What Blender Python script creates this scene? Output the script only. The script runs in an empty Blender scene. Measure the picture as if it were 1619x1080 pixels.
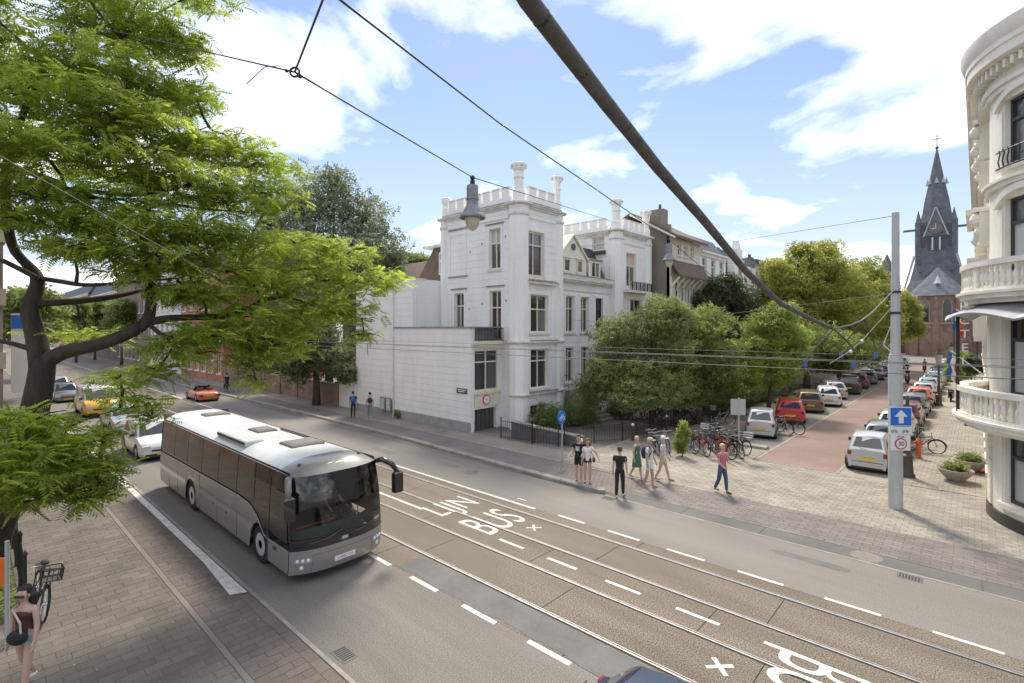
import bpy, math, random
import numpy as np
from math import sin, cos, pi, radians
random.seed(7); rng = np.random.default_rng(7)
scene = bpy.context.scene
COL = scene.collection

# ---------------------------------------------------------------- camera
H = 6.0; F = 802.0; CX = 809.5; CY = 520.0
TH = math.atan2(735.5, 802.0); SN, CS = sin(TH), cos(TH)
cam_d = bpy.data.cameras.new('camera'); cam = bpy.data.objects.new('camera', cam_d); COL.objects.link(cam)
cam.location = (0, 0, H); cam.rotation_euler = (radians(90), 0, TH)
cam_d.sensor_width = 36; cam_d.lens = 36 * F / 1619; cam_d.shift_y = -20 / 1619
cam_d.clip_start = 0.05; cam_d.clip_end = 5000
scene.camera = cam

# ---------------------------------------------------------------- sky, sun, exposure
SUN_DIR = (-0.66, 0.75); SUN_EL = radians(52)
world = bpy.data.worlds.new('World'); scene.world = world; world.use_nodes = True
wn = world.node_tree.nodes; wl = world.node_tree.links; wn.clear()
def wnode(t, **k):
    n = wn.new(t)
    for a, b in k.items(): setattr(n, a, b)
    return n
sky = wnode('ShaderNodeTexSky', sky_type='NISHITA', sun_disc=False)
sky.sun_elevation = SUN_EL; sky.sun_rotation = math.atan2(SUN_DIR[0], SUN_DIR[1])
sky.air_density = 1.0; sky.dust_density = 0.25; sky.ozone_density = 1.3
tint = wnode('ShaderNodeMix', data_type='RGBA', blend_type='MULTIPLY'); tint.inputs[0].default_value = 1; wl.new(sky.outputs[0], tint.inputs[6]); tint.inputs[7].default_value = (0.345, 0.355, 0.38, 1)
tc = wnode('ShaderNodeTexCoord'); sep = wnode('ShaderNodeSeparateXYZ'); wl.new(tc.outputs['Generated'], sep.inputs[0])
def wmath(op, a, b=None, clamp=False):
    n = wnode('ShaderNodeMath', operation=op); n.use_clamp = clamp
    for i, x in enumerate((a, b)):
        if x is None: continue
        if isinstance(x, (int, float)): n.inputs[i].default_value = x
        else: wl.new(x, n.inputs[i])
    return n.outputs[0]
den = wmath('ADD', wmath('MAXIMUM', sep.outputs[2], 0.0), 0.16)
cmb = wnode('ShaderNodeCombineXYZ')
wl.new(wmath('DIVIDE', sep.outputs[0], den), cmb.inputs[0]); wl.new(wmath('DIVIDE', sep.outputs[1], den), cmb.inputs[1])
mp = wnode('ShaderNodeMapping'); mp.inputs['Location'].default_value = (0.934, 17.49, 3.614); mp.inputs['Scale'].default_value = (1.0, 1.0, 1.0)
wl.new(cmb.outputs[0], mp.inputs[0])
n1 = wnode('ShaderNodeTexNoise'); n1.inputs['Scale'].default_value = 1.5; n1.inputs['Detail'].default_value = 9; n1.inputs['Roughness'].default_value = 0.56; n1.inputs['Distortion'].default_value = 0.25
wl.new(mp.outputs[0], n1.inputs['Vector'])
n2 = wnode('ShaderNodeTexNoise'); n2.inputs['Scale'].default_value = 0.55; n2.inputs['Detail'].default_value = 2
wl.new(mp.outputs[0], n2.inputs['Vector'])
dens = wmath('ADD', wmath('MULTIPLY', n1.outputs[0], 0.7), wmath('MULTIPLY', n2.outputs[0], 0.5))
cr = wnode('ShaderNodeValToRGB'); cr.color_ramp.elements[0].position = 0.585; cr.color_ramp.elements[1].position = 0.80
cr.color_ramp.elements[0].color = (0, 0, 0, 1); cr.color_ramp.elements[1].color = (1, 1, 1, 1)
wl.new(dens, cr.inputs[0])
# summer haze: paler towards the horizon all round
hz = wmath('POWER', wmath('SUBTRACT', 1.0, wmath('MAXIMUM', sep.outputs[2], 0.0), True), 3.2)
mixh = wnode('ShaderNodeMix', data_type='RGBA'); wl.new(wmath('MULTIPLY', hz, 0.92), mixh.inputs[0]); wl.new(tint.outputs[2], mixh.inputs[6]); mixh.inputs[7].default_value = (1.9, 1.98, 2.12, 1)
mixc = wnode('ShaderNodeMix', data_type='RGBA'); wl.new(wmath('MULTIPLY', cr.outputs[0], 0.7), mixc.inputs[0]); wl.new(mixh.outputs[2], mixc.inputs[6]); mixc.inputs[7].default_value = (8.4, 8.1, 7.7, 1)
bg = wnode('ShaderNodeBackground'); bg.inputs[1].default_value = 0.15; wl.new(mixc.outputs[2], bg.inputs[0])
wo = wnode('ShaderNodeOutputWorld'); wl.new(bg.outputs[0], wo.inputs[0])
sun_d = bpy.data.lights.new('sun', 'SUN'); sun_d.energy = 1.5; sun_d.angle = radians(11.0); sun_d.color = (1.0, 0.90, 0.74)
sun = bpy.data.objects.new('sun', sun_d); COL.objects.link(sun)
_l = math.hypot(*SUN_DIR)
sun.rotation_euler = (pi / 2 - SUN_EL, 0, math.atan2(SUN_DIR[0] / _l, -SUN_DIR[1] / _l))
sun.location = (-30, 30, 60)
vs = scene.view_settings; vs.view_transform = 'Standard'; vs.look = 'None'; vs.gamma = 1; vs.exposure = 1.56; vs.use_curve_mapping = False

# ---------------------------------------------------------------- pixel helpers (photo pixel -> real place in the street)
def ray(u, v):
    a = (u - CX) / F; b = (CY - v) / F
    return (-SN + CS * a, CS + SN * a, b)
def at_t(u, v, t):
    r = ray(u, v); return (r[0] * t, r[1] * t, H + r[2] * t)

# ---------------------------------------------------------------- materials
MATS = {}
def mat(name, col, rough=0.6, var=0.0, scale=4.0, col2=None, metal=0.0, bump=0.0, bscale=40.0, spec=0.5, detail=4.0, stretch=None, rnd=0.0, coat=0.0, speck=0.0, sscale=60.0, transl=0.0, world_co=False):
    if name in MATS: return MATS[name]
    m = bpy.data.materials.new(name); m.use_nodes = True; MATS[name] = m
    nt = m.node_tree; nd = nt.nodes; lk = nt.links; b = nd['Principled BSDF']
    b.inputs['Roughness'].default_value = rough; b.inputs['Metallic'].default_value = metal
    b.inputs['Specular IOR Level'].default_value = spec; b.inputs['Coat Weight'].default_value = coat
    c = (*col, 1)
    b.inputs['Base Color'].default_value = c
    src = None
    if var or col2 or bump or speck:
        if world_co:
            g = nd.new('ShaderNodeNewGeometry'); vec = g.outputs['Position']
        else:
            t = nd.new('ShaderNodeTexCoord'); vec = t.outputs['Object']
        if stretch:
            mpn = nd.new('ShaderNodeMapping'); mpn.inputs['Scale'].default_value = stretch; lk.new(vec, mpn.inputs[0]); vecs = mpn.outputs[0]
        else: vecs = vec
    if var or col2:
        n = nd.new('ShaderNodeTexNoise'); n.inputs['Scale'].default_value = scale; n.inputs['Detail'].default_value = detail; n.inputs['Roughness'].default_value = 0.62
        lk.new(vecs, n.inputs['Vector'])
        r = nd.new('ShaderNodeMapRange'); r.inputs[1].default_value = 0.33; r.inputs[2].default_value = 0.67; lk.new(n.outputs[0], r.inputs[0])
        mx = nd.new('ShaderNodeMix'); mx.data_type = 'RGBA'; lk.new(r.outputs[0], mx.inputs[0])
        d2 = (*col2, 1) if col2 else (*[min(1, x * (1 + var)) for x in col], 1)
        d1 = c if col2 else (*[x * (1 - var) for x in col], 1)
        mx.inputs[6].default_value = d1; mx.inputs[7].default_value = d2
        src = mx.outputs[2]
    if speck:
        n = nd.new('ShaderNodeTexNoise'); n.inputs['Scale'].default_value = sscale; n.inputs['Detail'].default_value = 2; n.inputs['Roughness'].default_value = 0.8
        lk.new(vec, n.inputs['Vector'])
        r = nd.new('ShaderNodeMapRange'); r.inputs[1].default_value = 0.3; r.inputs[2].default_value = 0.7; r.inputs[3].default_value = 1 - speck; r.inputs[4].default_value = 1 + speck
        lk.new(n.outputs[0], r.inputs[0])
        mm = nd.new('ShaderNodeMix'); mm.data_type = 'RGBA'; mm.blend_type = 'MULTIPLY'; mm.inputs[0].default_value = 1
        if src is None: mm.inputs[6].default_value = c
        else: lk.new(src, mm.inputs[6])
        lk.new(r.outputs[0], mm.inputs[7]); src = mm.outputs[2]
    if rnd:
        oi = nd.new('ShaderNodeObjectInfo'); g2 = nd.new('ShaderNodeNewGeometry')
        ad = nd.new('ShaderNodeMath'); ad.operation = 'ADD'; lk.new(oi.outputs['Random'], ad.inputs[0]); lk.new(g2.outputs['Random Per Island'], ad.inputs[1])
        fr = nd.new('ShaderNodeMath'); fr.operation = 'FRACT'; lk.new(ad.outputs[0], fr.inputs[0])
        r = nd.new('ShaderNodeMapRange'); r.inputs[3].default_value = 1 - rnd; r.inputs[4].default_value = 1 + rnd; lk.new(fr.outputs[0], r.inputs[0])
        mm = nd.new('ShaderNodeMix'); mm.data_type = 'RGBA'; mm.blend_type = 'MULTIPLY'; mm.inputs[0].default_value = 1
        if src is None: mm.inputs[6].default_value = c
        else: lk.new(src, mm.inputs[6])
        lk.new(r.outputs[0], mm.inputs[7]); src = mm.outputs[2]
    if src is not None: lk.new(src, b.inputs['Base Color'])
    if bump:
        n = nd.new('ShaderNodeTexNoise'); n.inputs['Scale'].default_value = bscale; n.inputs['Detail'].default_value = 3; lk.new(vec, n.inputs['Vector'])
        bp = nd.new('ShaderNodeBump'); bp.inputs['Strength'].default_value = bump; bp.inputs['Distance'].default_value = 0.02; lk.new(n.outputs[0], bp.inputs['Height']); lk.new(bp.outputs[0], b.inputs['Normal'])
    if transl:
        tr = nd.new('ShaderNodeBsdfTranslucent'); ms = nd.new('ShaderNodeMixShader'); ms.inputs[0].default_value = transl
        hs = nd.new('ShaderNodeHueSaturation'); hs.inputs['Hue'].default_value = 0.486; hs.inputs['Saturation'].default_value = 1.0; hs.inputs['Value'].default_value = 1.8
        if src is not None: lk.new(src, hs.inputs['Color'])
        else: hs.inputs['Color'].default_value = c
        lk.new(hs.outputs[0], tr.inputs[0])
        out = nd['Material Output']; lk.new(b.outputs[0], ms.inputs[1]); lk.new(tr.outputs[0], ms.inputs[2]); lk.new(ms.outputs[0], out.inputs[0])
    return m
def clear_glass(name, tint, op):
    if name in MATS: return MATS[name]
    m = bpy.data.materials.new(name); m.use_nodes = True; MATS[name] = m
    nd = m.node_tree.nodes; lk = m.node_tree.links; nd.clear()
    o = nd.new('ShaderNodeOutputMaterial'); t = nd.new('ShaderNodeBsdfTransparent'); t.inputs[0].default_value = (*tint, 1)
    g = nd.new('ShaderNodeBsdfGlossy'); g.inputs['Roughness'].default_value = 0.03
    fr = nd.new('ShaderNodeFresnel'); fr.inputs[0].default_value = 1.5
    a = nd.new('ShaderNodeMath'); a.operation = 'ADD'; a.inputs[1].default_value = op; lk.new(fr.outputs[0], a.inputs[0])
    ms = nd.new('ShaderNodeMixShader'); lk.new(a.outputs[0], ms.inputs[0]); lk.new(t.outputs[0], ms.inputs[1]); lk.new(g.outputs[0], ms.inputs[2]); lk.new(ms.outputs[0], o.inputs[0])
    return m

# ---------------------------------------------------------------- mesh helpers
class MB:
    def __init__(s): s.v = []; s.f = []
    def add(s, vs, fs):
        n = len(s.v); s.v += [tuple(p) for p in vs]; s.f += [tuple(i + n for i in q) for q in fs]; return s
    def box(s, x0, x1, y0, y1, z0, z1):
        if x0 > x1: x0, x1 = x1, x0
        if y0 > y1: y0, y1 = y1, y0
        if z0 > z1: z0, z1 = z1, z0
        return s.add([(x0, y0, z0), (x1, y0, z0), (x1, y1, z0), (x0, y1, z0), (x0, y0, z1), (x1, y0, z1), (x1, y1, z1), (x0, y1, z1)],
                     [(0, 3, 2, 1), (4, 5, 6, 7), (0, 1, 5, 4), (1, 2, 6, 5), (2, 3, 7, 6), (3, 0, 4, 7)])
    def cbox(s, x0, x1, y0, y1, z0, z1, c=0.004):      # slab with chamfered top edge, no bottom
        a = [(x0, y0, z0), (x1, y0, z0), (x1, y1, z0), (x0, y1, z0), (x0, y0, z1 - c), (x1, y0, z1 - c), (x1, y1, z1 - c), (x0, y1, z1 - c),
             (x0 + c, y0 + c, z1), (x1 - c, y0 + c, z1), (x1 - c, y1 - c, z1), (x0 + c, y1 - c, z1)]
        f = [(8, 9, 10, 11)]
        for k in range(4):
            j = (k + 1) % 4; f += [(k, j, j + 4, k + 4), (k + 4, j + 4, j + 8, k + 8)]
        return s.add(a, f)
    def pb(s, P, u0, u1, z0, z1, d0, d1):               # box on a wall plane P=('x'|'y', c, sign)
        ax, c, sg = P
        if ax == 'x': return s.box(c + sg * d0, c + sg * d1, u0, u1, z0, z1)
        return s.box(u0, u1, c + sg * d0, c + sg * d1, z0, z1)
    def prism(s, poly, ax, a, b):                       # extrude 2D polygon along axis; poly in the other two axes order
        n = len(poly)
        def P(p, t):
            return (t, p[0], p[1]) if ax == 'x' else (p[0], t, p[1]) if ax == 'y' else (p[0], p[1], t)
        vs = [P(p, a) for p in poly] + [P(p, b) for p in poly]
        fs = [tuple(range(n))[::-1], tuple(range(n, 2 * n))] + [(i, (i + 1) % n, n + (i + 1) % n, n + i) for i in range(n)]
        return s.add(vs, fs)
    def lathe(s, prof, cx=0, cy=0, cz=0, seg=12, ph=0, sx=1, sy=1, cap=True):
        vs = []; n = len(prof)
        for r, z in prof:
            for k in range(seg):
                a = ph + 2 * pi * k / seg; vs.append((cx + r * cos(a) * sx, cy + r * sin(a) * sy, cz + z))
        fs = []
        for i in range(n - 1):
            for k in range(seg):
                k2 = (k + 1) % seg; fs.append((i * seg + k, i * seg + k2, (i + 1) * seg + k2, (i + 1) * seg + k))
        if cap: fs += [tuple(range(seg))[::-1], tuple(range((n - 1) * seg, n * seg))]
        return s.add(vs, fs)
    def tube(s, pts, r, seg=6, closed=False, cap=True):
        P = [np.array(p, float) for p in pts]; n = len(P); R = r if hasattr(r, '__len__') else [r] * n
        vs = []; up = None
        for i in range(n):
            if closed: t = P[(i + 1) % n] - P[i - 1]
            else: t = P[min(i + 1, n - 1)] - P[max(i - 1, 0)]
            t = t / (np.linalg.norm(t) + 1e-9)
            if up is None:
                up = np.array([0, 0, 1.0]) if abs(t[2]) < 0.9 else np.array([1.0, 0, 0])
            a = np.cross(t, up); a /= np.linalg.norm(a) + 1e-9; b = np.cross(a, t); up = b
            for k in range(seg):
                q = 2 * pi * k / seg; vs.append(tuple(P[i] + R[i] * (cos(q) * a + sin(q) * b)))
        fs = []
        for i in range(n if closed else n - 1):
            j = (i + 1) % n
            for k in range(seg):
                k2 = (k + 1) % seg; fs.append((i * seg + k, i * seg + k2, j * seg + k2, j * seg + k))
        if cap and not closed: fs += [tuple(range(seg))[::-1], tuple(range((n - 1) * seg, n * seg))]
        return s.add(vs, fs)
    def sphere(s, c, r, seg=10, rings=6, sx=1, sy=1, sz=1):
        prof = [(max(1e-4, r * sin(pi * i / rings)), -r * sz * cos(pi * i / rings)) for i in range(rings + 1)]
        return s.lathe(prof, c[0], c[1], c[2], seg, sx=sx, sy=sy, cap=False)
    def grid(s, rows, closed=False):                    # loft of rows of points
        n = len(rows[0]); vs = [p for r in rows for p in r]; fs = []
        for i in range(len(rows) - 1):
            for k in range(n if closed else n - 1):
                k2 = (k + 1) % n; fs.append((i * n + k, i * n + k2, (i + 1) * n + k2, (i + 1) * n + k))
        return s.add(vs, fs)
    def mesh(s, name):
        me = bpy.data.meshes.new(name); me.from_pydata(s.v, [], s.f); me.update(); return me
    def build(s, name, m, parent=None, world=True, smooth=False, subsurf=0, bevel=0, auto=None):
        if world and parent is not None:
            o = absloc(parent); s.v = [(p[0] - o[0], p[1] - o[1], p[2] - o[2]) for p in s.v]
        return link(s.mesh(name), name, m, parent, smooth, subsurf, bevel, auto)
def absloc(o):
    x = y = z = 0
    while o is not None:
        x += o.location[0]; y += o.location[1]; z += o.location[2]; o = o.parent
    return (x, y, z)
def link(me, name, m, parent=None, smooth=False, subsurf=0, bevel=0, auto=None):
    o = bpy.data.objects.new(name, me); COL.objects.link(o)
    if m is not None and len(me.materials) == 0: me.materials.append(m)
    if parent is not None: o.parent = parent
    if smooth or auto is not None:
        me.shade_smooth()
    if auto is not None:
        try: me.set_sharp_from_angle(angle=radians(auto))
        except Exception: pass
    if bevel:
        b = o.modifiers.new('bevel', 'BEVEL'); b.width = bevel; b.segments = 2; b.limit_method = 'ANGLE'
    if subsurf:
        q = o.modifiers.new('sub', 'SUBSURF'); q.levels = subsurf; q.render_levels = subsurf
    return o
def tag(o, label=None, cat=None, group=None, kind=None):
    if label: o['label'] = label
    if cat: o['category'] = cat
    if group: o['group'] = group
    if kind: o['kind'] = kind
    return o
def thing(name, loc, label, cat, group=None, rz=0):
    o = bpy.data.objects.new(name, None); COL.objects.link(o); o.location = loc; o.rotation_euler = (0, 0, rz); o.empty_display_size = 0.2
    return tag(o, label, cat, group)
def struct(o): o['kind'] = 'structure'; return o
def copy_tree(o, parent=None):
    c = o.copy(); COL.objects.link(c); c.parent = parent
    for ch in list(o.children): copy_tree(ch, c)
    return c
def np_mesh(name, V, Q):
    me = bpy.data.meshes.new(name); V = np.asarray(V, np.float32); Q = np.asarray(Q, np.int32); k = Q.shape[1]
    me.vertices.add(len(V)); me.vertices.foreach_set('co', V.ravel())
    me.loops.add(Q.size); me.loops.foreach_set('vertex_index', Q.ravel())
    me.polygons.add(len(Q)); me.polygons.foreach_set('loop_start', np.arange(0, Q.size, k, dtype=np.int32)); me.polygons.foreach_set('loop_total', np.full(len(Q), k, np.int32))
    me.update(calc_edges=True); return me
def text_mesh(s, size, name, extr=0.0):
    cu = bpy.data.curves.new(name, 'FONT'); cu.body = s; cu.size = size; cu.align_x = 'CENTER'; cu.align_y = 'CENTER'; cu.extrude = extr
    o = bpy.data.objects.new(name, cu); COL.objects.link(o)
    dg = bpy.context.evaluated_depsgraph_get(); dg.update()
    me = bpy.data.meshes.new_from_object(o.evaluated_get(dg)); bpy.data.objects.remove(o); bpy.data.curves.remove(cu)
    me.name = name; return me
def text(s, size, name, m, parent, loc, R, scale=(1, 1), extr=0.0, fit=None):  # R: 3 column axes (right, up, normal) in parent space
    me = text_mesh(s, size, name, extr); V = []
    if fit:
        c = np.array([v.co[:2] for v in me.vertices]); lo, hi = c.min(0), c.max(0); scale = (fit[0] / (hi[0] - lo[0]), fit[1] / (hi[1] - lo[1])); mid = (lo + hi) / 2
        for v in me.vertices: v.co[0] -= mid[0]; v.co[1] -= mid[1]
    for v in me.vertices:
        a = (v.co[0] * scale[0], v.co[1] * scale[1], v.co[2])
        V.append([loc[i] + a[0] * R[0][i] + a[1] * R[1][i] + a[2] * R[2][i] for i in range(3)])
    me.vertices.foreach_set('co', np.array(V, np.float32).ravel()); me.materials.clear(); me.update()
    return link(me, name, m, parent)
# ================================================================ GROUND, ROADS, PAVEMENTS
A_ASPH = mat('asphalt', (0.158, 0.145, 0.131), 0.85, col2=(0.216, 0.199, 0.181), scale=0.7, detail=7, stretch=(.2, 1.3, 1), speck=0.75, sscale=48, bump=0.35, bscale=90, world_co=True)
A_ASPH2 = mat('asphalt_far_lane', (0.181, 0.166, 0.150), 0.85, col2=(0.239, 0.219, 0.200), scale=0.3, detail=6, stretch=(0.25, 1.6, 1), speck=0.5, sscale=45, bump=0.3, bscale=90, world_co=True)
A_TRACK = mat('exposed_aggregate', (0.154, 0.127, 0.099), 0.9, col2=(0.212, 0.179, 0.142), scale=0.9, detail=6, stretch=(.22, 1.5, 1), speck=1.0, sscale=36, bump=0.5, bscale=70, world_co=True)
A_PATCH = mat('bitumen_patch', (0.104, 0.102, 0.100), 0.75, col2=(0.154, 0.150, 0.146), scale=1.2, detail=6, speck=0.15, sscale=30, world_co=True)
A_DARK = mat('dark_paving_band', (0.115, 0.112, 0.108), 0.85, col2=(0.154, 0.150, 0.142), scale=0.8, detail=6, speck=0.25, sscale=40, world_co=True)
A_JOINT = mat('sand_joint', (0.123, 0.108, 0.091), 0.95, var=0.25, scale=3, world_co=True)
PV_GREY = mat('grey_paver', (0.140, 0.122, 0.104), 0.85, var=0.16, scale=1.1, speck=0.22, sscale=35, rnd=0.13, world_co=True)
PV_RED = mat('cycle_path_paver', (0.140, 0.115, 0.104), 0.85, var=0.14, scale=0.9, speck=0.2, sscale=35, rnd=0.10, world_co=True)
PV_LIGHT = mat('plaza_paver', (0.299, 0.270, 0.228), 0.85, var=0.17, scale=0.7, speck=0.22, sscale=35, rnd=0.15, world_co=True)
PV_PURP = mat('purple_paver', (0.193, 0.171, 0.158), 0.85, var=0.14, scale=0.7, speck=0.2, sscale=35, rnd=0.12, world_co=True)
PV_FAR = mat('far_path_paving', (0.193, 0.166, 0.154), 0.85, var=0.15, scale=0.6, speck=0.22, sscale=25, world_co=True)
PV_FAR2 = mat('far_pavement_paving', (0.262, 0.231, 0.200), 0.85, var=0.17, scale=0.6, speck=0.22, sscale=18, world_co=True)
RED_BRICK_RD = mat('red_brick_road', (0.241, 0.170, 0.143), 0.85, var=0.16, scale=0.45, speck=0.2, sscale=22, rnd=0.10, world_co=True)
KERB = mat('kerb_stone', (0.299, 0.274, 0.241), 0.8, var=0.2, scale=2.5, speck=0.15, rnd=0.10, world_co=True)
PAINT = mat('road_paint', (0.74, 0.73, 0.70), 0.7, col2=(0.50, 0.475, 0.435), scale=4.5, detail=8, speck=0.12, sscale=50, world_co=True)
STEEL = mat('rail_steel', (0.46, 0.44, 0.42), 0.45, metal=0.5, var=0.15, scale=5, world_co=True)
GROOVE = mat('rail_groove', (0.035, 0.03, 0.028), 0.8)
GRASS = mat('lawn_green', (0.10, 0.13, 0.045), 0.95, var=0.4, scale=2.5, detail=6, bump=0.6, bscale=40, world_co=True)
SOIL = mat('garden_soil', (0.13, 0.10, 0.075), 0.95, var=0.3, scale=2, world_co=True)
def sheet(name, m, x0, x1, y0, y1, z, parent=None):
    o = MB().add([(x0, y0, z), (x1, y0, z), (x1, y1, z), (x0, y1, z)], [(0, 1, 2, 3)]).build(name, m, parent)
    if parent is None: struct(o)
    return o
ground = sheet('ground', mat('town_ground', (0.22, 0.2, 0.18), 0.9, var=0.2, scale=0.05), -1500, 1500, -1500, 1500, -0.06)
XL = -420; XR = 70
road = sheet('road', A_ASPH, XL, XR, 4.55, 7.45, 0.0)
far_lane = sheet('road', A_ASPH2, XL, XR, 13.0, 15.72, 0.0)
track = sheet('tram_track', GROOVE, XL, XR, 7.45, 13.0, -0.012)
RY = [12.45, 11.03, 9.80, 8.39]
# concrete slabs of the track bed, joints across the track
rows = [(7.452, 8.32), (8.46, 9.73), (9.87, 10.96), (11.10, 12.38), (12.52, 12.998)]
phase = [0.4, 1.5, 0.5, 2.2, 0.9]; LEN = [6.2, 4.1, 4.4, 4.15, 8.0]
for (ya, yb), ph, L in zip(rows, phase, LEN):
    x = -30 - ph
    MB().box(XL, x - 0.01, ya, yb, -0.2, 0.0).build('slab', A_TRACK, track)
    while x < 9:
        MB().cbox(x + 0.008, x + L - 0.008, ya, yb, -0.2, 0.0, 0.006).build('slab', A_TRACK, track); x += L
    MB().box(x, XR, ya, yb, -0.2, 0.0).build('slab', A_TRACK, track)
for y in RY:
    MB().box(XL, XR, y - 0.018, y + 0.02, -0.1, 0.005).build('rail', STEEL, track)
    MB().box(XL, XR, y + 0.052, y + 0.068, -0.1, 0.004).build('guard_rail', STEEL, track)
# bitumen repair strip beside the nearest rail
xs = np.linspace(-10.8, 3, 60)
MB().grid([[(x, 7.50 + 0.03 * sin(x * 1.7) + 0.035 * sin(x * 4.3 + 1) + 0.02 * sin(x * 11), 0.004) for x in xs], [(x, 8.30, 0.004) for x in xs]]).build('repair_strip', A_PATCH, track)
for x, y, lx, ly in ((-21.5, 14.1, 1.9, .5), (-17.2, 14.6, 1.3, .4), (-3.2, 14.9, 1.7, .3)):
    n_ = 18; MB().add([(x + lx * .5 * (1 + .12 * sin(k * 2.3)) * np.sign(cos(a_)) * abs(cos(a_)) ** .35, y + ly * .5 * (1 + .15 * cos(k * 1.7)) * np.sign(sin(a_)) * abs(sin(a_)) ** .35, .0035) for k, a_ in enumerate(np.linspace(0, 2 * pi, n_, endpoint=False))], [tuple(range(n_))]).build('asphalt_patch', A_PATCH, far_lane if y > 10 else road)
for x, y, p_ in ((-9.6, 15.55, far_lane), (-1.2, 15.5, far_lane), (-26, 4.8, road), (-8.6, 4.8, road)):
    gq = MB().cbox(x - .25, x + .25, y - .16, y + .16, -.05, .006, .004).build('drain_grate', A_DARK, p_)
    for k in range(7): MB().box(x - .2 + k * .06, x - .17 + k * .06, y - .12, y + .12, .0062, .0075).build('grate_slot', GROOVE, gq)
for x, y in ((-15.6, 14.5),): MB().lathe([(0.001, .004), (.31, .004), (.33, .001)], x, y, 0.001, 22, cap=False).build('manhole_cover', A_DARK, road if y < 10 else far_lane)
# painted markings
def dash(x0, x1, y, w=0.11, par=None, z=0.005):
    MB().box(x0, x1, y - w / 2, y + w / 2, z - 0.004, z).build('road_marking', PAINT, par)
dash(XL, -10.85, 12.97, 0.12, far_lane)
for k in range(-1, 16): dash(-9.95 + k * 1.86, -8.92 + k * 1.86, 12.985 + 0.055, 0.1, far_lane) if k >= 0 else None
dash(-60, -13.6, 10.42, 0.11, track)
for k in range(0, 9): dash(-10.05 + k * 1.76, -9.13 + k * 1.76, 10.42, 0.1, track)
for k in range(-6, 9): dash(-10.1 + k * 1.87, -9.1 + k * 1.87, 7.39, 0.12, road)
for k in range(-30, -6): dash(-10.1 + k * 1.87, -9.1 + k * 1.87, 7.39, 0.12, road)
ax = lambda r, u: (r, u, (0, 0, 1))
for s_, x in (('BUS', -11.15), ('LIJN', -12.97)):
    text(s_, 1.0, 'road_lettering', PAINT, track, (x, 11.28, 0.007), ((0, 1, 0), (-1, 0, 0), (0, 0, 1)), fit=(1.66, 1.48))
for s_, x in (('BUS', -1.98), ('LIJN', -.15)):
    text(s_, 1.0, 'road_lettering', PAINT, track, (x, 9.62, 0.007), ((0, -1, 0), (1, 0, 0), (0, 0, 1)), fit=(1.66, 1.48))
def xmark(x, y, s=0.34, w=0.06, rz=0.5):
    m = MB()
    for sg in (-1, 1):
        a = rz + sg * pi / 4; dx, dy = cos(a) * s, sin(a) * s; nx, ny = -sin(a) * w, cos(a) * w; z = 0.006 + 0.001 * (sg > 0)
        m.add([(x - dx - nx, y - dy - ny, z), (x + dx - nx, y + dy - ny, z), (x + dx + nx, y + dy + ny, z), (x - dx + nx, y - dy + ny, z)], [(0, 1, 2, 3)])
    m.build('road_marking', PAINT, track)
xmark(-9.85, 11.72, 0.235, 0.036, 0.0); xmark(-3.37, 9.13, 0.25, 0.045, 0.0)
MB().box(-12.0, -11.6, 13.35, 13.42, 0.001, 0.005).build('road_marking', PAINT, far_lane)
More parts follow.
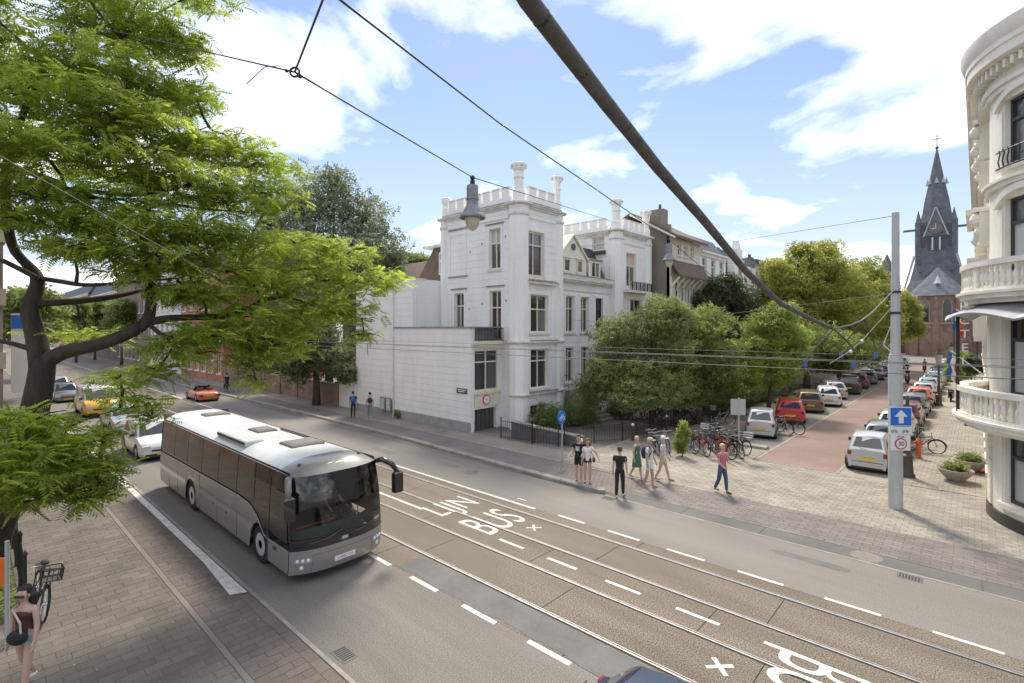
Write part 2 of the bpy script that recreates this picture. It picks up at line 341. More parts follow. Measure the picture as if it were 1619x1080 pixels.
# near side: kerb line, cycle path, pavement
near_pav = sheet('pavement', A_JOINT, XL, XR, -6, 4.55, -0.006)
MB().box(XL, XR, 4.47, 4.55, -0.1, 0.012).build('kerb_strip', KERB, near_pav)
wl_ = MB().add([(-60, 4.28, 0.009), (-14.6, 4.24, 0.009), (-12.4, 4.12, 0.009), (-12.25, 4.44, 0.009), (-60, 4.44, 0.009)], [(0, 1, 2, 3, 4)])
wl_.build('road_marking', PAINT, near_pav)
PAV_FIRST = {}
def pave(parent, m, x0, x1, y0, y1, rx, ry, z=0.0, along='y', single=0, name='paver', key=None, jit=0.0025):
    """courses of paving stones with open joints; the `single` nearest ones are separate objects"""
    cells = []
    if along == 'y':
        n = int(round((x1 - x0) / rx))
        for i in range(n):
            xa = x0 + i * rx; off = (i % 2) * ry / 2; y = y0 - off
            while y < y1 - 0.02:
                a, b = max(y, y0), min(y + ry, y1)
                if b - a > 0.03: cells.append((xa, xa + rx, a, b))
                y += ry
    else:
        n = int(round((y1 - y0) / ry))
        for i in range(n):
            ya = y0 + i * ry; off = (i % 2) * rx / 2; x = x0 - off
            while x < x1 - 0.02:
                a, b = max(x, x0), min(x + rx, x1)
                if b - a > 0.03: cells.append((a, b, ya, ya + ry))
                x += rx
    def inview(c):
        x, y = (c[0] + c[1]) / 2, (c[2] + c[3]) / 2; d = -SN * x + CS * y
        if d < 1: return None
        u = CX + F * (CS * x + SN * y) / d; v = CY + F * H / d
        return d if -20 < u < 1640 and v < 1100 else None
    vis = [(inview(c), c) for c in cells]; vis = [q for q in vis if q[0] is not None]; vis.sort(key=lambda q: q[0])
    g = 0.004; rest = MB(); meshes = {}
    for i, (d, c) in enumerate(vis):
        zz = z + random.uniform(-jit, jit)
        if i < single:
            w, h = round(c[1] - c[0], 3), round(c[3] - c[2], 3)
            if (w, h) not in meshes:
                me = MB().cbox(-w / 2 + g, w / 2 - g, -h / 2 + g, h / 2 - g, -0.06, 0, 0.005).mesh(name); me.materials.append(m); meshes[(w, h)] = me
            o = bpy.data.objects.new(name, meshes[(w, h)]); COL.objects.link(o); o.parent = parent; o.location = ((c[0] + c[1]) / 2, (c[2] + c[3]) / 2, zz)
            o.rotation_euler = (random.uniform(-.004, .004), random.uniform(-.004, .004), random.uniform(-.006, .006))
        else:
            rest.cbox(c[0] + g, c[1] - g, c[2] + g, c[3] - g, z - 0.06, zz, 0.005)
    if rest.v: tag(rest.build('paving', m, parent), kind='stuff')
lt_ = MB()
for k in range(70):
    x, y = random.uniform(-20, -6), random.uniform(-1, 4.2); w_ = random.uniform(.008, .022); lt_.box(x, x + w_, y, y + w_ * random.uniform(.5, 1.6), 0.003, .009)
tag(lt_.build('litter', mat('litter_pale', (.55, .52, .47), .9), near_pav), kind='stuff')
pave(near_pav, PV_GREY, -34.1, -5.0, -4.0, 3.28, 0.25, 0.40, along='y', single=200)
pave(near_pav, PV_RED, -34.1, -5.0, 3.40, 4.24, 0.21, 0.42, along='y', single=100)
pave(near_pav, PV_RED, -12.2, -5.0, 4.24, 4.46, 0.42, 0.22, along='x')
MB().box(XL, XR, 3.29, 3.39, -0.1, 0.005).build('kerb_strip', PV_PURP, near_pav)
sheet('far_paving', PV_GREY, XL, -34.1, -6, 3.28, -0.002, near_pav); sheet('far_paving', PV_RED, XL, -34.1, 3.40, 4.28, -0.002, near_pav)
# far side: raised kerb up to the corner, then flush
far_pav = sheet('pavement', A_JOINT, XL, XR, 15.72, 24.6, -0.007)
x = -10.0; k = 0
kb = MB().cbox(-0.496, 0.496, -0.16, 0.16, -0.1, 0.13, 0.03).mesh('kerb_stone'); kb.materials.append(KERB)
kend = MB().prism([(-0.5, -0.16), (0.3, -0.16), (0.44, -0.09), (0.5, 0.0), (0.44, 0.09), (0.3, 0.16), (-0.5, 0.16)], 'z', -0.1, 0.12).mesh('kerb_stone'); kend.materials.append(KERB)
for k in range(70):
    xx = -10.5 - k
    o = bpy.data.objects.new('kerb_stone', kend if k == 0 else kb); COL.objects.link(o); o.parent = far_pav
    o.location = (xx, 15.95 + 0.5 * min(1, (k / 14)) ** 1.3 - (0.9 * max(0, (k - 30) / 40)), random.uniform(-.004, .004))
    o.rotation_euler = (0, 0, -0.035 if k < 14 else (0.0225 if k > 30 else 0))
sheet('cycle_path', PV_FAR, XL, -14, 15.75, 18.3, 0.0, far_pav)
pave(far_pav, PV_FAR, -14.0, -9.5, 16.15, 18.6, 0.21, 0.21, along='x', single=0)
MB().box(XL, -9.5, 18.3, 18.38, -0.1, 0.02).build('kerb_strip', KERB, far_pav)
pave(far_pav, PV_FAR2, -34.0, -9.5, 18.6, 19.98, 0.30, 0.30, along='x')
sheet('far_paving', PV_FAR2, XL, -34.0, 18.38, 19.98, 0.0, far_pav)
sheet('far_paving', PV_FAR2, -34.0, -14.0, 18.38, 18.6, 0.0, far_pav)
MB().box(-9.9, XR, 15.72, 15.80, -0.1, 0.006).build('kerb_strip', KERB, far_pav)
x = -9.5
while x < 6:
    MB().cbox(x + 0.01, x + 2.38, 15.81, 16.50, -0.1, 0.0, 0.006).build('paving_slab', A_DARK, far_pav); x += 2.4
sheet('far_paving', PV_PURP, 5, XR, 15.8, 30, -0.003, far_pav)
mc = g_ = None
MB().lathe([(0.001, 0.004), (0.34, 0.004), (0.36, 0.0)], -2.15, 16.15, 0.004, 20, cap=False).build('manhole_cover', A_ASPH2, far_pav)
pave(far_pav, PV_PURP, -9.5, 5.0, 16.52, 18.72, 0.42, 0.20, along='x', single=60)
pave(far_pav, PV_LIGHT, -14.0, 5.0, 18.72, 24.6, 0.30, 0.196, along='x', single=240)
# side street
side = sheet('side_street', A_JOINT, -12.9, 0.6, 24.6, 190, -0.014)
MB().box(-7.45, -4.35, 24.75, 190, -0.1, 0.0).build('brick_carriageway', RED_BRICK_RD, side)
for xa, xb in ((-7.57, -7.45), (-4.35, -4.23)): MB().box(xa, xb, 24.75, 190, -0.1, 0.012).build('kerb_strip', KERB, side)
MB().box(-7.57, -4.23, 24.62, 24.74, -0.1, 0.008).build('kerb_strip', KERB, side)
MB().box(-10.7, -7.57, 27.4, 190, -0.1, -0.004).build('parking_lane', mat('parking_paving', (0.20, 0.185, 0.165), .9, var=.2, scale=1, speck=.3, sscale=25, world_co=True), side)
MB().box(-4.23, -2.45, 24.6, 190, -0.1, -0.004).build('parking_lane', PV_LIGHT, side)
pave(side, PV_LIGHT, -2.45, 0.45, 24.6, 48, 0.30, 0.196, along='x', z=0.02)
MB().box(-2.45, 0.5, 48, 190, -0.1, 0.02).build('paving', PV_LIGHT, side)
pave(side, PV_LIGHT, -12.9, -7.6, 24.6, 27.4, 0.30, 0.196, along='x', z=0.0)
MB().box(-12.9, -10.7, 27.4, 190, -0.1, 0.05).build('paving', PV_FAR2, side)
for ya, yb in ((27.0, 28.6), (31.2, 32.6)):        # stone edged islands between parking bays
    MB().cbox(-9.6, -7.7, ya, ya + .5, -.05, .13, .03).build('kerb_stone', KERB, side)
# garden level left of the side street
garden = sheet('garden', PV_FAR, -21.6, -12.9, 20.0, 62, -0.006)
sheet('garden_soil', SOIL, -21.6, -18.2, 22.4, 62, 0.004, garden)
sheet('garden_soil', SOIL, -17.5, -12.95, 29.5, 62, 0.004, garden)
# ================================================================ BUILDINGS
WHITE = mat('white_stucco', (0.80, 0.785, 0.755), 0.75, col2=(0.89, 0.88, 0.86), scale=1.2, detail=8, stretch=(1.0, 1.0, 0.28), speck=0.06, sscale=14, world_co=True)
WHITE2 = mat('white_stucco_grimy', (0.58, 0.55, 0.50), 0.8, col2=(0.78, 0.77, 0.74), scale=2.2, detail=8, speck=0.15, sscale=12, world_co=True)
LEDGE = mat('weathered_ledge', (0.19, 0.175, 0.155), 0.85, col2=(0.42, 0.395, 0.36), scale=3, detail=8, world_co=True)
CREAM = mat('cream_timber', (0.74, 0.69, 0.56), 0.55, var=0.06, scale=3, world_co=True)
CREAMW = mat('cream_stone', (0.72, 0.675, 0.58), 0.7, col2=(0.86, 0.83, 0.75), scale=1.5, detail=8, stretch=(1, 1, .4), speck=0.05, sscale=20, world_co=True)
GLASS = mat('window_glass', (0.055, 0.055, 0.055), 0.07, spec=0.8, rnd=0.5)
GLASSL = mat('window_glass_blind', (0.42, 0.43, 0.42), 0.12, spec=0.8, rnd=0.2)
GLASSD = mat('window_glass_dark', (0.028, 0.027, 0.025), 0.05, spec=0.8)
GLASSC = mat('window_glass_curtain', (0.17, 0.165, 0.155), 0.1, spec=0.8)
PINK = mat('roller_blind', (0.62, 0.47, 0.40), 0.8)
IRON = mat('black_iron', (0.03, 0.03, 0.03), 0.5, spec=0.4)
LEAD = mat('grey_lead', (0.26, 0.26, 0.26), 0.6, var=0.15, scale=2, world_co=True)
SLATE = mat('slate', (0.085, 0.09, 0.105), 0.6, var=0.25, scale=2, detail=6, world_co=True)
TILE_BR = mat('brown_roof_tile', (0.13, 0.09, 0.07), 0.75, var=0.25, scale=3, detail=6, world_co=True)
def brickmat(name, c1, c2, mortar, sc=4.5):
    m = bpy.data.materials.new(name); m.use_nodes = True; MATS[name] = m
    nd = m.node_tree.nodes; lk = m.node_tree.links; b = nd['Principled BSDF']; b.inputs['Roughness'].default_value = 0.85
    g = nd.new('ShaderNodeNewGeometry'); s = nd.new('ShaderNodeSeparateXYZ'); lk.new(g.outputs['Position'], s.inputs[0])
    a = nd.new('ShaderNodeMath'); a.operation = 'ADD'; lk.new(s.outputs[0], a.inputs[0]); lk.new(s.outputs[1], a.inputs[1])
    c = nd.new('ShaderNodeCombineXYZ'); lk.new(a.outputs[0], c.inputs[0]); lk.new(s.outputs[2], c.inputs[1])
    t = nd.new('ShaderNodeTexBrick'); t.inputs['Scale'].default_value = sc; t.inputs['Color1'].default_value = (*c1, 1); t.inputs['Color2'].default_value = (*c2, 1); t.inputs['Mortar'].default_value = (*mortar, 1)
    t.inputs['Mortar Size'].default_value = 0.02; t.inputs['Row Height'].default_value = 0.27; t.inputs['Brick Width'].default_value = 0.95
    lk.new(c.outputs[0], t.inputs['Vector'])
    n = nd.new('ShaderNodeTexNoise'); n.inputs['Scale'].default_value = 0.9; n.inputs['Detail'].default_value = 7; lk.new(g.outputs['Position'], n.inputs['Vector'])
    r = nd.new('ShaderNodeMapRange'); r.inputs[1].default_value = .3; r.inputs[2].default_value = .7; r.inputs[3].default_value = .68; r.inputs[4].default_value = 1.25; lk.new(n.outputs[0], r.inputs[0])
    mm = nd.new('ShaderNodeMix'); mm.data_type = 'RGBA'; mm.blend_type = 'MULTIPLY'; mm.inputs[0].default_value = 1; lk.new(t.outputs[0], mm.inputs[6]); lk.new(r.outputs[0], mm.inputs[7]); lk.new(mm.outputs[2], b.inputs['Base Color'])
    return m
BRICK_BR = brickmat('brown_brick', (0.20, 0.13, 0.10), (0.25, 0.16, 0.12), (0.3, 0.27, 0.23))
BRICK_OR = brickmat('orange_brick', (0.42, 0.15, 0.08), (0.48, 0.19, 0.10), (0.4, 0.3, 0.22))
BRICK_DK = brickmat('dark_brick', (0.13, 0.10, 0.08), (0.17, 0.13, 0.10), (0.22, 0.2, 0.17))
BRICK_CH = brickmat('church_brick', (0.235, 0.14, 0.105), (0.27, 0.165, 0.12), (0.3, 0.24, 0.2), 1.5)

def bands(u0, u1, z0, z1, ops):
    zs = sorted({z0, z1, *[min(max(q, z0), z1) for o in ops for q in (o[2], o[3])]})
    out = []
    for za, zb in zip(zs, zs[1:]):
        if zb - za < 1e-4: continue
        cuts = sorted((o[0], o[1]) for o in ops if o[2] < zb - 1e-4 and o[3] > za + 1e-4)
        u = u0
        for a, b in cuts:
            if a > u + 1e-4: out.append((u, min(a, u1), za, zb))
            u = max(u, b)
        if u < u1 - 1e-4: out.append((u, u1, za, zb))
    return out
def wall(par, P, u0, u1, z0, z1, ops, m, th=0.35, course=0, cname='stone_course', dep=0.025, cm=None, split=False):
    b = MB()
    for r in bands(u0, u1, z0, z1, ops): b.pb(P, *r, -th, 0)
    b.build('wall', m, par)
    if course:
        n = int(round((z1 - z0) / course)); h = (z1 - z0) / n; c = MB()
        for i in range(n):
            for r in bands(u0, u1, z0 + i * h + 0.011, z0 + (i + 1) * h - 0.011, ops):
                if split: MB().pb(P, *r, 0.0, dep + random.uniform(-.003, .003)).build(cname, cm or m, par)
                else: c.pb(P, *r, 0.0, dep + random.uniform(-.003, .003))
        if c.v: tag(c.build('coursing', cm or m, par), kind='stuff')
def window(par, P, u0, u1, z0, z1, m=CREAM, cols=2, tr=0.66, glass=None, rec=0.16, sill=True, surround=None, fw=0.075, toprow=None, hood=False, sillm=None, panes=True):
    f = MB(); d0, d1 = -rec - 0.06, -rec + 0.04
    f.pb(P, u0, u0 + fw, z0, z1, d0, d1); f.pb(P, u1 - fw, u1, z0, z1, d0, d1)
    f.pb(P, u0 + fw, u1 - fw, z1 - fw, z1, d0, d1); f.pb(P, u0 + fw, u1 - fw, z0, z0 + fw * 1.3, d0, d1)
    zt = z0 + (z1 - z0) * tr if tr else None
    cw = (u1 - u0 - 2 * fw) / cols; mw = 0.07 if cols < 3 else 0.05
    for i in range(1, cols):
        c = u0 + fw + i * cw; f.pb(P, c - mw / 2, c + mw / 2, z0 + fw, z1 - fw, d0 + .004, d1 - 0.006)
    if zt: f.pb(P, u0 + fw, u1 - fw, zt - 0.04, zt + 0.04, d0 + .008, d1 + 0.006)
    w = f.build('window', m, par)
    zz = [z0 + fw * 1.3, zt, z1 - fw] if zt else [z0 + fw * 1.3, z1 - fw]
    for i in range(cols):
        for j in range(len(zz) - 1):
            g = (toprow if (toprow and j == len(zz) - 2 and len(zz) > 2) else glass) or random.choice((GLASS, GLASS, GLASSD, GLASSD, GLASSC))
            p = MB().pb(P, u0 + fw + i * cw, u0 + fw + (i + 1) * cw, zz[j], zz[j + 1], d0 + 0.015, d0 + 0.03)
            p.build('pane', g, w)
    MB().pb(P, u0 - .03, u1 + .03, z0 - .03, z1 + .03, d0 - 0.06, d0 - 0.03).build('backing', GLASSD, w)
    if sill: MB().pb(P, u0 - 0.1, u1 + 0.1, z0 - 0.13, z0 - 0.002, -rec, 0.1).build('sill', sillm or WHITE2, w)
    if surround is not None:
        s = MB(); sw = 0.16
        s.pb(P, u0 - sw, u0 - 0.004, z0, z1 + 0.004, 0.0, 0.055); s.pb(P, u1 + 0.004, u1 + sw, z0, z1 + 0.004, 0.0, 0.055); s.pb(P, u0 - sw, u1 + sw, z1 + 0.006, z1 + 0.006 + sw, 0.0, 0.06)
        s.build('surround', surround, w)
    if hood: MB().pb(P, u0 - 0.28, u1 + 0.28, z1 + 0.26, z1 + 0.33, 0.0, 0.13).build('hood_mould', sillm or LEDGE, w)
    return w
def cornice(par, P, u0, u1, z, prof, m, name='cornice', e0=0.0, e1=0.0):   # prof: list of (z0,z1,depth)
    b = MB()
    for za, zb, d in prof: b.pb(P, u0 - e0 * d, u1 + e1 * d, z + za, z + zb - 0.002, 0.0, d)
    return b.build(name, m, par)
PX = lambda c: ('x', c, 1); PXm = lambda c: ('x', c, -1); PY = lambda c: ('y', c, -1)
octo = lambda r, prof: [(r * a, z) for a, z in prof]

# ---- white crenellated corner house
hs = thing('crenellated_house', (-23, 30, 0), 'white crenellated corner house with two turreted towers', 'house')
L1, R1 = PY(22.5), PX(-20.0)
opsL = [(-22.55, -21.55, 9.7, 12.22), (-22.5, -21.5, 5.3, 8.36), (-25.85, -24.9, 5.9, 8.36)]
opsR = [(22.95, 24.75, 9.05, 11.95), (23.43, 25.15, 5.76, 8.1), (23.43, 25.15, 2.32, 4.76), (23.43, 25.15, 0.45, 1.33)]
wall(hs, L1, -27.2, -20.0, 0, 13.4, opsL, WHITE, course=0.43, split=True)
wall(hs, R1, 22.53, 26.6, 0, 13.4, opsR, WHITE, course=0.43, split=True)
MB().box(-27.2, -20.36, 22.86, 26.55, 0, 13.3).build('core', WHITE, hs); MB().box(-27.1, -20.87, 26.56, 33.4, 0, 9.15).build('core', WHITE, hs)
window(hs, L1, *opsL[0], tr=.64, toprow=GLASSL, surround=WHITE, hood=True); window(hs, L1, *opsL[1], surround=WHITE, hood=True); window(hs, L1, *opsL[2], surround=WHITE, hood=True)
bl = MB()
for q in ((-26.35, -26.25, 9.55, 12.35), (-24.75, -24.65, 9.55, 12.35), (-26.25, -24.75, 12.25, 12.35)): bl.pb(L1, *q, .026, .06)
bl.build('blind_window_moulding', WHITE, hs)
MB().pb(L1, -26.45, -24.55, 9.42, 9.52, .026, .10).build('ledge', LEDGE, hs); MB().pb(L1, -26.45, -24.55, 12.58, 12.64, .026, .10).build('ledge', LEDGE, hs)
window(hs, R1, *opsR[0], tr=.72, surround=WHITE, sill=False, fw=.1)
w_ = MB().pb(R1, 22.98, 24.72, 8.92, 9.3, -.1, 0.05).build('apron', CREAM, hs)
window(hs, R1, *opsR[1], tr=.62, surround=WHITE); window(hs, R1, *opsR[2], tr=.70, surround=WHITE); window(hs, R1, *opsR[3], tr=None)
for i in range(3): # wall anchors
    for u, z in ((-23.2, 11.4), (-21.15, 11.6), (-24.3, 11.0), (-23.2, 7.6), (-21.1, 7.7), (-24.4, 7.3))[i * 2:i * 2 + 2]:
        MB().pb(L1, u - .04, u + .04, z - .07, z + .07, .025, .05).build('wall_anchor', LEAD, hs)
# corner pilasters and turrets
def turret(cx, cy, r, z0, zc, zt, fancy=True):
    p = MB().lathe([(r, z0), (r, zc)], cx, cy, 0, 8, pi / 8).build('pilaster', WHITE, hs)
    for z, d in ((2.05, .12), (5.2, .13), (12.85, .07), (13.45, .24)):
        if z > z0: MB().lathe([(r + .02, z - .1), (r + d, z - .03), (r + d, z + .06), (r + .02, z + .12)], cx, cy, 0, 8, pi / 8).build('band', WHITE2, p)
    k = r * (0.86 if r < .6 else .6)
    if r < .6: k *= .84
    MB().lathe([(k, zc), (k, zc + .75), (k * .78, zc + .85), (k * .78, zt - .95), (k * .92, zt - .9), (k * .92, zt - .82), (k * .78, zt - .78), (k * .82, zt - .5), (k * 1.12, zt - .34), (k * 1.18, zt - .2), (k * 1.18, zt - .05), (k * .9, zt)], cx, cy, 0, 8, pi / 8).build('turret', WHITE, p)
    if fancy:
        for i in range(8):
            a = pi / 8 + i * pi / 4; MB().sphere((cx + k * 1.17 * cos(a), cy + k * 1.17 * sin(a), zt - .2), .1, 6, 4).build('boss', WHITE2, p)
        MB().lathe([(k * .6, zt), (k * .55, zt + .06)], cx, cy, 0, 8, pi / 8).build('cap', LEDGE, p)
turret(-20.28, 22.72, 0.62, 0, 13.5, 15.95)
turret(-20.2, 26.35, 0.42, 0, 13.5, 15.95); turret(-20.28, 33.85, 0.55, 0, 13.4, 15.85); turret(-20.2, 38.35, 0.5, 0, 13.4, 15.75, True)
turret(-26.95, 22.7, 0.42, 0, 13.5, 15.0, False)
CPROF = [(-0.12, 0.0, 0.12), (0.0, 0.1, 0.22), (0.1, 0.18, 0.30)]
def crown(P, ua, ub, z, e0=1, e1=1, mer=True, mh=0.62, step=0.72):
    cornice(hs, P, ua, ub, z, CPROF, WHITE2, e0=e0, e1=e1)
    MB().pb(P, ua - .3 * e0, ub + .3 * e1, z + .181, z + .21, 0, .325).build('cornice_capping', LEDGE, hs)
    cornice(hs, P, ua, ub, z - .72, [(0, .07, .06)], WHITE2, 'string_course')
    MB().pb(P, ua, ub, z + .2, z + .55, -.35, .03).build('parapet', WHITE, hs)
    n = max(1, int((ub - ua) / step)); st = (ub - ua) / n
    for i in range(n):
        a = ua + i * st + .1; me = MB().pb(P, a, a + st - .24, z + .552, z + .55 + mh, -.3, .02).build('merlon', WHITE, hs)
        MB().pb(P, a - .03, a + st - .21, z + .552 + mh, z + .62 + mh, -.33, .05).build('coping', WHITE2, me)
    MB().pb(P, ua, ub, z + .552, z + .62, -.2, -.06).build('parapet_rail', WHITE, hs)
crown(L1, -26.5, -20.75, 13.4); crown(R1, 23.25, 25.95, 13.4)
MB().box(-27.2, -20.4, 26.3, 26.6, 13.3, 14.5).build('parapet', WHITE, hs); MB().box(-27.2, -26.9, 23, 26.6, 13.3, 14.5).build('parapet', WHITE, hs)
# ledges on the street tower
def ledge(P, a, b, z, d=.16, h=.14): 
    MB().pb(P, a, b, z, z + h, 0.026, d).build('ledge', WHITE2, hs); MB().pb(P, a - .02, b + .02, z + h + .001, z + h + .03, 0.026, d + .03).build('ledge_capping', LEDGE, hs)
ledge(R1, 23.2, 26.0, 5.14, .22); ledge(R1, 23.2, 26.0, 1.98, .16); ledge(R1, 22.9, 25.9, 8.74, .3); ledge(L1, -21.6, -20.8, 5.14, .2, .12)
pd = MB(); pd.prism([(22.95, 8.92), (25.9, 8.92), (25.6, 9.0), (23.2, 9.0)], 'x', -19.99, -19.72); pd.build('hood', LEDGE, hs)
# bay panel of the street tower, first and ground floor slightly proud
for q in ((22.95, 23.2, 5.3, 8.74), (25.42, 25.75, 5.3, 8.74), (22.95, 23.2, 2.15, 5.1), (25.42, 25.75, 2.15, 5.1)): MB().pb(R1, *q, .026, .09).build('pilaster_strip', WHITE, hs)
# middle range
RM = PX(-20.5)
opsM = [(27.7, 28.7, 5.75, 8.24), (29.44, 30.42, 5.75, 8.24), (31.32, 32.3, 5.75, 8.24), (27.68, 28.6, 2.35, 4.72), (29.5, 30.4, 2.35, 4.72), (31.3, 32.3, 2.35, 4.72)]
wall(hs, RM, 26.6, 33.5, 0, 9.2, opsM, WHITE, course=0.46)
for i, o in enumerate(opsM): window(hs, RM, *o, tr=.66, surround=WHITE, glass=GLASS, m=IRON if i == 2 else CREAM)
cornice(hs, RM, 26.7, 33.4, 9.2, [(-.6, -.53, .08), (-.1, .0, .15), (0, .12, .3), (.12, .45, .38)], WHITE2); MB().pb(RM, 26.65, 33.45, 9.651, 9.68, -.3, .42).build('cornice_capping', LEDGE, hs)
# pediment dormer and small dormer, slate roof behind
pm = MB(); pm.prism([(27.55, 9.68), (30.75, 9.68), (30.75, 10.95), (29.15, 12.45), (27.55, 10.95)], 'x', -21.4, -20.9); pm.build('gable', mat('cream_paint', (.74, .71, .62), .6), hs)
for a, b in (((27.35, 10.82), (29.15, 12.55)), ((29.15, 12.55), (30.98, 10.82))):
    MB().prism([a, b, (b[0], b[1] + .14), (a[0], a[1] + .14)], 'x', -23, -20.78).build('verge', CREAM, hs)
PG = PX(-20.88)
for a, b in ((28.0, 28.7), (29.55, 30.2)): window(hs, PG, a, b, 9.95, 10.85, cols=1, tr=None, rec=-.02, sill=True); MB().pb(PG, a - .12, b + .12, 10.9, 11.02, .0, .12).build('hood_mould', CREAM, hs)
oc = MB().lathe([(.24, 0), (.24, .06)], 0, 0, 0, 14); oc.v = [(-20.9 + p[2], 29.15 + p[0], 11.75 + p[1]) for p in oc.v]; oc.build('oculus', GLASSD, hs)
MB().prism([(-20.9, 9.68), (-23.5, 9.68), (-23.5, 12.2), (-22.2, 12.2)], 'y', 26.6, 33.5).build('roof', SLATE, hs)
dm = MB().box(-22.2, -20.95, 31.2, 32.7, 9.68, 11.05).build('dormer', WHITE, hs); MB().box(-22.3, -20.8, 31.05, 32.85, 11.06, 11.16).build('dormer_roof', LEAD, dm); 
window(hs, PX(-20.93), 31.4, 32.5, 9.78, 10.95, cols=2, tr=None, rec=-.02, sill=False)
# second tower
R2, L2 = PX(-20.0), PY(33.5)
ops2 = [(34.8, 36.35, 9.3, 11.9), (35.4, 37.3, 5.7, 8.34), (35.0, 37.0, 2.3, 4.7)]
wall(hs, R2, 33.53, 38.6, 0, 13.3, ops2, WHITE, course=0.43)
wall(hs, L2, -25.2, -20.0, 9.3, 13.3, [(-22.2, -21.1, 12.05, 13.1)], WHITE, course=0.43)
MB().box(-25.2, -20.36, 33.86, 38.5, 0, 13.2).build('core', WHITE, hs)
window(hs, L2, -22.2, -21.1, 12.05, 13.1, cols=1, tr=None, glass=GLASSL, sill=False); MB().pb(L2, -22.35, -20.95, 11.75, 12.0, .0, .3).build('window_box', mat('planter_dark', (.07, .08, .06), .9), hs)
window(hs, R2, *ops2[0], tr=.62, toprow=PINK, surround=WHITE, sill=False); window(hs, R2, *ops2[1], surround=WHITE, tr=.62); window(hs, R2, *ops2[2], surround=WHITE)
crown(R2, 34.45, 37.8, 13.25); crown(L2, -25.0, -20.85, 13.25)
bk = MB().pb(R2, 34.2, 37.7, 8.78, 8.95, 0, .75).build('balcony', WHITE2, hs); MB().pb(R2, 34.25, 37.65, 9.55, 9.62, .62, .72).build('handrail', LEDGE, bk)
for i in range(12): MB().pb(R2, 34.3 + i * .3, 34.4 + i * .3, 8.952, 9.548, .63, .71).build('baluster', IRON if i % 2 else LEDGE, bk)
# street annexe with garage
A1 = PY(20.0); A2 = PX(-21.6)
wall(hs, A1, -29.1, -21.62, 0.55, 6.05, [], WHITE, course=0.39, split=True); MB().pb(A1, -29.1, -21.6, -.05, .55, -.35, .05).build('plinth', mat('grey_plinth', (.33, .33, .32), .85, var=.15, scale=2, world_co=True), hs)
MB().box(-29.16, -21.5, 19.9, 22.4, 6.05, 6.13).build('coping', LEAD, hs)
og = [(20.28, 22.34, 2.28, 4.78), (20.3, 22.1, -.9, 1.28)]
wall(hs, A2, 20.36, 22.5, -.9, 5.1, og, WHITE, th=.3)
MB().box(-21.95, -21.58, 20.03, 20.275, -.9, 6.04).build('pier', WHITE, hs); MB().box(-21.95, -21.6, 20.28, 22.48, 5.1, 5.3).build('balcony_floor', WHITE2, hs)
window(hs, A2, *og[0], cols=2, tr=.70, rec=.12, fw=.1, sill=True, sillm=CREAM)
MB().pb(A2, 20.3, 22.45, 1.42, 2.12, .0, .03).build('fascia', CREAM, hs)
gd = MB().pb(A2, 20.3, 22.1, -.9, 1.28, -.28, -.2).build('garage_door', mat('garage_dark', (.09, .085, .08), .5), hs)
for i in range(1, 5): MB().pb(A2, 20.3 + i * .36 - .015, 20.3 + i * .36 + .015, -.9, 1.28, -.2, -.18).build('door_rail', IRON, gd)
MB().pb(A2, 20.25, 22.2, 1.285, 1.40, .0, .08).build('lintel', WHITE2, hs)
MB().box(-28.9, -21.9, 20.36, 22.5, 4.9, 6.0).build('annexe_roof', LEAD, hs)
MB().box(-21.6, -21.2, 20.1, 22.5, 5.1, 5.28).build('balcony', CREAM, hs)
ra = MB()
ra.box(-21.35, -21.31, 20.1, 22.45, 6.02, 6.06); ra.box(-21.35, -21.31, 20.1, 22.45, 5.36, 5.39)
for i in range(20): ra.box(-21.34, -21.32, 20.12 + i * .122, 20.14 + i * .122, 5.28, 6.03)
ra.build('balcony_railing', IRON, hs)
# round sign on the garage fascia, street name plate
RED = mat('sign_red', (.62, .04, .03), .4); SWHITE = mat('sign_white', (.8, .8, .79), .4); BLUE = mat('sign_blue', (.02, .16, .62), .4); BLACKP = mat('sign_black', (.03, .03, .03), .5)
def disc(cx, cy, cz, r, nrm, name, m, par, t=.02, seg=28):
    o = MB().lathe([(r, -t), (r, t)], 0, 0, 0, seg); ax_ = nrm
    o.v = [((cx + p[2] * ax_[0] + p[0] * -ax_[1], cy + p[2] * ax_[1] + p[0] * ax_[0], cz + p[1])) for p in o.v]
    return o.build(name, m, par)
sg = disc(-21.55, 21.25, 1.78, .30, (1, 0), 'no_parking_sign', RED, None); tag(sg, 'round red-rimmed sign above the garage door of the white house', 'sign')
disc(-21.535, 21.25, 1.78, .235, (1, 0), 'sign_face', SWHITE, sg)
MB().box(-21.512, -21.507, 21.17, 21.33, 1.76, 1.80).build('sign_symbol', MATS['sign_red'], sg)
npx = MB().pb(A1, -22.75, -21.85, 2.2, 2.5, .03, .06).build('street_name_plate', mat('plate_dark', (.06, .06, .08), .4), None); tag(npx, 'small dark street name plate on the white annexe wall', 'sign')
for a_, b_, z_ in ((-22.65, -22.3, 2.39), (-22.25, -21.95, 2.39), (-22.6, -22.05, 2.29)): MB().box(a_, b_, 19.936, 19.939, z_, z_ + .05).build('plate_lettering', MATS['sign_white'], npx)
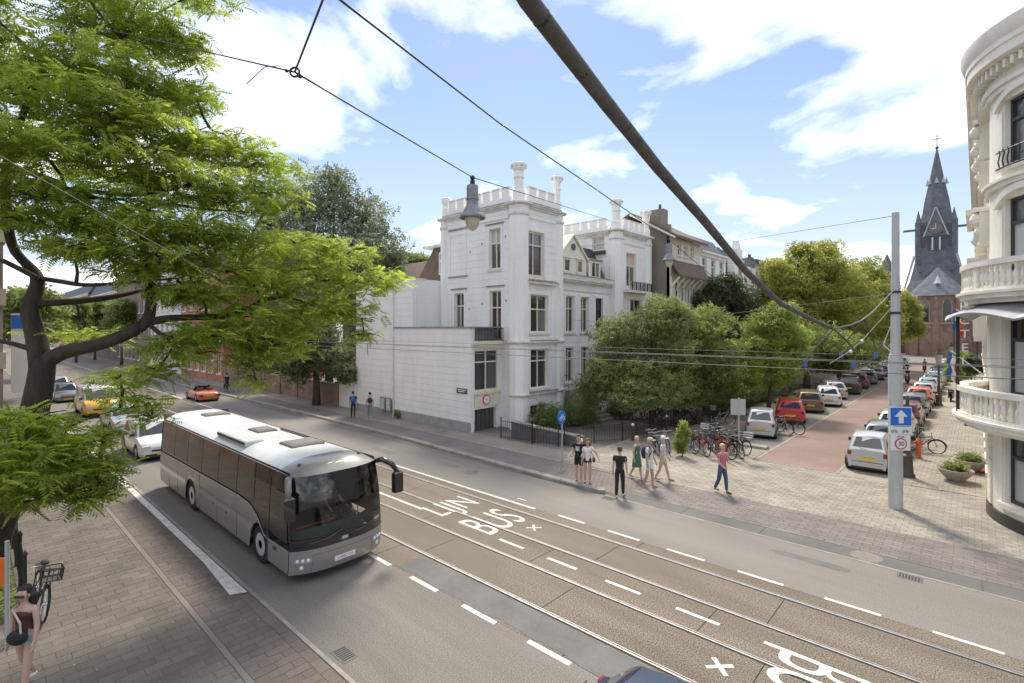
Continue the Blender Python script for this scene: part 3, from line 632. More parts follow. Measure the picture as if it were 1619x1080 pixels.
# taller rear annexe to the left
A3 = PY(20.08)
wall(hs, A3, -34.2, -29.1, 0.45, 9.35, [], WHITE, course=0.42, th=.3); MB().pb(A3, -34.2, -29.1, -.05, .45, -.3, .05).build('plinth', MATS['grey_plinth'], hs)
wall(hs, A3, -29.1, -27.23, 6.0, 9.35, [], WHITE, course=.42, th=.3)
MB().box(-34.17, -27.24, 20.4, 30, 0, 9.3).build('core', WHITE, hs)
MB().add([(-34.3, 20.0, 9.72), (-27.2, 20.4, 9.36), (-27.2, 21.2, 9.36), (-34.3, 21, 9.72), (-34.3, 20.0, 9.34), (-27.2, 20.4, 9.26), (-27.2, 21.2, 9.26), (-34.3, 21, 9.34)], [(0, 1, 2, 3), (4, 7, 6, 5), (0, 4, 5, 1), (1, 5, 6, 2), (2, 6, 7, 3), (3, 7, 4, 0)]).build('coping', WHITE2, hs)
MB().box(-34.35, -27.2, 19.98, 20.4, 9.3, 9.42).build('gutter', LEAD, hs)
rf = MB(); rf.prism([(-31.5, 9.4), (-27.2, 9.4), (-27.2, 11.9), (-29.3, 11.9)], 'y', 23.5, 30); rf.build('roof', TILE_BR, hs)
MB().box(-30.2, -27.2, 23.2, 30, 11.9, 12.05).build('roof_edge', WHITE2, hs)
window(hs, PY(23.45), -28.6, -27.5, 9.9, 11.5, m=SWHITE, cols=2, tr=.6, rec=-.03, sill=False)
MB().lathe([(.04, 0), (.04, 9.2)], -29.25, 19.95, 0, 8).build('drainpipe', WHITE2, hs)
# steps to the door with iron railing
st = thing('entrance_steps', (-19.2, 28.4, 0), 'stone entrance steps with iron railing beside the white house', 'steps')
for i in range(9): MB().box(-20.4, -19.9 + (8 - i) * .30, 27.55, 28.95, i * .21, i * .21 + .2).build('step', KERB, st)
for yy in (27.5, 29.0):
    m_ = MB(); m_.tube([(-17.6, yy, .95), (-20.1, yy, 2.85), (-20.45, yy, 2.9)], .025)
    for i in range(9): m_.tube([(-17.7 - i * .3, yy, i * .21), (-17.7 - i * .3, yy, 1.0 + i * .225)], .012, 4)
    m_.build('handrail', IRON, st)
# ---- cream hotel with rounded corner (right edge)
HC = (3.5, 23.0)
def arc(m, r0, r1, a0, a1, z0, z1, n=10):
    rows = [[], [], [], []]
    for i in range(n + 1):
        a = radians(a0 + (a1 - a0) * i / n)
        for k, (r, z) in enumerate(((r0, z0), (r1, z0), (r1, z1), (r0, z1))): rows[k].append((HC[0] + r * cos(a), HC[1] + r * sin(a), z))
    m.grid([rows[0], rows[1], rows[2], rows[3], rows[0]])
    for i in (0, n):
        m.add([rows[k][i] for k in range(4)], [(0, 1, 2, 3)])
    return m
ht = thing('hotel', (3.5, 23, 0), 'cream corner hotel with rounded front and stone balconies', 'hotel')
R0 = 3.2
ARCH = [(206, 232), (242, 268)]
LV = [(0.72, 2.78), (4.0, 6.45), (7.6, 9.95), (10.95, 12.95)]
z = 0.34
def apiece(a0, a1, z0, z1, r0=R0 - .35, r1=R0, name='wall', m=CREAMW, par=ht, n=None): return arc(MB(), r0, r1, a0, a1, z0, z1, n or max(2, int((a1 - a0) / 3))).build(name, m, par, auto=30)
edges = [0.34] + [q for l in LV for q in l] + [13.3]
for i in range(len(edges) - 1):
    if i % 2 == 0: apiece(180, 272, edges[i], edges[i + 1])
    else:
        for a0, a1 in ((180, 206), (232, 242), (268, 272)): apiece(a0, a1, edges[i], edges[i + 1])
apiece(178, 274, 0, .34, 2.9, R0 + .09, 'plinth', mat('black_plinth', (.035, .035, .035), .4))
FR = mat('dark_window_frame', (.035, .04, .038), .4)
for li, (z0, z1) in enumerate(LV):
    for a0, a1 in ARCH:
        f = MB()
        for aa, ab in ((a0, a0 + 1.6), (a1 - 1.6, a1)): arc(f, R0 - .26, R0 - .14, aa, ab, z0, z1, 2)
        arc(f, R0 - .26, R0 - .14, a0 + 1.6, a1 - 1.6, z1 - .09, z1, 6); arc(f, R0 - .26, R0 - .14, a0 + 1.6, a1 - 1.6, z0, z0 + .1, 6)
        zt = z0 + (z1 - z0) * .68; arc(f, R0 - .26, R0 - .13, a0 + 1.6, a1 - 1.6, zt - .05, zt + .05, 6)
        w = f.build('window', FR, ht)
        for (za, zb, g) in ((z0 + .1, zt - .05, GLASSL if li in (0, 1, 2) else GLASS), (zt + .05, z1 - .09, GLASS)):
            arc(MB(), R0 - .22, R0 - .2, a0 + 1.6, a1 - 1.6, za, zb, 8).build('pane', g, w)
        s = MB()   # moulded surround
        for aa, ab in ((a0 - 4.5, a0 - .3), (a1 + .3, a1 + 4.5)): arc(s, R0 - .01, R0 + .07, aa, ab, z0 - .1, z1 - (.3 if li > 1 else 0), 3)
        s.build('surround', CREAMW, w)
        if li > 1:    # segmental arched hoods
            h = MB(); am = (a0 + a1) / 2
            for k in range(10):
                t0, t1 = -1 + k * .2, -.8 + k * .2
                zz = lambda t: z1 - .25 + .42 * (1 - t * t)
                rows = []
                for r in (R0, R0 + .13):
                    for dz in (0, .2):
                        rows.append([(HC[0] + r * cos(radians(am + 19 * t)), HC[1] + r * sin(radians(am + 19 * t)), zz(t) + dz) for t in (t0, t1)])
                h.grid([rows[0], rows[2], rows[3], rows[1]])
            h.build('hood_mould', CREAMW, w)
        else: apiece(a0 - 5, a1 + 5, z1 + .1, z1 + .28, R0 - .02, R0 + .12, 'hood_mould', CREAMW, w)
        apiece(a0 - 3, a1 + 3, z0 - .16, z0 - .01, R0 - .2, R0 + .14, 'sill', CREAMW, w)
for z0, z1, d in ((2.98, 3.12, .25), (6.62, 6.75, .12), (10.35, 10.5, .12), (10.5, 10.58, .2), (13.25, 13.4, .12), (13.4, 13.55, .2)): apiece(178, 274, z0, z1, R0 - .1, R0 + d, 'string_course')
cpf = [(-.3, 13.56), (.08, 13.56), (.12, 13.62), (.13, 13.85), (.22, 13.93), (.25, 14.0), (.5, 14.03), (.56, 14.06), (.56, 14.32), (.6, 14.36), (.60, 14.52), (.64, 14.58), (.68, 14.7), (.72, 14.86), (.72, 14.96), (.66, 15.0), (-.3, 15.06)]
MB().grid([[(HC[0] + (R0 + d) * cos(radians(a)), HC[1] + (R0 + d) * sin(radians(a)), z) for a in range(176, 277, 2)] for d, z in cpf]).build('cornice', CREAMW, ht, auto=28)
for k in range(24):
    a = 178 + k * 4.1; apiece(a, a + 1.6, 13.75, 13.99, R0 + .1, R0 + .4, 'dentil', CREAMW, ht, 1)
apiece(176, 276, 15.05, 15.2, 0.2, R0 + .3, 'roof', LEAD)
# quoins on the ground floor pier
for k in range(7): apiece(181, 191, .4 + k * .36, .4 + k * .36 + .33, R0 - .01, R0 + .05, 'quoin')
BAL = MB().lathe([(.075, 0), (.075, .05), (.04, .08), (.05, .16), (.085, .28), (.07, .38), (.035, .5), (.05, .56), (.05, .6), (.075, .62), (.075, .66)], seg=10).mesh('baluster'); BAL.materials.append(CREAMW); BAL.shade_smooth()
def balcony(zf, rout, a0, a1, step):
    s = apiece(a0, a1, zf - .22, zf - .08, R0 - .05, rout, 'balcony')
    apiece(a0, a1, zf - .08, zf, R0 - .05, rout + .09, 'balcony_edge', CREAMW, s)
    apiece(a0 + 2, a1 - 2, zf - .36, zf - .22, R0 - .05, rout - .22, 'balcony_corbel', CREAMW, s)
    apiece(a0, a1, zf, zf + .1, rout - .3, rout - .03, 'balustrade_base', CREAMW, s)
    apiece(a0, a1, zf + .76, zf + .92, rout - .32, rout - .01, 'balustrade_rail', CREAMW, s)
    n = int((a1 - a0) / step)
    for i in range(n + 1):
        a = radians(a0 + (a1 - a0) * i / n)
        if i % 9 == 0:
            d = (a1 - a0) / n * .5; apiece(math.degrees(a) - d, math.degrees(a) + d, zf + .1, zf + .76, rout - .28, rout - .05, 'balustrade_pier', CREAMW, s, 2)
        else:
            o = bpy.data.objects.new('baluster', BAL); COL.objects.link(o); o.parent = s; w = absloc(s)
            o.location = (HC[0] + (rout - .165) * cos(a) - w[0], HC[1] + (rout - .165) * sin(a) - w[1], zf + .1 - w[2])
    return s
balcony(3.22, 4.05, 148, 276, 3.0); balcony(7.15, 3.95, 150, 276, 3.0)
# scalloped zinc canopy under the upper balcony
ZINC = mat('zinc_sheet', (.30, .31, .33), .45, var=.15, scale=3, metal=.3, world_co=True)
rows = [[], []]
for i in range(61):
    a = radians(148 + 124 * i / 60); ph = (i % 20) / 20
    rows[0].append((HC[0] + 3.3 * cos(a), HC[1] + 3.3 * sin(a), 6.86)); ro = 4.35 - .1 * abs(sin(pi * ph)); rows[1].append((HC[0] + ro * cos(a), HC[1] + ro * sin(a), 6.28 + .22 * sin(pi * ph)))
low = [(p[0], p[1], p[2] - .06) for p in rows[1]]
cn = MB().grid([rows[0], rows[1], low]).build('canopy', ZINC, ht)
for a in (186, 230):
    aa = radians(a); MB().tube([(HC[0] + 4.0 * cos(aa), HC[1] + 4.0 * sin(aa), 3.25), (HC[0] + 4.0 * cos(aa), HC[1] + 4.0 * sin(aa), 6.4)], .05, 8).build('canopy_post', IRON, ht) if a == 186 else None
# side street front (seen edge on), with bays, consoles and balconies
FS = PXm(0.32)
opsH = [(25.2 + i * 2.7, 26.5 + i * 2.7, a, b) for i in range(11) for a, b in ((.8, 2.8), (4.1, 6.3), (7.6, 9.7), (10.9, 12.6))]
wall(ht, FS, 23.0, 56, 0, 13.3, opsH, CREAMW)
for o in opsH: window(ht, FS, *o, m=FR, cols=1, tr=.68, sill=True, surround=CREAMW, sillm=CREAMW)
MB().box(.7, 16, 23.3, 56, 0, 14.6).build('core', CREAMW, ht)
for za, zb, d in ((13.3, 13.9, .3), (13.9, 14.4, .5), (14.4, 14.95, .62)): MB().pb(FS, 23, 56, za, zb, -.3, d).build('cornice', CREAMW, ht)
for y, z0 in ((24.6, 12.0), (27.2, 12.0), (29.9, 12.0), (24.6, 8.9), (27.4, 9.2), (30.4, 8.9)):       # carved scroll consoles
    c = MB(); c.box(.05, .32, y - .2, y + .2, z0, z0 + 1.25); c.sphere((.02, y, z0 + 1.0), .24, 8, 6); c.sphere((.1, y, z0 + .55), .2, 8, 6); c.sphere((.16, y, z0 + .1), .16, 8, 6); c.box(-.12, .32, y - .26, y + .26, z0 + 1.25, z0 + 1.4)
    c.build('console', CREAMW, ht)
for y0, y1, z0, d in ((26.5, 31, 10.4, .55), (26.8, 30.6, 8.5, .5), (27, 30.5, 6.9, .6), (33, 37, 9.2, .6), (33, 37, 6.6, .6)):
    b_ = MB().pb(FS, y0, y1, z0, z0 + .22, 0, d + .1).build('bay_cornice', CREAMW, ht); MB().pb(FS, y0 + .2, y1 - .2, z0 - 1.2, z0, 0, d - .15).build('bay', CREAMW, b_)
# main street front beyond the corner
FM = PY(19.82); wall(ht, FM, 3.5, 22, 0, 13.3, [(5, 6.3, a, b) for a, b in LV], CREAMW); MB().box(3.6, 22, 20.2, 24, 0, 14.6).build('core', CREAMW, ht)
for z0, z1, d in ((13.3, 14.0, .3), (14.0, 14.95, .6)): MB().pb(FM, 3.5, 22, z0, z1, -.3, d).build('cornice', CREAMW, ht)
fb = MB()
for a0, a1 in ARCH:
    for k in range(9):
        a = radians(a0 + (a1 - a0) * k / 8); x, y = HC[0] + (R0 + .12) * cos(a), HC[1] + (R0 + .12) * sin(a)
        fb.tube([(x, y, 10.85), (x + .05 * cos(a), y + .05 * sin(a), 11.1), (x, y, 11.35), (x - .03, y, 11.45)], .02, 5)
    for zz in (10.9, 11.4): fb.tube([(HC[0] + (R0 + .14) * cos(radians(a0 - 3 + k * 3)), HC[1] + (R0 + .14) * sin(radians(a0 - 3 + k * 3)), zz) for k in range(11)], .022, 5)
fb.build('window_guard', IRON, ht)
# hotel letters on a bracket, flags, awning pole
lt = thing('hotel_sign', (-.15, 36, 5), 'tall vertical sign of single white letters HOTEL on the cream front', 'sign')
MB().box(-.02, .02, 36.02, 36.06, 3.6, 7.6).build('sign_post', IRON, lt)
for i, ch in enumerate('HOTEL'):
    me = text_mesh(ch, .62, 'letter', .03); o = link(me, 'letter', SWHITE, lt); o.rotation_euler = (pi / 2, 0, 0); o.location = (-.33, 0, 7.15 - i * .72 - 5)
    MB().box(-.3, .3, 36.05, 36.07, 7.2 - i * .72, 7.22 - i * .72).build('bracket', IRON, lt)
def flag(y, label, z):
    t = thing('flag', (-.1, y, z), label, 'flag')
    MB().tube([(.3, y, z - .3), (-.95, y, z + .9)], .03, 6).build('flag_pole', SWHITE, t)
    for i, m in enumerate((mat('flag_red', (.5, .05, .04), .8), mat('flag_white', (.75, .75, .75), .8), mat('flag_blue', (.04, .12, .42), .8))):
        rows = []
        for k in range(9):
            q = k / 8; x0 = -.5 - .45 * (i / 3) - .15; rows.append([(x0 - .15 * j + .04 * sin(k * 1.3 + i), y + .08 * sin(k * .9 + j), z + .45 + .14 * i * 1.0 + .14 * j - q * 1.25) for j in (0, 1)])
        MB().grid(rows).build('stripe', m, t)
flag(33.5, 'lower red white and blue flag hanging on the hotel front', 4.0); flag(41.0, 'farther red white and blue flag high on the hotel front', 6.3)
# ---- more cream houses beyond the hotel
def plain_house(name, label, P, u0, u1, z1, depth, m, ops, roof=None, rm=SLATE, fm=SWHITE, cat='house', roofh=2.5, chim=0, base=0.0, cor=True, tr=.62, trim=CREAMW):
    ax_, c, s = P; cx = (u0 + u1) / 2
    t = thing(name, (c - s * depth / 2, cx, 0) if ax_ == 'x' else (cx, c - s * depth / 2, 0), label, cat)
    wall(t, P, u0, u1, base, z1, ops, m)
    MB().pb(P, u0, u1, base, z1, -depth, -.36).build('core', m, t)
    for o in ops: window(t, P, *o, m=fm, cols=2 if o[1] - o[0] > .9 else 1, tr=tr, sillm=trim)
    if cor: cornice(t, P, u0, u1, z1, [(-.3, 0, .12), (0, .18, .3)], trim)
    if roof == 'mansard':
        b = MB(); zz = z1 + .18
        if ax_ == 'x': b.prism([(c - s * .1, zz), (c - s * depth, zz), (c - s * (depth - 1), zz + roofh), (c - s * 1.3, zz + roofh)], 'y', u0, u1)
        else: b.prism([(c - s * .1, zz), (c - s * depth, zz), (c - s * (depth - 1), zz + roofh), (c - s * 1.3, zz + roofh)], 'x', u0, u1)
        b.build('roof', rm, t)
    if roof == 'gable':
        b = MB(); b.prism([(u0 - .2, z1 + .18), (u1 + .2, z1 + .18), (cx, z1 + roofh)], 'x' if ax_ == 'x' else 'y', c + s * .25, c - s * depth); b.build('roof', rm, t)
    for k in range(chim):
        u = u0 + (u1 - u0) * (k + .5) / chim; ch = MB().pb(P, u - .5, u + .5, z1, z1 + roofh + 1.4, -depth * .5 - .4, -depth * .5 + .4).build('chimney', BRICK_BR, t)
        for j in (-.25, .25): MB().lathe([(.14, 0), (.11, .45)], *((c - s * depth * .5, u + j) if ax_ == 'x' else (u + j, c - s * depth * .5)), z1 + roofh + 1.4, 8).build('chimney_pot', TILE_BR, ch)
    return t
def grid_ops(u0, u1, n, zs, w=1.1, h=1.9):
    st = (u1 - u0) / n; return [(u0 + (i + .5) * st - w / 2, u0 + (i + .5) * st + w / 2, z, z + h) for z in zs for i in range(n)]
for i, (a, b, h, m_, lb) in enumerate(((56, 66, 12.2, CREAMW, 'pale stone house just beyond the hotel'), (66.2, 78, 13.0, mat('ochre_render', (.52, .44, .32), .8, var=.1, scale=1, world_co=True), 'ochre rendered house second beyond the hotel'), (78.2, 96, 12.4, BRICK_BR, 'brown brick house far down the side street on the right'))):
    plain_house('side_street_house', lb, PXm(.6), a, b, h, 10, m_, grid_ops(a, b, 4, (1, 4.3, 7.6)), 'mansard')
# ---- half timbered brown house next to the crenellated one
tb = thing('timbered_house', (-22, 42.5, 0), 'brown house with timber gables and overhanging tiled roofs', 'house')
BRN = mat('brown_render', (.25, .215, .18), .85, var=.12, scale=.8, detail=6, world_co=True)
wall(tb, PY(39.4), -27, -18.6, 0, 14.6, [], BRN); 
TB = PX(-18.5); opsT = [(40.2 + i * 1.25, 41.1 + i * 1.25, z, z + 1.75) for i in range(4) for z in (1.2, 4.6, 8.2)] + [(40.6 + i * 1.3, 41.4 + i * 1.3, 12.2, 13.2) for i in range(3)]
wall(tb, TB, 39.4, 45.4, 0, 13.6, opsT, mat('cream_render', (.66, .61, .52), .8, var=.08, scale=1, world_co=True)); MB().box(-27, -18.9, 39.8, 45.4, 0, 13.5).build('core', BRN, tb)
for o in opsT: window(tb, TB, *o, m=SWHITE, cols=2, tr=.6)
MB().prism([(-17.6, 10.35), (-18.45, 11.7), (-18.45, 11.45), (-17.6, 10.2)], 'y', 39.2, 45.6).build('lower_roof', TILE_BR, tb)
for k in range(7):
    y = 39.4 + k * .98; MB().prism([(-18.45, 9.3), (-17.65, 10.2), (-17.75, 10.3), (-18.45, 9.55)], 'y', y - .05, y + .05).build('eave_bracket', CREAM, tb)
for k in range(6): MB().pb(TB, 39.5 + k * 1.18 - .08, 39.5 + k * 1.18 + .08, 6.5, 10.3, .0, .06).build('timber_post', SWHITE, tb)
MB().prism([(-17.9, 13.65), (-22, 16.0), (-27, 13.4), (-27, 13.1), (-22, 15.75), (-17.9, 13.4)], 'y', 39.0, 45.8).build('roof', TILE_BR, tb)
MB().prism([(-17.9, 13.45), (-17.9, 13.3), (-22, 15.7), (-22, 15.95)], 'y', 38.9, 39.0).build('verge_board', CREAM, tb)
for y in (44.6,):
    ch = MB().box(-22.4, -21.5, y - .3, y + .6, 14, 17.2).build('chimney', BRN, tb); MB().lathe([(.15, 0), (.12, .5)], -22, y, 17.2, 8).build('chimney_pot', TILE_BR, ch)
MB().box(-20.4, -19.4, 39.45, 40.3, 14, 16.0).build('chimney', BRN, tb)
# ---- row of white and grey gabled houses behind the garden trees
plain_house('gabled_house', 'white stucco house with slate mansard beside the timbered brown house', PX(-18.6), 45.5, 52, 13.0, 9, WHITE, grid_ops(45.5, 52, 3, (1.2, 4.6, 8.0, 10.7)), 'mansard', roofh=1.6, chim=1)
gb = plain_house('gabled_house', 'white house with tall stepped gable behind the dark yew tree', PX(-18.6), 52.2, 58, 10.8, 9, WHITE, grid_ops(52.2, 58, 3, (1.2, 4.5, 7.8)), 'mansard', roofh=3.4)
MB().prism([(53.6, 11.0), (56.6, 11.0), (56.6, 13.2), (56.0, 13.2), (56.0, 14.3), (55.4, 14.3), (55.1, 15.2), (54.8, 14.3), (54.2, 14.3), (54.2, 13.2), (53.6, 13.2)], 'x', -19, -18.3).build('gable', WHITE, gb); window(gb, PX(-18.28), 54.6, 55.6, 11.5, 13, cols=2, tr=.6, rec=-.03)
gb = plain_house('gabled_house', 'grey slate roofed house with blue dormers and red chimney', PX(-18.6), 58.2, 66, 10.8, 9, BRICK_BR, grid_ops(58.2, 66, 4, (1.2, 4.5, 7.8)), 'mansard', roofh=3.2, chim=1)
for y in (59.6, 61.8, 64): dmr = MB().box(-20, -18.7, y - .6, y + .6, 11, 12.9).build('dormer', SWHITE, gb); window(gb, PX(-18.68), y - .45, y + .45, 11.3, 12.6, cols=2, tr=None, rec=-.03, sill=False)
plain_house('gabled_house', 'brown brick house with white window frames beyond the red chimney', PX(-18.6), 66.2, 76, 11.8, 9, BRICK_BR, grid_ops(66.2, 76, 4, (1.2, 4.6, 8.2)), 'mansard', roofh=2.6, chim=2)
plain_house('gabled_house', 'long pale brick house far behind the yellow-green trees', PX(-18.6), 76.2, 110, 11.5, 9, BRICK_BR, grid_ops(76.2, 110, 9, (4.6, 8.2)), 'mansard', roofh=2.6, chim=2)
# ---- left along the main street
gw = thing('garden_wall', (-45, 20, 0), 'brown brick garden wall along the far pavement', 'wall')
MB().box(-62, -36.8, 19.98, 20.28, 0, 1.62).build('wall', brickmat('garden_wall_brick', (.25, .155, .115), (.30, .19, .14), (.33, .29, .25), 4.0), gw)
for k in range(26):
    x0 = -62 + k * .97
    MB().cbox(x0, x0 + .96, 19.93, 20.33, 1.62, 1.72, .02).build('coping_stone', KERB, gw)
for k in range(8): MB().box(-61.6 + k * 3.5, -61.15 + k * 3.5, 19.9, 20.36, 0, 1.85).build('pier', MATS['garden_wall_brick'], gw)
ww = thing('white_wall', (-35.5, 20, 0), 'short white rendered wall joining the white annexe', 'wall'); MB().box(-36.78, -34.22, 20.02, 20.3, 0, 2.05).build('wall', WHITE, ww); MB().box(-36.8, -34.21, 19.98, 20.34, 2.05, 2.12).build('coping', WHITE2, ww)
dh = thing('dark_brick_house', (-44, 34, 0), 'dark brick house with small white windows behind the garden wall', 'house')
PD = PY(30); opsD = [(-45.6, -44.5, 2.9, 4.6), (-43.6, -43.0, 3.5, 4.6), (-47.4, -46.8, 3.5, 4.6), (-45.6, -44.5, 7.2, 9.0), (-42, -41, 7.2, 9.0), (-49, -48, 7.2, 9)]
wall(dh, PD, -54, -39, 0, 9.5, opsD, BRICK_DK); MB().box(-54, -39, 30.4, 40, 0, 9.4).build('core', BRICK_DK, dh)
for o in opsD: window(dh, PD, *o, m=SWHITE, cols=2, tr=.6)
MB().prism([(29.4, 9.4), (35, 13.5), (40.5, 9.4)], 'x', -54.5, -38.5).build('roof', TILE_BR, dh)
plain_house('brick_house', 'orange brick house at the end of the garden wall', PY(20.0), -78, -62.2, 12.5, 12, BRICK_OR, grid_ops(-78, -62.2, 6, (.9, 4.6, 8.3), 1.3, 2.2), 'mansard', TILE_BR)
plain_house('brick_house', 'white plastered house left of the orange brick one', PY(20.0), -94, -78.2, 13.5, 12, WHITE2, grid_ops(-94, -78.2, 6, (.9, 4.6, 8.6), 1.3, 2.2), 'mansard')
plain_house('brick_house', 'tall brown brick house third along the far pavement', PY(20.0), -118, -94.2, 14.5, 12, BRICK_BR, grid_ops(-118, -94.2, 8, (.9, 4.6, 8.6), 1.3, 2.2), 'mansard')
plain_house('brick_house', 'grey slate-roofed house far down the main street', PY(20.0), -150, -118.2, 13, 12, BRICK_DK, grid_ops(-150, -118.2, 9, (4.6, 8.6), 1.3, 2.2), 'mansard')
plain_house('brick_house', 'pale house closing the view at the far end of the main street', ('x', -232, 1), -40, 24, 15, 14, WHITE2, grid_ops(-40, 24, 14, (1, 4.6, 8.6), 1.4, 2.2), 'mansard')
plain_house('brick_house', 'orange brick house near the far end of the main street', PY(20.0), -200, -150.2, 14, 12, BRICK_OR, grid_ops(-200, -150.2, 12, (4.6, 8.6), 1.3, 2.2), 'mansard')
# brick building at the left edge on the camera side
nb = thing('brick_building', (-27, -3, 0), 'brown brick building at the left edge behind the tree trunk', 'building')
MB().box(-60, -21.6, -12, .9, 0, 9.6).build('wall', brickmat('near_brick', (.24, .165, .12), (.30, .22, .16), (.3, .27, .23), 4.4), nb)
for k in range(5): MB().box(-22.4, -21.5, -.2, .96, 1.0 + k * 1.9, 1.5 + k * 1.9).build('stone_band', mat('sandstone_band', (.48, .40, .29), .85, var=.15, scale=2, world_co=True), nb)
MB().box(-60, -21.7, -12, .8, 9.6, 15.5).build('upper_wall', mat('grey_panel', (.42, .45, .50), .6, var=.08, scale=1, world_co=True), nb)
for k in range(4): window(nb, ('y', .9, 1), -30 - k * 4, -28.2 - k * 4, 4.5, 7, m=SWHITE)
bs = thing('banner_sign', (-23.2, 1.6, 3), 'tall white hanging banner with blue head behind the tree trunk', 'sign')
MB().box(-23.25, -23.2, 1.15, 1.85, 3.9, 6.5).build('panel', SWHITE, bs); MB().box(-23.195, -23.19, 1.15, 1.85, 6.0, 6.45).build('panel_head', BLUE, bs); MB().box(-23.25, -23.2, .85, 1.85, 6.55, 6.6).build('bracket', IRON, bs)
SLATE_T = SLATE; SLATE = mat('church_slate', (.15, .16, .18), .95, spec=.1, var=.25, scale=.8, detail=6, world_co=True)
# ---- church
ch = thing('church', (-7, 160, 0), 'brick church with slate spire and clock at the end of the side street', 'church')
ax0, ay0 = -6.6, 147.5
cpts = [(ax0 + 5.1 * cos(radians(a)), ay0 + 5.1 * sin(radians(a))) for a in (180, 225, 270, 315, 360)]
pa = [(ax0 - 5.1, ay0 + 12)] + cpts + [(ax0 + 5.1, ay0 + 12)]
MB().prism(pa, 'z', 0, 13.3).build('apse_wall', BRICK_CH, ch)
for i in range(len(cpts) - 1):       # pointed windows and buttresses on each face of the apse
    (x0, y0), (x1, y1) = cpts[i], cpts[i + 1]; mx, my = (x0 + x1) / 2, (y0 + y1) / 2; L = math.hypot(x1 - x0, y1 - y0); tx, ty = (x1 - x0) / L, (y1 - y0) / L; nx, ny = ty, -tx
    prof = [(-.75, 7.6), (.75, 7.6), (.75, 11.2), (.45, 12.1), (0, 12.5), (-.45, 12.1), (-.75, 11.2)]
    for nm, sc, d, m_ in (('window_surround', 1.25, .12, mat('church_stone', (.34, .27, .2), .8, var=.15, scale=1)), ('window', .95, .2, GLASSD)):
        b = MB(); P2 = [(p[0] * sc, 7.6 + (p[1] - 7.6) * (1.03 if sc > 1 else 1)) for p in prof]; vs = [(mx + nx * d * k + tx * p[0], my + ny * d * k + ty * p[0], p[1]) for k in (0, 1) for p in P2]; n = len(P2)
        b.add(vs, [tuple(range(n, 2 * n))] + [(j, (j + 1) % n, n + (j + 1) % n, n + j) for j in range(n)]); b.build(nm, m_, ch)
    b = MB(); vs = [(mx + nx * k + tx * a, my + ny * k + ty * a, zz) for k in (0, .35) for a, zz in ((-1.7, 7.0), (1.7, 7.0), (1.7, 7.4), (-1.7, 7.4))]; b.add(vs, [(4, 5, 6, 7), (0, 1, 5, 4), (2, 3, 7, 6)]); b.build('string_course', MATS['church_stone'], ch)
for (x0, y0) in cpts: MB().lathe([(.75, 0), (.75, 7), (.5, 7.6), (.5, 12.5), (.2, 13.3)], x0, y0, 0, 4, pi / 4).build('buttress', BRICK_CH, ch)
er = [(ax0 + 5.7 * cos(radians(a)), ay0 + 5.7 * sin(radians(a)), 13.2) for a in (180, 225, 270, 315, 360)]; ap = (ax0, ay0 + 4, 20.2)
er = [(ax0 - 5.7, ay0 + 12, 13.2)] + er + [(ax0 + 5.7, ay0 + 12, 13.2)]
rf = MB(); rf.add(er + [ap, (ax0, ay0 + 12, 20.2)], [(i, i + 1, 7) for i in range(1, 5)] + [(0, 1, 7, 8), (5, 6, 8, 7), tuple(range(6, -1, -1))]); rf.build('apse_roof', SLATE, ch)
MB().lathe([(.7, 0), (.5, .4), (.01, 1.9)], ax0 + .2, ay0 - 2.4, 16.0, 4).build('roof_vent', mat('vent_white', (.6, .62, .63), .6), ch)
tx0, ty0 = -7.4, 165.0
MB().prism([(tx0 - 9, ty0 - 6), (tx0 + 9, ty0 - 6), (tx0 + 9, ty0 + 14), (tx0 - 9, ty0 + 14)], 'z', 0, 14).build('nave_wall', BRICK_CH, ch)
MB().lathe([(7.6, 13.5), (5.6, 18), (4.7, 22), (4.1, 25.6)], tx0, ty0, 0, 8, pi / 8).build('crossing_roof', SLATE, ch)
MB().prism([(tx0 - 3.3, ty0 - 4.4), (tx0 + 3.3, ty0 - 4.4), (tx0 + 3.3, ty0 + 4.4), (tx0 - 3.3, ty0 + 4.4)], 'z', 20, 32.2).build('tower', SLATE, ch)
for sx in (-1, 1):
    MB().lathe([(.7, 22), (.7, 32.3), (.55, 32.6), (.05, 35.2)], tx0 + sx * 3.35, ty0 - 4.0, 0, 8).build('corner_turret', SLATE, ch)
    for zz in (26, 29): MB().box(tx0 + sx * 2.45 - .4, tx0 + sx * 2.45 + .4, ty0 - 4.6, ty0 - 4.39, zz, zz + 2.4).build('louvre', GLASSD, ch)
    MB().box(tx0 + sx * 3.9, tx0 + sx * 6.3, ty0 - 4.6, ty0 - 4.2, 30.2, 30.7).build('gargoyle', SLATE, ch)
    MB().prism([(tx0 + sx * 5.6, 16.0), (tx0 + sx * 6.0, 15.8), (tx0 + sx * 4.1, 23.8), (tx0 + sx * 3.7, 23.6)], 'y', ty0 - 7.6, ty0 - 7.2).build('hip_rafter', mat('lead_flashing', (.42, .45, .48), .5), ch)
gm = MB().prism([(tx0 - 2.4, 28.6), (tx0 + 2.4, 28.6), (tx0, 35.6)], 'y', ty0 - 4.8, ty0 - 3).build('clock_gable', SLATE, ch)
for sx in (-1, 1): MB().prism([(tx0 + sx * 2.5, 28.5), (tx0 + sx * 2.2, 28.5), (tx0 - sx * .1, 35.6), (tx0, 36.1)], 'y', ty0 - 4.95, ty0 - 4.78).build('gable_coping', MATS['lead_flashing'], ch)
ck = MB().lathe([(1.3, 0), (1.3, .25)], 0, 0, 0, 20); ck.v = [(tx0 + p[0], ty0 - 4.8 - p[2], 30.4 + p[1]) for p in ck.v]; ck = ck.build('clock_face', mat('clock_dial', (.16, .15, .14), .6), ch)
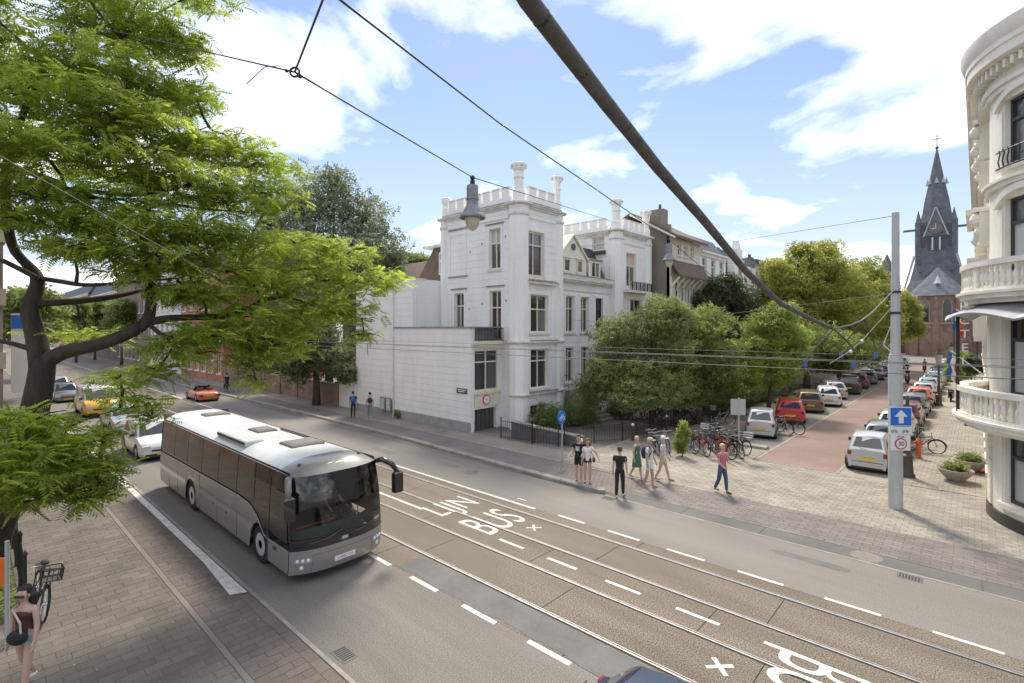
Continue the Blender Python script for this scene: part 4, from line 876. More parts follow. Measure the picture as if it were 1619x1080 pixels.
for k in range(12):
    a = k * pi / 6; MB().box(-.12, .12, -.02, .02, -.22, .22).build('hour_mark', CREAM, ck).location = (1.06 * sin(a) + tx0 - absloc(ck)[0], ty0 - 5.09 - absloc(ck)[1], 30.4 + 1.06 * cos(a) - absloc(ck)[2])
MB().box(tx0 - .06, tx0 + .06, ty0 - 5.14, ty0 - 5.1, 30.4, 31.5).build('clock_hand', CREAM, ck); MB().box(tx0 - .8, tx0, ty0 - 5.14, ty0 - 5.1, 30.3, 30.45).build('clock_hand', CREAM, ck)
for k in range(5): MB().box(tx0 - 1.5 + k * .7, tx0 - 1.2 + k * .7, ty0 - 4.7, ty0 - 4.39, 25.2, 28.3).build('tracery', MATS['vent_white'] if k in (1, 3) else GLASSD, ch)
MB().lathe([(3.7, 32.2), (3.0, 34.8), (2.55, 38), (1.5, 43.4), (.12, 51)], tx0, ty0, 0, 8, pi / 8).build('spire', SLATE, ch)
for k in range(8):
    a = k * pi / 4; MB().lathe([(.5, 0), (.35, .5), (.01, 1.6)], tx0 + 1.8 * cos(a), ty0 + 1.8 * sin(a), 42.0, 5).build('spire_dormer', MATS['lead_flashing'], ch)
cx_ = MB(); cx_.tube([(tx0, ty0, 50.5), (tx0, ty0, 54.5)], .09, 5); cx_.tube([(tx0 - .9, ty0, 53.4), (tx0 + .9, ty0, 53.4)], .09, 5); cx_.sphere((tx0, ty0, 51.2), .35); cx_.build('cross', IRON, ch)
MB().lathe([(2.2, 0), (2.2, 17.0), (2.5, 17.2), (2.5, 17.6)], tx0 - 8.6, ty0 - 14, 0, 8).build('stair_turret', BRICK_CH, ch); MB().lathe([(2.6, 17.6), (.05, 24)], tx0 - 8.6, ty0 - 14, 0, 8).build('turret_roof', SLATE, ch)
# ================================================================ PEOPLE
SKIN = mat('skin', (.52, .34, .26), .55); SKIN2 = mat('skin_tanned', (.45, .27, .19), .55)
def cloth(n, c, **k): return mat('cloth_' + n, c, .85, var=.12, scale=14, **k)
def skinmesh(name, J, E_, m, parent, sub=2, root=0):
    names = list(J); idx = {n: i for i, n in enumerate(names)}
    me = bpy.data.meshes.new(name); me.from_pydata([J[n][0] for n in names], [(idx[a], idx[b]) for a, b in E_], []); me.update()
    o = bpy.data.objects.new(name, me); COL.objects.link(o); o.parent = parent; me.materials.append(m)
    sk = o.modifiers.new('skin', 'SKIN'); sk.use_smooth_shade = True
    if not me.skin_vertices: return o
    for n in names:
        d = me.skin_vertices[0].data[idx[n]]; r = J[n][1]; d.radius = r if isinstance(r, tuple) else (r, r); d.use_root = (idx[n] == root)
    ss = o.modifiers.new('sub', 'SUBSURF'); ss.levels = sub; ss.render_levels = sub
    return o
def person(label, loc, rz, h=1.75, legs=((.0, .0), (.0, .0)), arms=((0, .1, .1), (0, .1, .1)), top=None, bottom='trousers', topc='black', botc='black', hair='brown', hairlong=False, shoe='black', skin=None, bag=None, hat=None, female=False, sit=False, group=None, lean=0.0, sleeve=.6, headturn=0, parent=None, extra=None, fingers=True):
    """faces +x; legs: (swing, knee) per left/right; arms: (swing, out, elbow)"""
    t = thing('person', loc, label, 'person', group, rz)
    S = h / 1.75; sk = skin or SKIN
    W = .165 if female else .19
    J = {}; E_ = []
    pz = .93
    J['pel'] = ((0, 0, pz), (.10, .125) if female else (.10, .12))
    def up(d, f=0): return (lean * d + f, 0, pz + d)
    J['wst'] = (up(.17), (.095, .12) if female else (.105, .135)); J['cst'] = (up(.36), (.115, .15) if female else (.125, .165)); J['nkb'] = (up(.52), .06); J['nk'] = (up(.585, .015), .05)
    J['hd'] = (up(.665, .025), (.085, .075)); J['hd2'] = (up(.755, .02), (.092, .08)); J['hd3'] = (up(.82, .01), (.05, .045)); J['nose'] = (up(.69, .118), .016); J['chin'] = (up(.625, .075), .035)
    E_ += [('pel', 'wst'), ('wst', 'cst'), ('cst', 'nkb'), ('nkb', 'nk'), ('nk', 'hd'), ('hd', 'hd2'), ('hd2', 'hd3'), ('hd', 'nose'), ('hd', 'chin')]
    feet = []
    for s, n, (sw, kn) in ((1, 'l', legs[0]), (-1, 'r', legs[1])):
        hx = (0, s * .09, pz - .04); k = (hx[0] + .43 * sin(sw), s * .10, hx[2] - .43 * cos(sw)); a2 = sw - kn
        an = (k[0] + .41 * sin(a2), s * .10, k[2] - .41 * cos(a2)); an = (an[0], an[1], an[2])
        ft = a2 * .35; toe = (an[0] + .17 * cos(ft), s * .12, an[2] - .055 + .17 * sin(ft) * (-1 if a2 < 0 else .3))
        J['hip' + n] = (hx, .078); J['thi' + n] = (tuple((hx[i] * .55 + k[i] * .45) for i in range(3)), .072); J['kn' + n] = (k, .058); J['clf' + n] = (tuple((k[i] * .65 + an[i] * .35) for i in range(3)), .056); J['an' + n] = (an, .038); J['toe' + n] = (toe, .03)
        E_ += [('pel', 'hip' + n), ('hip' + n, 'thi' + n), ('thi' + n, 'kn' + n), ('kn' + n, 'clf' + n), ('clf' + n, 'an' + n), ('an' + n, 'toe' + n)]; feet.append((an, toe, a2))
    hands = []
    for s, n, (sw, ou, el) in ((1, 'l', arms[0]), (-1, 'r', arms[1])):
        b = up(.46); sh = (b[0], s * W, b[2])
        e = (sh[0] + .28 * sin(sw) * cos(ou), sh[1] + s * .28 * sin(ou), sh[2] - .28 * cos(sw) * cos(ou)); a2 = sw + el
        inw = -.35 if el > 1.2 else .0
        w = (e[0] + .25 * sin(a2), e[1] + s * .25 * (sin(ou) * .5 + inw), e[2] - .25 * cos(a2))
        d = [(w[i] - e[i]) / .25 for i in range(3)]; pm = tuple(w[i] + d[i] * .06 for i in range(3))
        J['sh' + n] = (sh, .06); J['ua' + n] = (tuple(sh[i] * .5 + e[i] * .5 for i in range(3)), .047); J['el' + n] = (e, .04); J['fa' + n] = (tuple(e[i] * .6 + w[i] * .4 for i in range(3)), .037); J['wr' + n] = (w, .025); J['pm' + n] = (pm, (.032, .022))
        E_ += [('cst', 'sh' + n), ('sh' + n, 'ua' + n), ('ua' + n, 'el' + n), ('el' + n, 'fa' + n), ('fa' + n, 'wr' + n), ('wr' + n, 'pm' + n)]
        if fingers:
            for q, (off, ln) in enumerate(((-.024, .07), (-.008, .08), (.009, .075), (.025, .058))):
                f1 = tuple(pm[i] + d[i] * (.03 + ln * .5) + (off if i == 0 else 0) for i in range(3)); f2 = (f1[0] + d[0] * ln * .4 + .008, f1[1] - s * .014, f1[2] + d[2] * ln * .4)
                J['f%d%s' % (q, n)] = (f1, .0095); J['g%d%s' % (q, n)] = (f2, .008); E_ += [('pm' + n, 'f%d%s' % (q, n)), ('f%d%s' % (q, n), 'g%d%s' % (q, n))]
            th = tuple(w[i] + d[i] * .06 + (.045 if i == 0 else 0) for i in range(3)); J['th' + n] = (th, .010); E_.append(('wr' + n, 'th' + n))
        hands.append(pm)
    lowest = min(min(f[0][2] - .075, f[1][2] - .03) for f in feet)
    zo = 0 if sit else -lowest
    for k in J: p, r = J[k]; J[k] = (((p[0]) * S, p[1] * S, (p[2] + zo) * S), tuple(x * S for x in r) if isinstance(r, tuple) else r * S)
    ROOT = list(J).index('pel')
    body = skinmesh('body', J, E_, sk, t, 2, ROOT)
    def sub(name, keys, m, grow, shorten=None, sub_=2, ext=None):
        JJ = {k: (J[k][0], tuple(x * grow + .008 for x in J[k][1]) if isinstance(J[k][1], tuple) else J[k][1] * grow + .008) for k in keys if k in J}
        if shorten:
            for k, (a, b, f) in shorten.items(): JJ[k] = (tuple(J[a][0][i] * (1 - f) + J[b][0][i] * f for i in range(3)), (J[a][1] if not isinstance(J[a][1], tuple) else J[a][1][0]) * grow * .98 + .006)
        EE = [(a, b) for a, b in E_ if a in JJ and b in JJ] + [(v[0], k) for k, v in (shorten or {}).items()]
        for k, (a, dz, f) in (ext or {}).items():
            p = J[a][0]; JJ[k] = ((p[0], p[1], p[2] + dz * S), tuple(x * f + .01 for x in JJ[a][1]) if isinstance(JJ[a][1], tuple) else JJ[a][1] * f); EE.append((a, k))
        return skinmesh(name, JJ, EE, m, t, sub_, 0)
    tm, bm = MATS['cloth_' + topc], MATS['cloth_' + botc]
    if top in ('shirt', 'dress'):
        kk = ['pel', 'wst', 'cst', 'nkb', 'shl', 'shr'] ; sh_ = {}
        if sleeve >= 1: kk += ['ual', 'uar', 'ell', 'elr', 'fal', 'far', 'wrl', 'wrr']
        elif sleeve > 0: kk += ['ual', 'uar']
        kk.remove('pel'); o = sub('shirt', kk, tm, 1.10, ext={'hem': ('wst', -.24, 1.08)})
    if top == 'top': sub('top', ['wst', 'cst'], tm, 1.12, ext={'hem': ('wst', -.26, 1.1), 'bust': ('cst', .09, .95)})
    if bottom == 'trousers': sub('trousers', ['pel', 'hipl', 'hipr', 'thil', 'thir', 'knl', 'knr', 'clfl', 'clfr', 'anl', 'anr'], bm, 1.10, ext={'band': ('pel', .13, .92)})
    if bottom == 'shorts': sub('shorts', ['pel', 'hipl', 'hipr', 'thil', 'thir'], bm, 1.16, {'sl': ('thil', 'knl', .45), 'sr': ('thir', 'knr', .45)}, ext={'band': ('pel', .13, .92)})
    if bottom == 'hotpants': sub('shorts', ['pel', 'hipl', 'hipr'], bm, 1.08, {'sl': ('hipl', 'thil', .6), 'sr': ('hipr', 'thir', .6)}, ext={'band': ('pel', .12, .92)})
    if top == 'dress':
        b = MB(); P = J['pel'][0]; b.lathe([(.15 * S, .12 * S), (.19 * S, -.05), (.22 * S, -.25 * S), (.245 * S, -.42 * S)], P[0], P[1], P[2], 14, sx=.8, cap=False); b.build('skirt', tm, t, world=False, smooth=True)
    sm = mat('shoe_' + shoe, {'black': (.03, .03, .03), 'white': (.72, .72, .7), 'brown': (.14, .09, .06), 'sand': (.36, .27, .2)}[shoe], .6)
    for n in 'lr':
        a, b = J['an' + n][0], J['toe' + n][0]
        skinmesh('shoe', {'h': ((a[0] - .04 * S, a[1], a[2] - .035 * S), (.042 * S, .036 * S)), 'm': ((a[0] * .5 + b[0] * .5, a[1], a[2] * .5 + b[2] * .5 - .01), (.045 * S, .034 * S)), 't': ((b[0] + .045 * S, b[1], b[2]), (.036 * S, .026 * S))}, [('h', 'm'), ('m', 't')], sm, t, 1)
    hd = J['hd2'][0]
    HC_ = {'brown': (.09, .05, .03), 'black': (.02, .018, .016), 'blond': (.62, .48, .30), 'grey': (.5, .48, .45), 'red': (.20, .075, .045)}[hair]
    hm = mat('hair_' + hair, HC_, .6, var=.3, scale=60, stretch=(1, 1, .2))
    b = MB(); b.sphere((hd[0] - .018 * S, hd[1], hd[2] + .012 * S), .108 * S, 12, 8, sx=1.0, sy=.88, sz=.92)
    b.v = [(p[0] - (.05 if p[0] > hd[0] + .045 and p[2] < hd[2] + .03 else 0), p[1], p[2]) for p in b.v]
    if hairlong:
        for s in (-1, 0, 1): b.tube([(hd[0] - .05 * S, s * .06 * S, hd[2]), (hd[0] - .09 * S, s * .085 * S, hd[2] - .14 * S), (hd[0] - .08 * S, s * .09 * S, hd[2] - .30 * S)], [.06 * S, .06 * S, .03 * S], 8)
    b.build('hair', hm, t, world=False, smooth=True)
    e = MB()
    for s in (-1, 1): e.sphere((J['hd'][0][0] + .083 * S, s * .033 * S, J['hd'][0][2] + .035 * S), .012 * S, 6, 4)
    e.build('eyes', mat('eye_dark', (.03, .02, .02), .2), t, world=False)
    mo = MB(); mo.box(J['hd'][0][0] + .094 * S, J['hd'][0][0] + .1 * S, -.022 * S, .022 * S, J['hd'][0][2] - .043 * S, J['hd'][0][2] - .035 * S); mo.build('mouth', mat('lip', (.35, .14, .12), .5), t, world=False)
    er = MB()
    for s in (-1, 1): er.sphere((J['hd'][0][0] + .0, s * .085 * S, J['hd'][0][2] + .02 * S), .026 * S, 6, 5, sy=.5)
    er.build('ears', sk, t, world=False, smooth=True)
    if hat:
        hb = MB(); hb.lathe([(.112 * S, .02), (.112 * S, .06), (.08 * S, .115), (.02, .13)], hd[0], hd[1], hd[2], 14); hb.box(hd[0] + .05, hd[0] + .21, -.08, .08, hd[2] + .025, hd[2] + .04); hb.build('cap', MATS['cloth_' + hat], t, world=False, smooth=True)
    if bag:
        c = J['cst'][0]; bmat = MATS['cloth_' + bag]
        bb = MB(); bb.sphere((c[0] - .21 * S, 0, c[2] - .08 * S), .2 * S, 12, 8, sx=.55, sy=.8, sz=1.15); bk = bb.build('backpack', bmat, t, world=False, smooth=True)
        for s in (-1, 1):
            MB().tube([(c[0] - .12 * S, s * .11 * S, c[2] + .1 * S), (c[0] + .02, s * .12 * S, c[2] + .2 * S), (c[0] + .15 * S, s * .12 * S, c[2] + .05 * S), (c[0] + .02, s * .16 * S, c[2] - .2 * S)], .018, 5).build('strap', bmat, bk, world=False)
    if extra: extra(t, J, S)
    return t
for n, c in dict(black=(.018, .018, .02), white=(.72, .72, .72), green=(.05, .17, .11), jeans=(.055, .09, .16), pink=(.48, .17, .19), blue=(.03, .13, .36), navy=(.03, .04, .08), beige=(.5, .44, .36), grey=(.26, .26, .27), denim=(.33, .42, .5), maroon=(.075, .03, .03), wine=(.16, .03, .05), pale=(.6, .6, .62), darkgreen=(.04, .05, .04)).items(): cloth(n, c)
def G(u, v, z=0.0):
    r = ray(u, v); t = (z - H) / r[2]; return (r[0] * t, r[1] * t, z)
ST = lambda a: ((a, .15), (-a, .35))
def printed(t, J, S):
    c = J['cst'][0]; MB().box(c[0] + .145, c[0] + .152, -.08, .08, c[2] - .12, c[2] + .06).build('shirt_print', cloth('print', (.45, .45, .47)), t, world=False)
def handbag(t, J, S):
    p = J['pel'][0]; b = MB(); b.sphere((p[0] + .1, .24, p[2] + .02), .13, 10, 6, sx=1, sy=.5, sz=.8); o = b.build('handbag', MATS['cloth_wine'], t, world=False, smooth=True); MB().tube([(p[0] + .1, .24, p[2] + .1), (p[0] + .05, .1, p[2] + .4), (0, -.1, p[2] + .56)], .012, 5).build('strap', MATS['cloth_wine'], o, world=False)
def slingbag(t, J, S):
    p = J['pel'][0]; b = MB(); b.sphere((p[0] + .17, .02, p[2] + .06), .16, 12, 8, sx=.5, sy=1, sz=.75); o = b.build('shoulder_bag', MATS['cloth_black'], t, world=False, smooth=True)
    MB().tube([(p[0] + .2, .1, p[2] + .1), (p[0] + .19, .08, p[2] + .3), (p[0] + .12, -.1, p[2] + .5), (p[0] - .1, -.13, p[2] + .5)], .016, 5).build('strap', MATS['cloth_beige'], o, world=False)
    e = J['hd'][0]; MB().box(e[0] + .085, e[0] + .105, -.075, .075, e[2] + .02, e[2] + .055).build('sunglasses', MATS['sign_black'], t, world=False)
cam_dir = math.atan2(-CS, SN)   # facing the camera
person('man in black T-shirt and black trousers walking away over the kerb', G(980, 786), 2.0, 1.76, ((-.1, .25), (.2, .05)), ((-.1, .12, .2), (.15, .12, .25)), 'shirt', 'trousers', 'black', 'black', 'brown', shoe='white')
person('man in black printed T-shirt and black shorts beside the woman in white top', G(915, 762), -1.3, 1.8, ((.03, .05), (-.03, .05)), ((.25, .15, 1.2), (.2, .15, 1.0)), 'shirt', 'shorts', 'black', 'black', 'brown', shoe='black', extra=printed)
person('red-haired woman in white top and dark shorts, hand on hip', G(929, 764), -1.0, 1.68, ((.06, .1), (-.05, .05)), ((-.2, .75, .9), (.1, .15, .4)), 'shirt', 'hotpants', 'white', 'maroon', 'red', True, 'black', female=True, extra=handbag, sleeve=.5)
person('blond woman in a green dress walking left of the man in white', G(1007, 757), -.1, 1.66, ((.22, .1), (-.2, .3)), ((.3, .15, .9), (-.1, .15, .3)), 'dress', None, 'green', 'green', 'blond', False, 'sand', female=True, sleeve=0)
person('man in white T-shirt and shorts with dark backpack and cap', G(1027, 770), .1, 1.8, ((.14, .1), (-.12, .2)), ((.1, .15, .3), (-.1, .2, .3)), 'shirt', 'shorts', 'white', 'white', 'grey', shoe='sand', bag='navy', skin=SKIN2, hat='beige')
person('elderly man in pale shirt and shorts with white cap and dark shoes', G(1048, 760), .3, 1.72, ((.32, .1), (-.25, .2)), ((.2, .1, .3), (-.2, .1, .2)), 'shirt', 'shorts', 'pale', 'beige', 'grey', shoe='brown', hat='white')
person('man in pink shirt and jeans walking alone across the side street', G(1142, 779), -.35, 1.74, ((.18, .1), (-.16, .3)), ((.2, .08, 1.1), (.1, .08, 1.0)), 'shirt', 'trousers', 'pink', 'jeans', 'blond', shoe='black')
person('person with a blue backpack walking beside the white annexe wall', (-30.9, 17.9, 0), 2.6, 1.76, ST(.25), ((.2, .1, .3), (-.2, .1, .3)), 'shirt', 'trousers', 'navy', 'darkgreen', 'black', shoe='black', bag='blue')
person('person in white with a dark backpack following the blue backpack', (-30.3, 18.8, 0), 2.6, 1.68, ST(.28), ((.2, .1, .3), (-.2, .1, .3)), 'shirt', 'trousers', 'white', 'grey', 'black', shoe='white', bag='maroon')
person('woman in brown top and denim shorts with a black shoulder bag and sunglasses', (-11.6, .74, 0), -.75, 1.72, ((.22, .1), (-.22, .35)), ((.12, .18, .25), (-.1, .18, .3)), 'top', 'hotpants', 'maroon', 'denim', 'black', True, 'white', female=True, extra=slingbag, sleeve=0)

# ================================================================ BICYCLES
RUB = mat('rubber', (.02, .02, .02), .8); CHR = mat('chrome', (.6, .6, .6), .25, metal=.9); BIKES = {}
def bicycle(key, col, basket=None, crate=None):
    fm = mat('bike_' + key, col, .35, coat=.4)
    t = thing('bicycle', (0, 0, 0), 'bicycle', 'bicycle')
    for x in (-.53, .53):
        w = MB(); w.tube([(x + .335 * cos(a), 0, .35 + .335 * sin(a)) for a in np.linspace(0, 2 * pi, 20, endpoint=False)], .022, 6, closed=True); wo_ = w.build('tyre', RUB, t, world=False, smooth=True)
        s = MB(); s.tube([(x + .31 * cos(a), 0, .35 + .31 * sin(a)) for a in np.linspace(0, 2 * pi, 20, endpoint=False)], .009, 4, closed=True)
        for k in range(9): a = k * pi / 9; s.tube([(x + .31 * cos(a), 0, .35 + .31 * sin(a)), (x - .31 * cos(a), 0, .35 - .31 * sin(a))], .003, 3)
        s.tube([(x, -.05, .35), (x, .05, .35)], .025, 6); s.build('rim', CHR, wo_, world=False)
    f = MB(); f.tube([(-.53, .05, .35), (-.1, .04, .3)], .011); f.tube([(-.53, -.05, .35), (-.1, -.04, .3)], .011); f.tube([(-.53, .04, .35), (-.22, 0, .8)], .01); f.tube([(-.53, -.04, .35), (-.22, 0, .8)], .01)
    f.tube([(-.1, 0, .3), (-.26, 0, .9)], .018); f.tube([(-.1, 0, .3), (.36, 0, .78)], .02); f.tube([(-.2, 0, .68), (.35, 0, .85)], .018); f.tube([(.53, .05, .35), (.40, .04, .72), (.36, 0, .78), (.32, 0, 1.02)], .014); f.tube([(.53, -.05, .35), (.40, -.04, .72)], .012)
    f.build('frame', fm, t, world=False)
    g = MB()
    for x in (-.53, .53): g.tube([(x + .37 * cos(a), 0, .35 + .37 * sin(a)) for a in np.linspace(.1, 2.9, 9)], .02, 4)
    g.build('mudguard', RUB, t, world=False)
    MB().tube([(.22, .29, 1.04), (.3, .2, 1.07), (.33, 0, 1.05), (.3, -.2, 1.07), (.22, -.29, 1.04)], .013, 6).build('handlebar', CHR, t, world=False)
    MB().sphere((-.28, 0, .95), .1, 10, 6, sx=1.25, sy=.8, sz=.45).build('saddle', RUB, t, world=False, smooth=True)
    c = MB(); c.lathe([(.09, -.012), (.09, .012)], 0, 0, 0, 12); c.v = [(p[0] - .1, p[2] - .05, p[1] + .3) for p in c.v]; c.box(-.12, -.08, -.13, .0, .13, .15); c.box(-.12, -.08, 0, .13, .45, .47); c.build('crank', CHR, t, world=False)
    r = MB(); r.box(-.85, -.35, -.07, .07, .76, .775); r.tube([(-.8, .05, .76), (-.55, .05, .36)], .007, 4); r.tube([(-.8, -.05, .76), (-.55, -.05, .36)], .007, 4); r.build('carrier', RUB, t, world=False)
    if basket:
        b = MB(); bm = mat('basket_' + key, basket, .7)
        for zz in (.86, .98, 1.1): b.tube([(.42, -.16, zz), (.70, -.16, zz), (.70, .16, zz), (.42, .16, zz)], .012, 4, closed=True)
        for q in range(5):
            for yy in (-.16, .16): b.tube([(.42 + q * .07, yy, .86), (.42 + q * .07, yy, 1.1)], .007, 4)
            b.tube([(.70, -.16 + q * .08, .86), (.70, -.16 + q * .08, 1.1)], .007, 4)
        b.box(.42, .7, -.16, .16, .85, .86); b.build('basket', bm, t, world=False)
    BIKES[key] = t; return t
used_b = set()
def bike(key, x, y, rz, label, group=None, tilt=0.12, z=0):
    src = BIKES[key]
    t = src if key not in used_b else copy_tree(src); used_b.add(key)
    t.location = (x, y, z); t.rotation_euler = (tilt, 0, rz); t['label'] = label
    if group: t['group'] = group
    elif 'group' in t: del t['group']
    return t
bicycle('black', (.02, .02, .022)); bicycle('red', (.50, .05, .03), (.06, .06, .06)); bicycle('blue', (.05, .22, .42)); bicycle('grey', (.35, .36, .37)); bicycle('basket', (.03, .03, .03), (.05, .05, .05)); bicycle('white_basket', (.04, .04, .05), (.62, .62, .6))

# ================================================================ CARS
GL_CAR = mat('car_glass', (.03, .035, .038), .05, spec=.9); TYRE = RUB; RIM = mat('alloy_rim', (.42, .42, .43), .35, metal=.7); PLAST = mat('black_plastic', (.03, .03, .032), .6)
TAIL = mat('tail_lamp', (.22, .012, .012), .12, spec=.8); HEAD = mat('head_lamp', (.62, .64, .66), .1, spec=.9); PLY = mat('plate_yellow', (.75, .48, .03), .5); PLW = mat('plate_white', (.75, .75, .74), .5)
def paint(n, c, metal=.0): return mat('paint_' + n, c, .28, coat=.7, metal=metal, spec=.5)
for n, c, m_ in (('white', (.74, .75, .76), 0), ('silver', (.50, .51, .52), .5), ('red', (.50, .035, .03), 0), ('olive', (.19, .13, .085), .3), ('black', (.02, .02, .022), 0), ('grey', (.16, .165, .17), .3), ('blue', (.012, .022, .05), .0), ('orange', (.60, .15, .05), 0), ('yellow', (.75, .42, .02), 0), ('dark_red', (.15, .035, .04), .2), ('pale_blue', (.22, .45, .62), 0), ('steel', (.27, .30, .33), .4), ('beige', (.45, .42, .36), .2)): paint(n, c, m_)
CARS = {}
def car(kind, L, Wd, Ht, hood, boot, ws, rw, belt, wheel=.31, wb=None, open_top=False, gc=.17, rtaper=.78, nose=.62, tail=.72):
    """+x forward. hood/boot: lengths as fraction; ws/rw: windscreen/rear window run"""
    t = thing('car', (0, 0, 0), 'car', 'car'); w = Wd / 2; xf, xr = L / 2, -L / 2; P0 = MATS['paint_white']
    xh = xf - hood * L; xb = xr + boot * L      # base of windscreen and rear window
    def top(x):
        if x > xh: k = (xf - x) / (xf - xh); return belt * (nose + (1 - nose) * min(1, k * 1.15) ** .6)
        if x < xb and boot > .04: k = (x - xr) / max(.01, xb - xr); return belt * (tail + (1.02 - tail) * min(1, k * 1.4) ** .5)
        return belt
    wb = wb or L * .6; xw = (-wb / 2 - .0, wb / 2 + .02)
    xs = sorted({xr, xr + .06, xr + .2, xr + .45, xf - .5, xf - .22, xf - .07, xf, xh, *(np.linspace(xr + .7, xf - .75, 12))} | {xw[0] + s * (wheel + .05) for s in (-1, 1)} | {xw[1] + s * (wheel + .05) for s in (-1, 1)})
    rows = []
    for x in xs:
        e = min(1, (min(x - xr, xf - x) + .03) / .45) ** .45; ww = w * (.80 + .20 * e); zt = top(x); zb = gc + (.1 * (1 - e)); zm = zb + (zt - zb) * .45
        sq = .93 + .07 * e
        RX = lambda z: x + (.13 * ((z - (zb + (zt - zb) * .42)) / (zt - zb)) ** 2 * (1 - e) * 2.2) * (1 if x < 0 else -1)
        rows.append([(RX(p[2]), p[1], p[2]) for p in [(x, -ww * .9, zb), (x, -ww * .985, zb + .1), (x, -ww, zm), (x, -ww * .985, zt - .14), (x, -ww * .93, zt - .03), (x, -ww * .6, zt + .02 * e), (x, 0, zt + .035 * e), (x, ww * .6, zt + .02 * e), (x, ww * .93, zt - .03), (x, ww * .985, zt - .14), (x, ww, zm), (x, ww * .985, zb + .1), (x, ww * .9, zb)]])
    b = MB().grid(rows); n = len(rows[0]); b.add(rows[0], [tuple(range(n))]); b.add(rows[-1], [tuple(range(n))[::-1]])
    b.build('body', P0, t, world=False, auto=50)
    MB().box(xr + .1, xf - .1, -w * .88, w * .88, gc - .03, gc + .02).build('underbody', PLAST, t, world=False)
    if not open_top:
        r0, r1 = xh - ws, xb + rw     # roof front/rear
        nn = 7; Rw = w * rtaper
        def ring(x, z, hw): return [(x, -hw, z), (x, -hw * .55, z + .03), (x, 0, z + .04), (x, hw * .55, z + .03), (x, hw, z)]
        base = belt - .02
        lo = [(xh + .02, -w * .88, base), (xb - .02, -w * .90, base), (xb - .02, w * .90, base), (xh + .02, w * .88, base)]
        hi = [(r0, -Rw, Ht - .035), (r1, -Rw * .93, Ht - .08), (r1, Rw * .93, Ht - .08), (r0, Rw, Ht - .035)]
        xm_, hm_ = (r0 + r1) / 2, Ht + .015
        sh = MB(); sh.add(lo + hi + [((xh + xb) / 2, -w * .9, base), ((xh + xb) / 2, w * .9, base), (xm_, -Rw * 1.02, Ht), (xm_, Rw * 1.02, Ht), (r0, 0, Ht + .005), (xm_, 0, Ht + .03), (r1, 0, Ht - .045)],
            [(0, 8, 10, 4), (8, 1, 5, 10), (1, 2, 6, 14, 5), (2, 9, 11, 6), (9, 3, 7, 11), (3, 0, 4, 12, 7), (4, 10, 13, 12), (10, 5, 14, 13), (12, 13, 11, 7), (13, 14, 6, 11)])
        sh.build('cabin', P0, t, world=False, bevel=.085, auto=35)
        def pane(name, A, B, C_, D_, m0, m1, l0, l1):     # quad A(base near) B(base far) C(top far) D(top near), inset margins
            A, B, C_, D_ = map(np.array, (A, B, C_, D_)); q = lambda u, v: (A * (1 - u) + B * u) * (1 - v) + (D_ * (1 - u) + C_ * u) * v
            pts = [q(m0, l0), q(1 - m1, l0), q(1 - m1 - .02, l1), q(m0 + .02, l1)]; nrm = np.cross(pts[1] - pts[0], pts[3] - pts[0]); nrm /= np.linalg.norm(nrm); cen = sum(pts) / 4
            if np.dot(nrm, cen - np.array(((xh + xb) / 2, 0, .9))) < 0: nrm = -nrm
            MB().add([tuple(p + nrm * .012) for p in pts], [(0, 1, 2, 3)]).build(name, GL_CAR, t, world=False)
        pane('windscreen', lo[3], lo[0], hi[0], hi[3], .05, .05, .03, .9); pane('rear_window', lo[1], lo[2], hi[2], hi[1], .11, .11, .22, .88)
        for i_, (p0, p1, q0, q1) in enumerate(((lo[0], lo[1], hi[0], hi[1]), (lo[3], lo[2], hi[3], hi[2]))):
            P_ = lambda a_, b_, f: tuple(np.array(a_) * (1 - f) + np.array(b_) * f)
            for f0, f1, ma, mb in ((.0, .5, .11, .03), (.5, 1.0, .03, .2)): pane('side_window', P_(p0, p1, f0), P_(p0, p1, f1), P_(q0, q1, f1), P_(q0, q1, f0), ma, mb, .08, .88)
    else:
        c = MB(); c.box(xb, xh - .1, -w * .72, w * .72, .45, belt + .01)
        c.build('cockpit', PLAST, t, world=False); ws_ = MB(); ws_.add([(xh, -w * .75, belt), (xh, w * .75, belt), (xh - .35, w * .62, Ht), (xh - .35, -w * .62, Ht)], [(0, 1, 2, 3)]); ws_.build('windscreen', GL_CAR, t, world=False)
        for yy in (-.35, .35): MB().box(xb + .25, xb + .42, yy - .22, yy + .22, .5, 1.05).build('seat', mat('seat_leather', (.12, .08, .06), .6), t, world=False)
        for yy in (-.35, .35): s_ = MB(); s_.sphere((xb + .5, yy, 1.18), .12); s_.build('headrest', PLAST, t, world=False, smooth=True)
    tw = .19
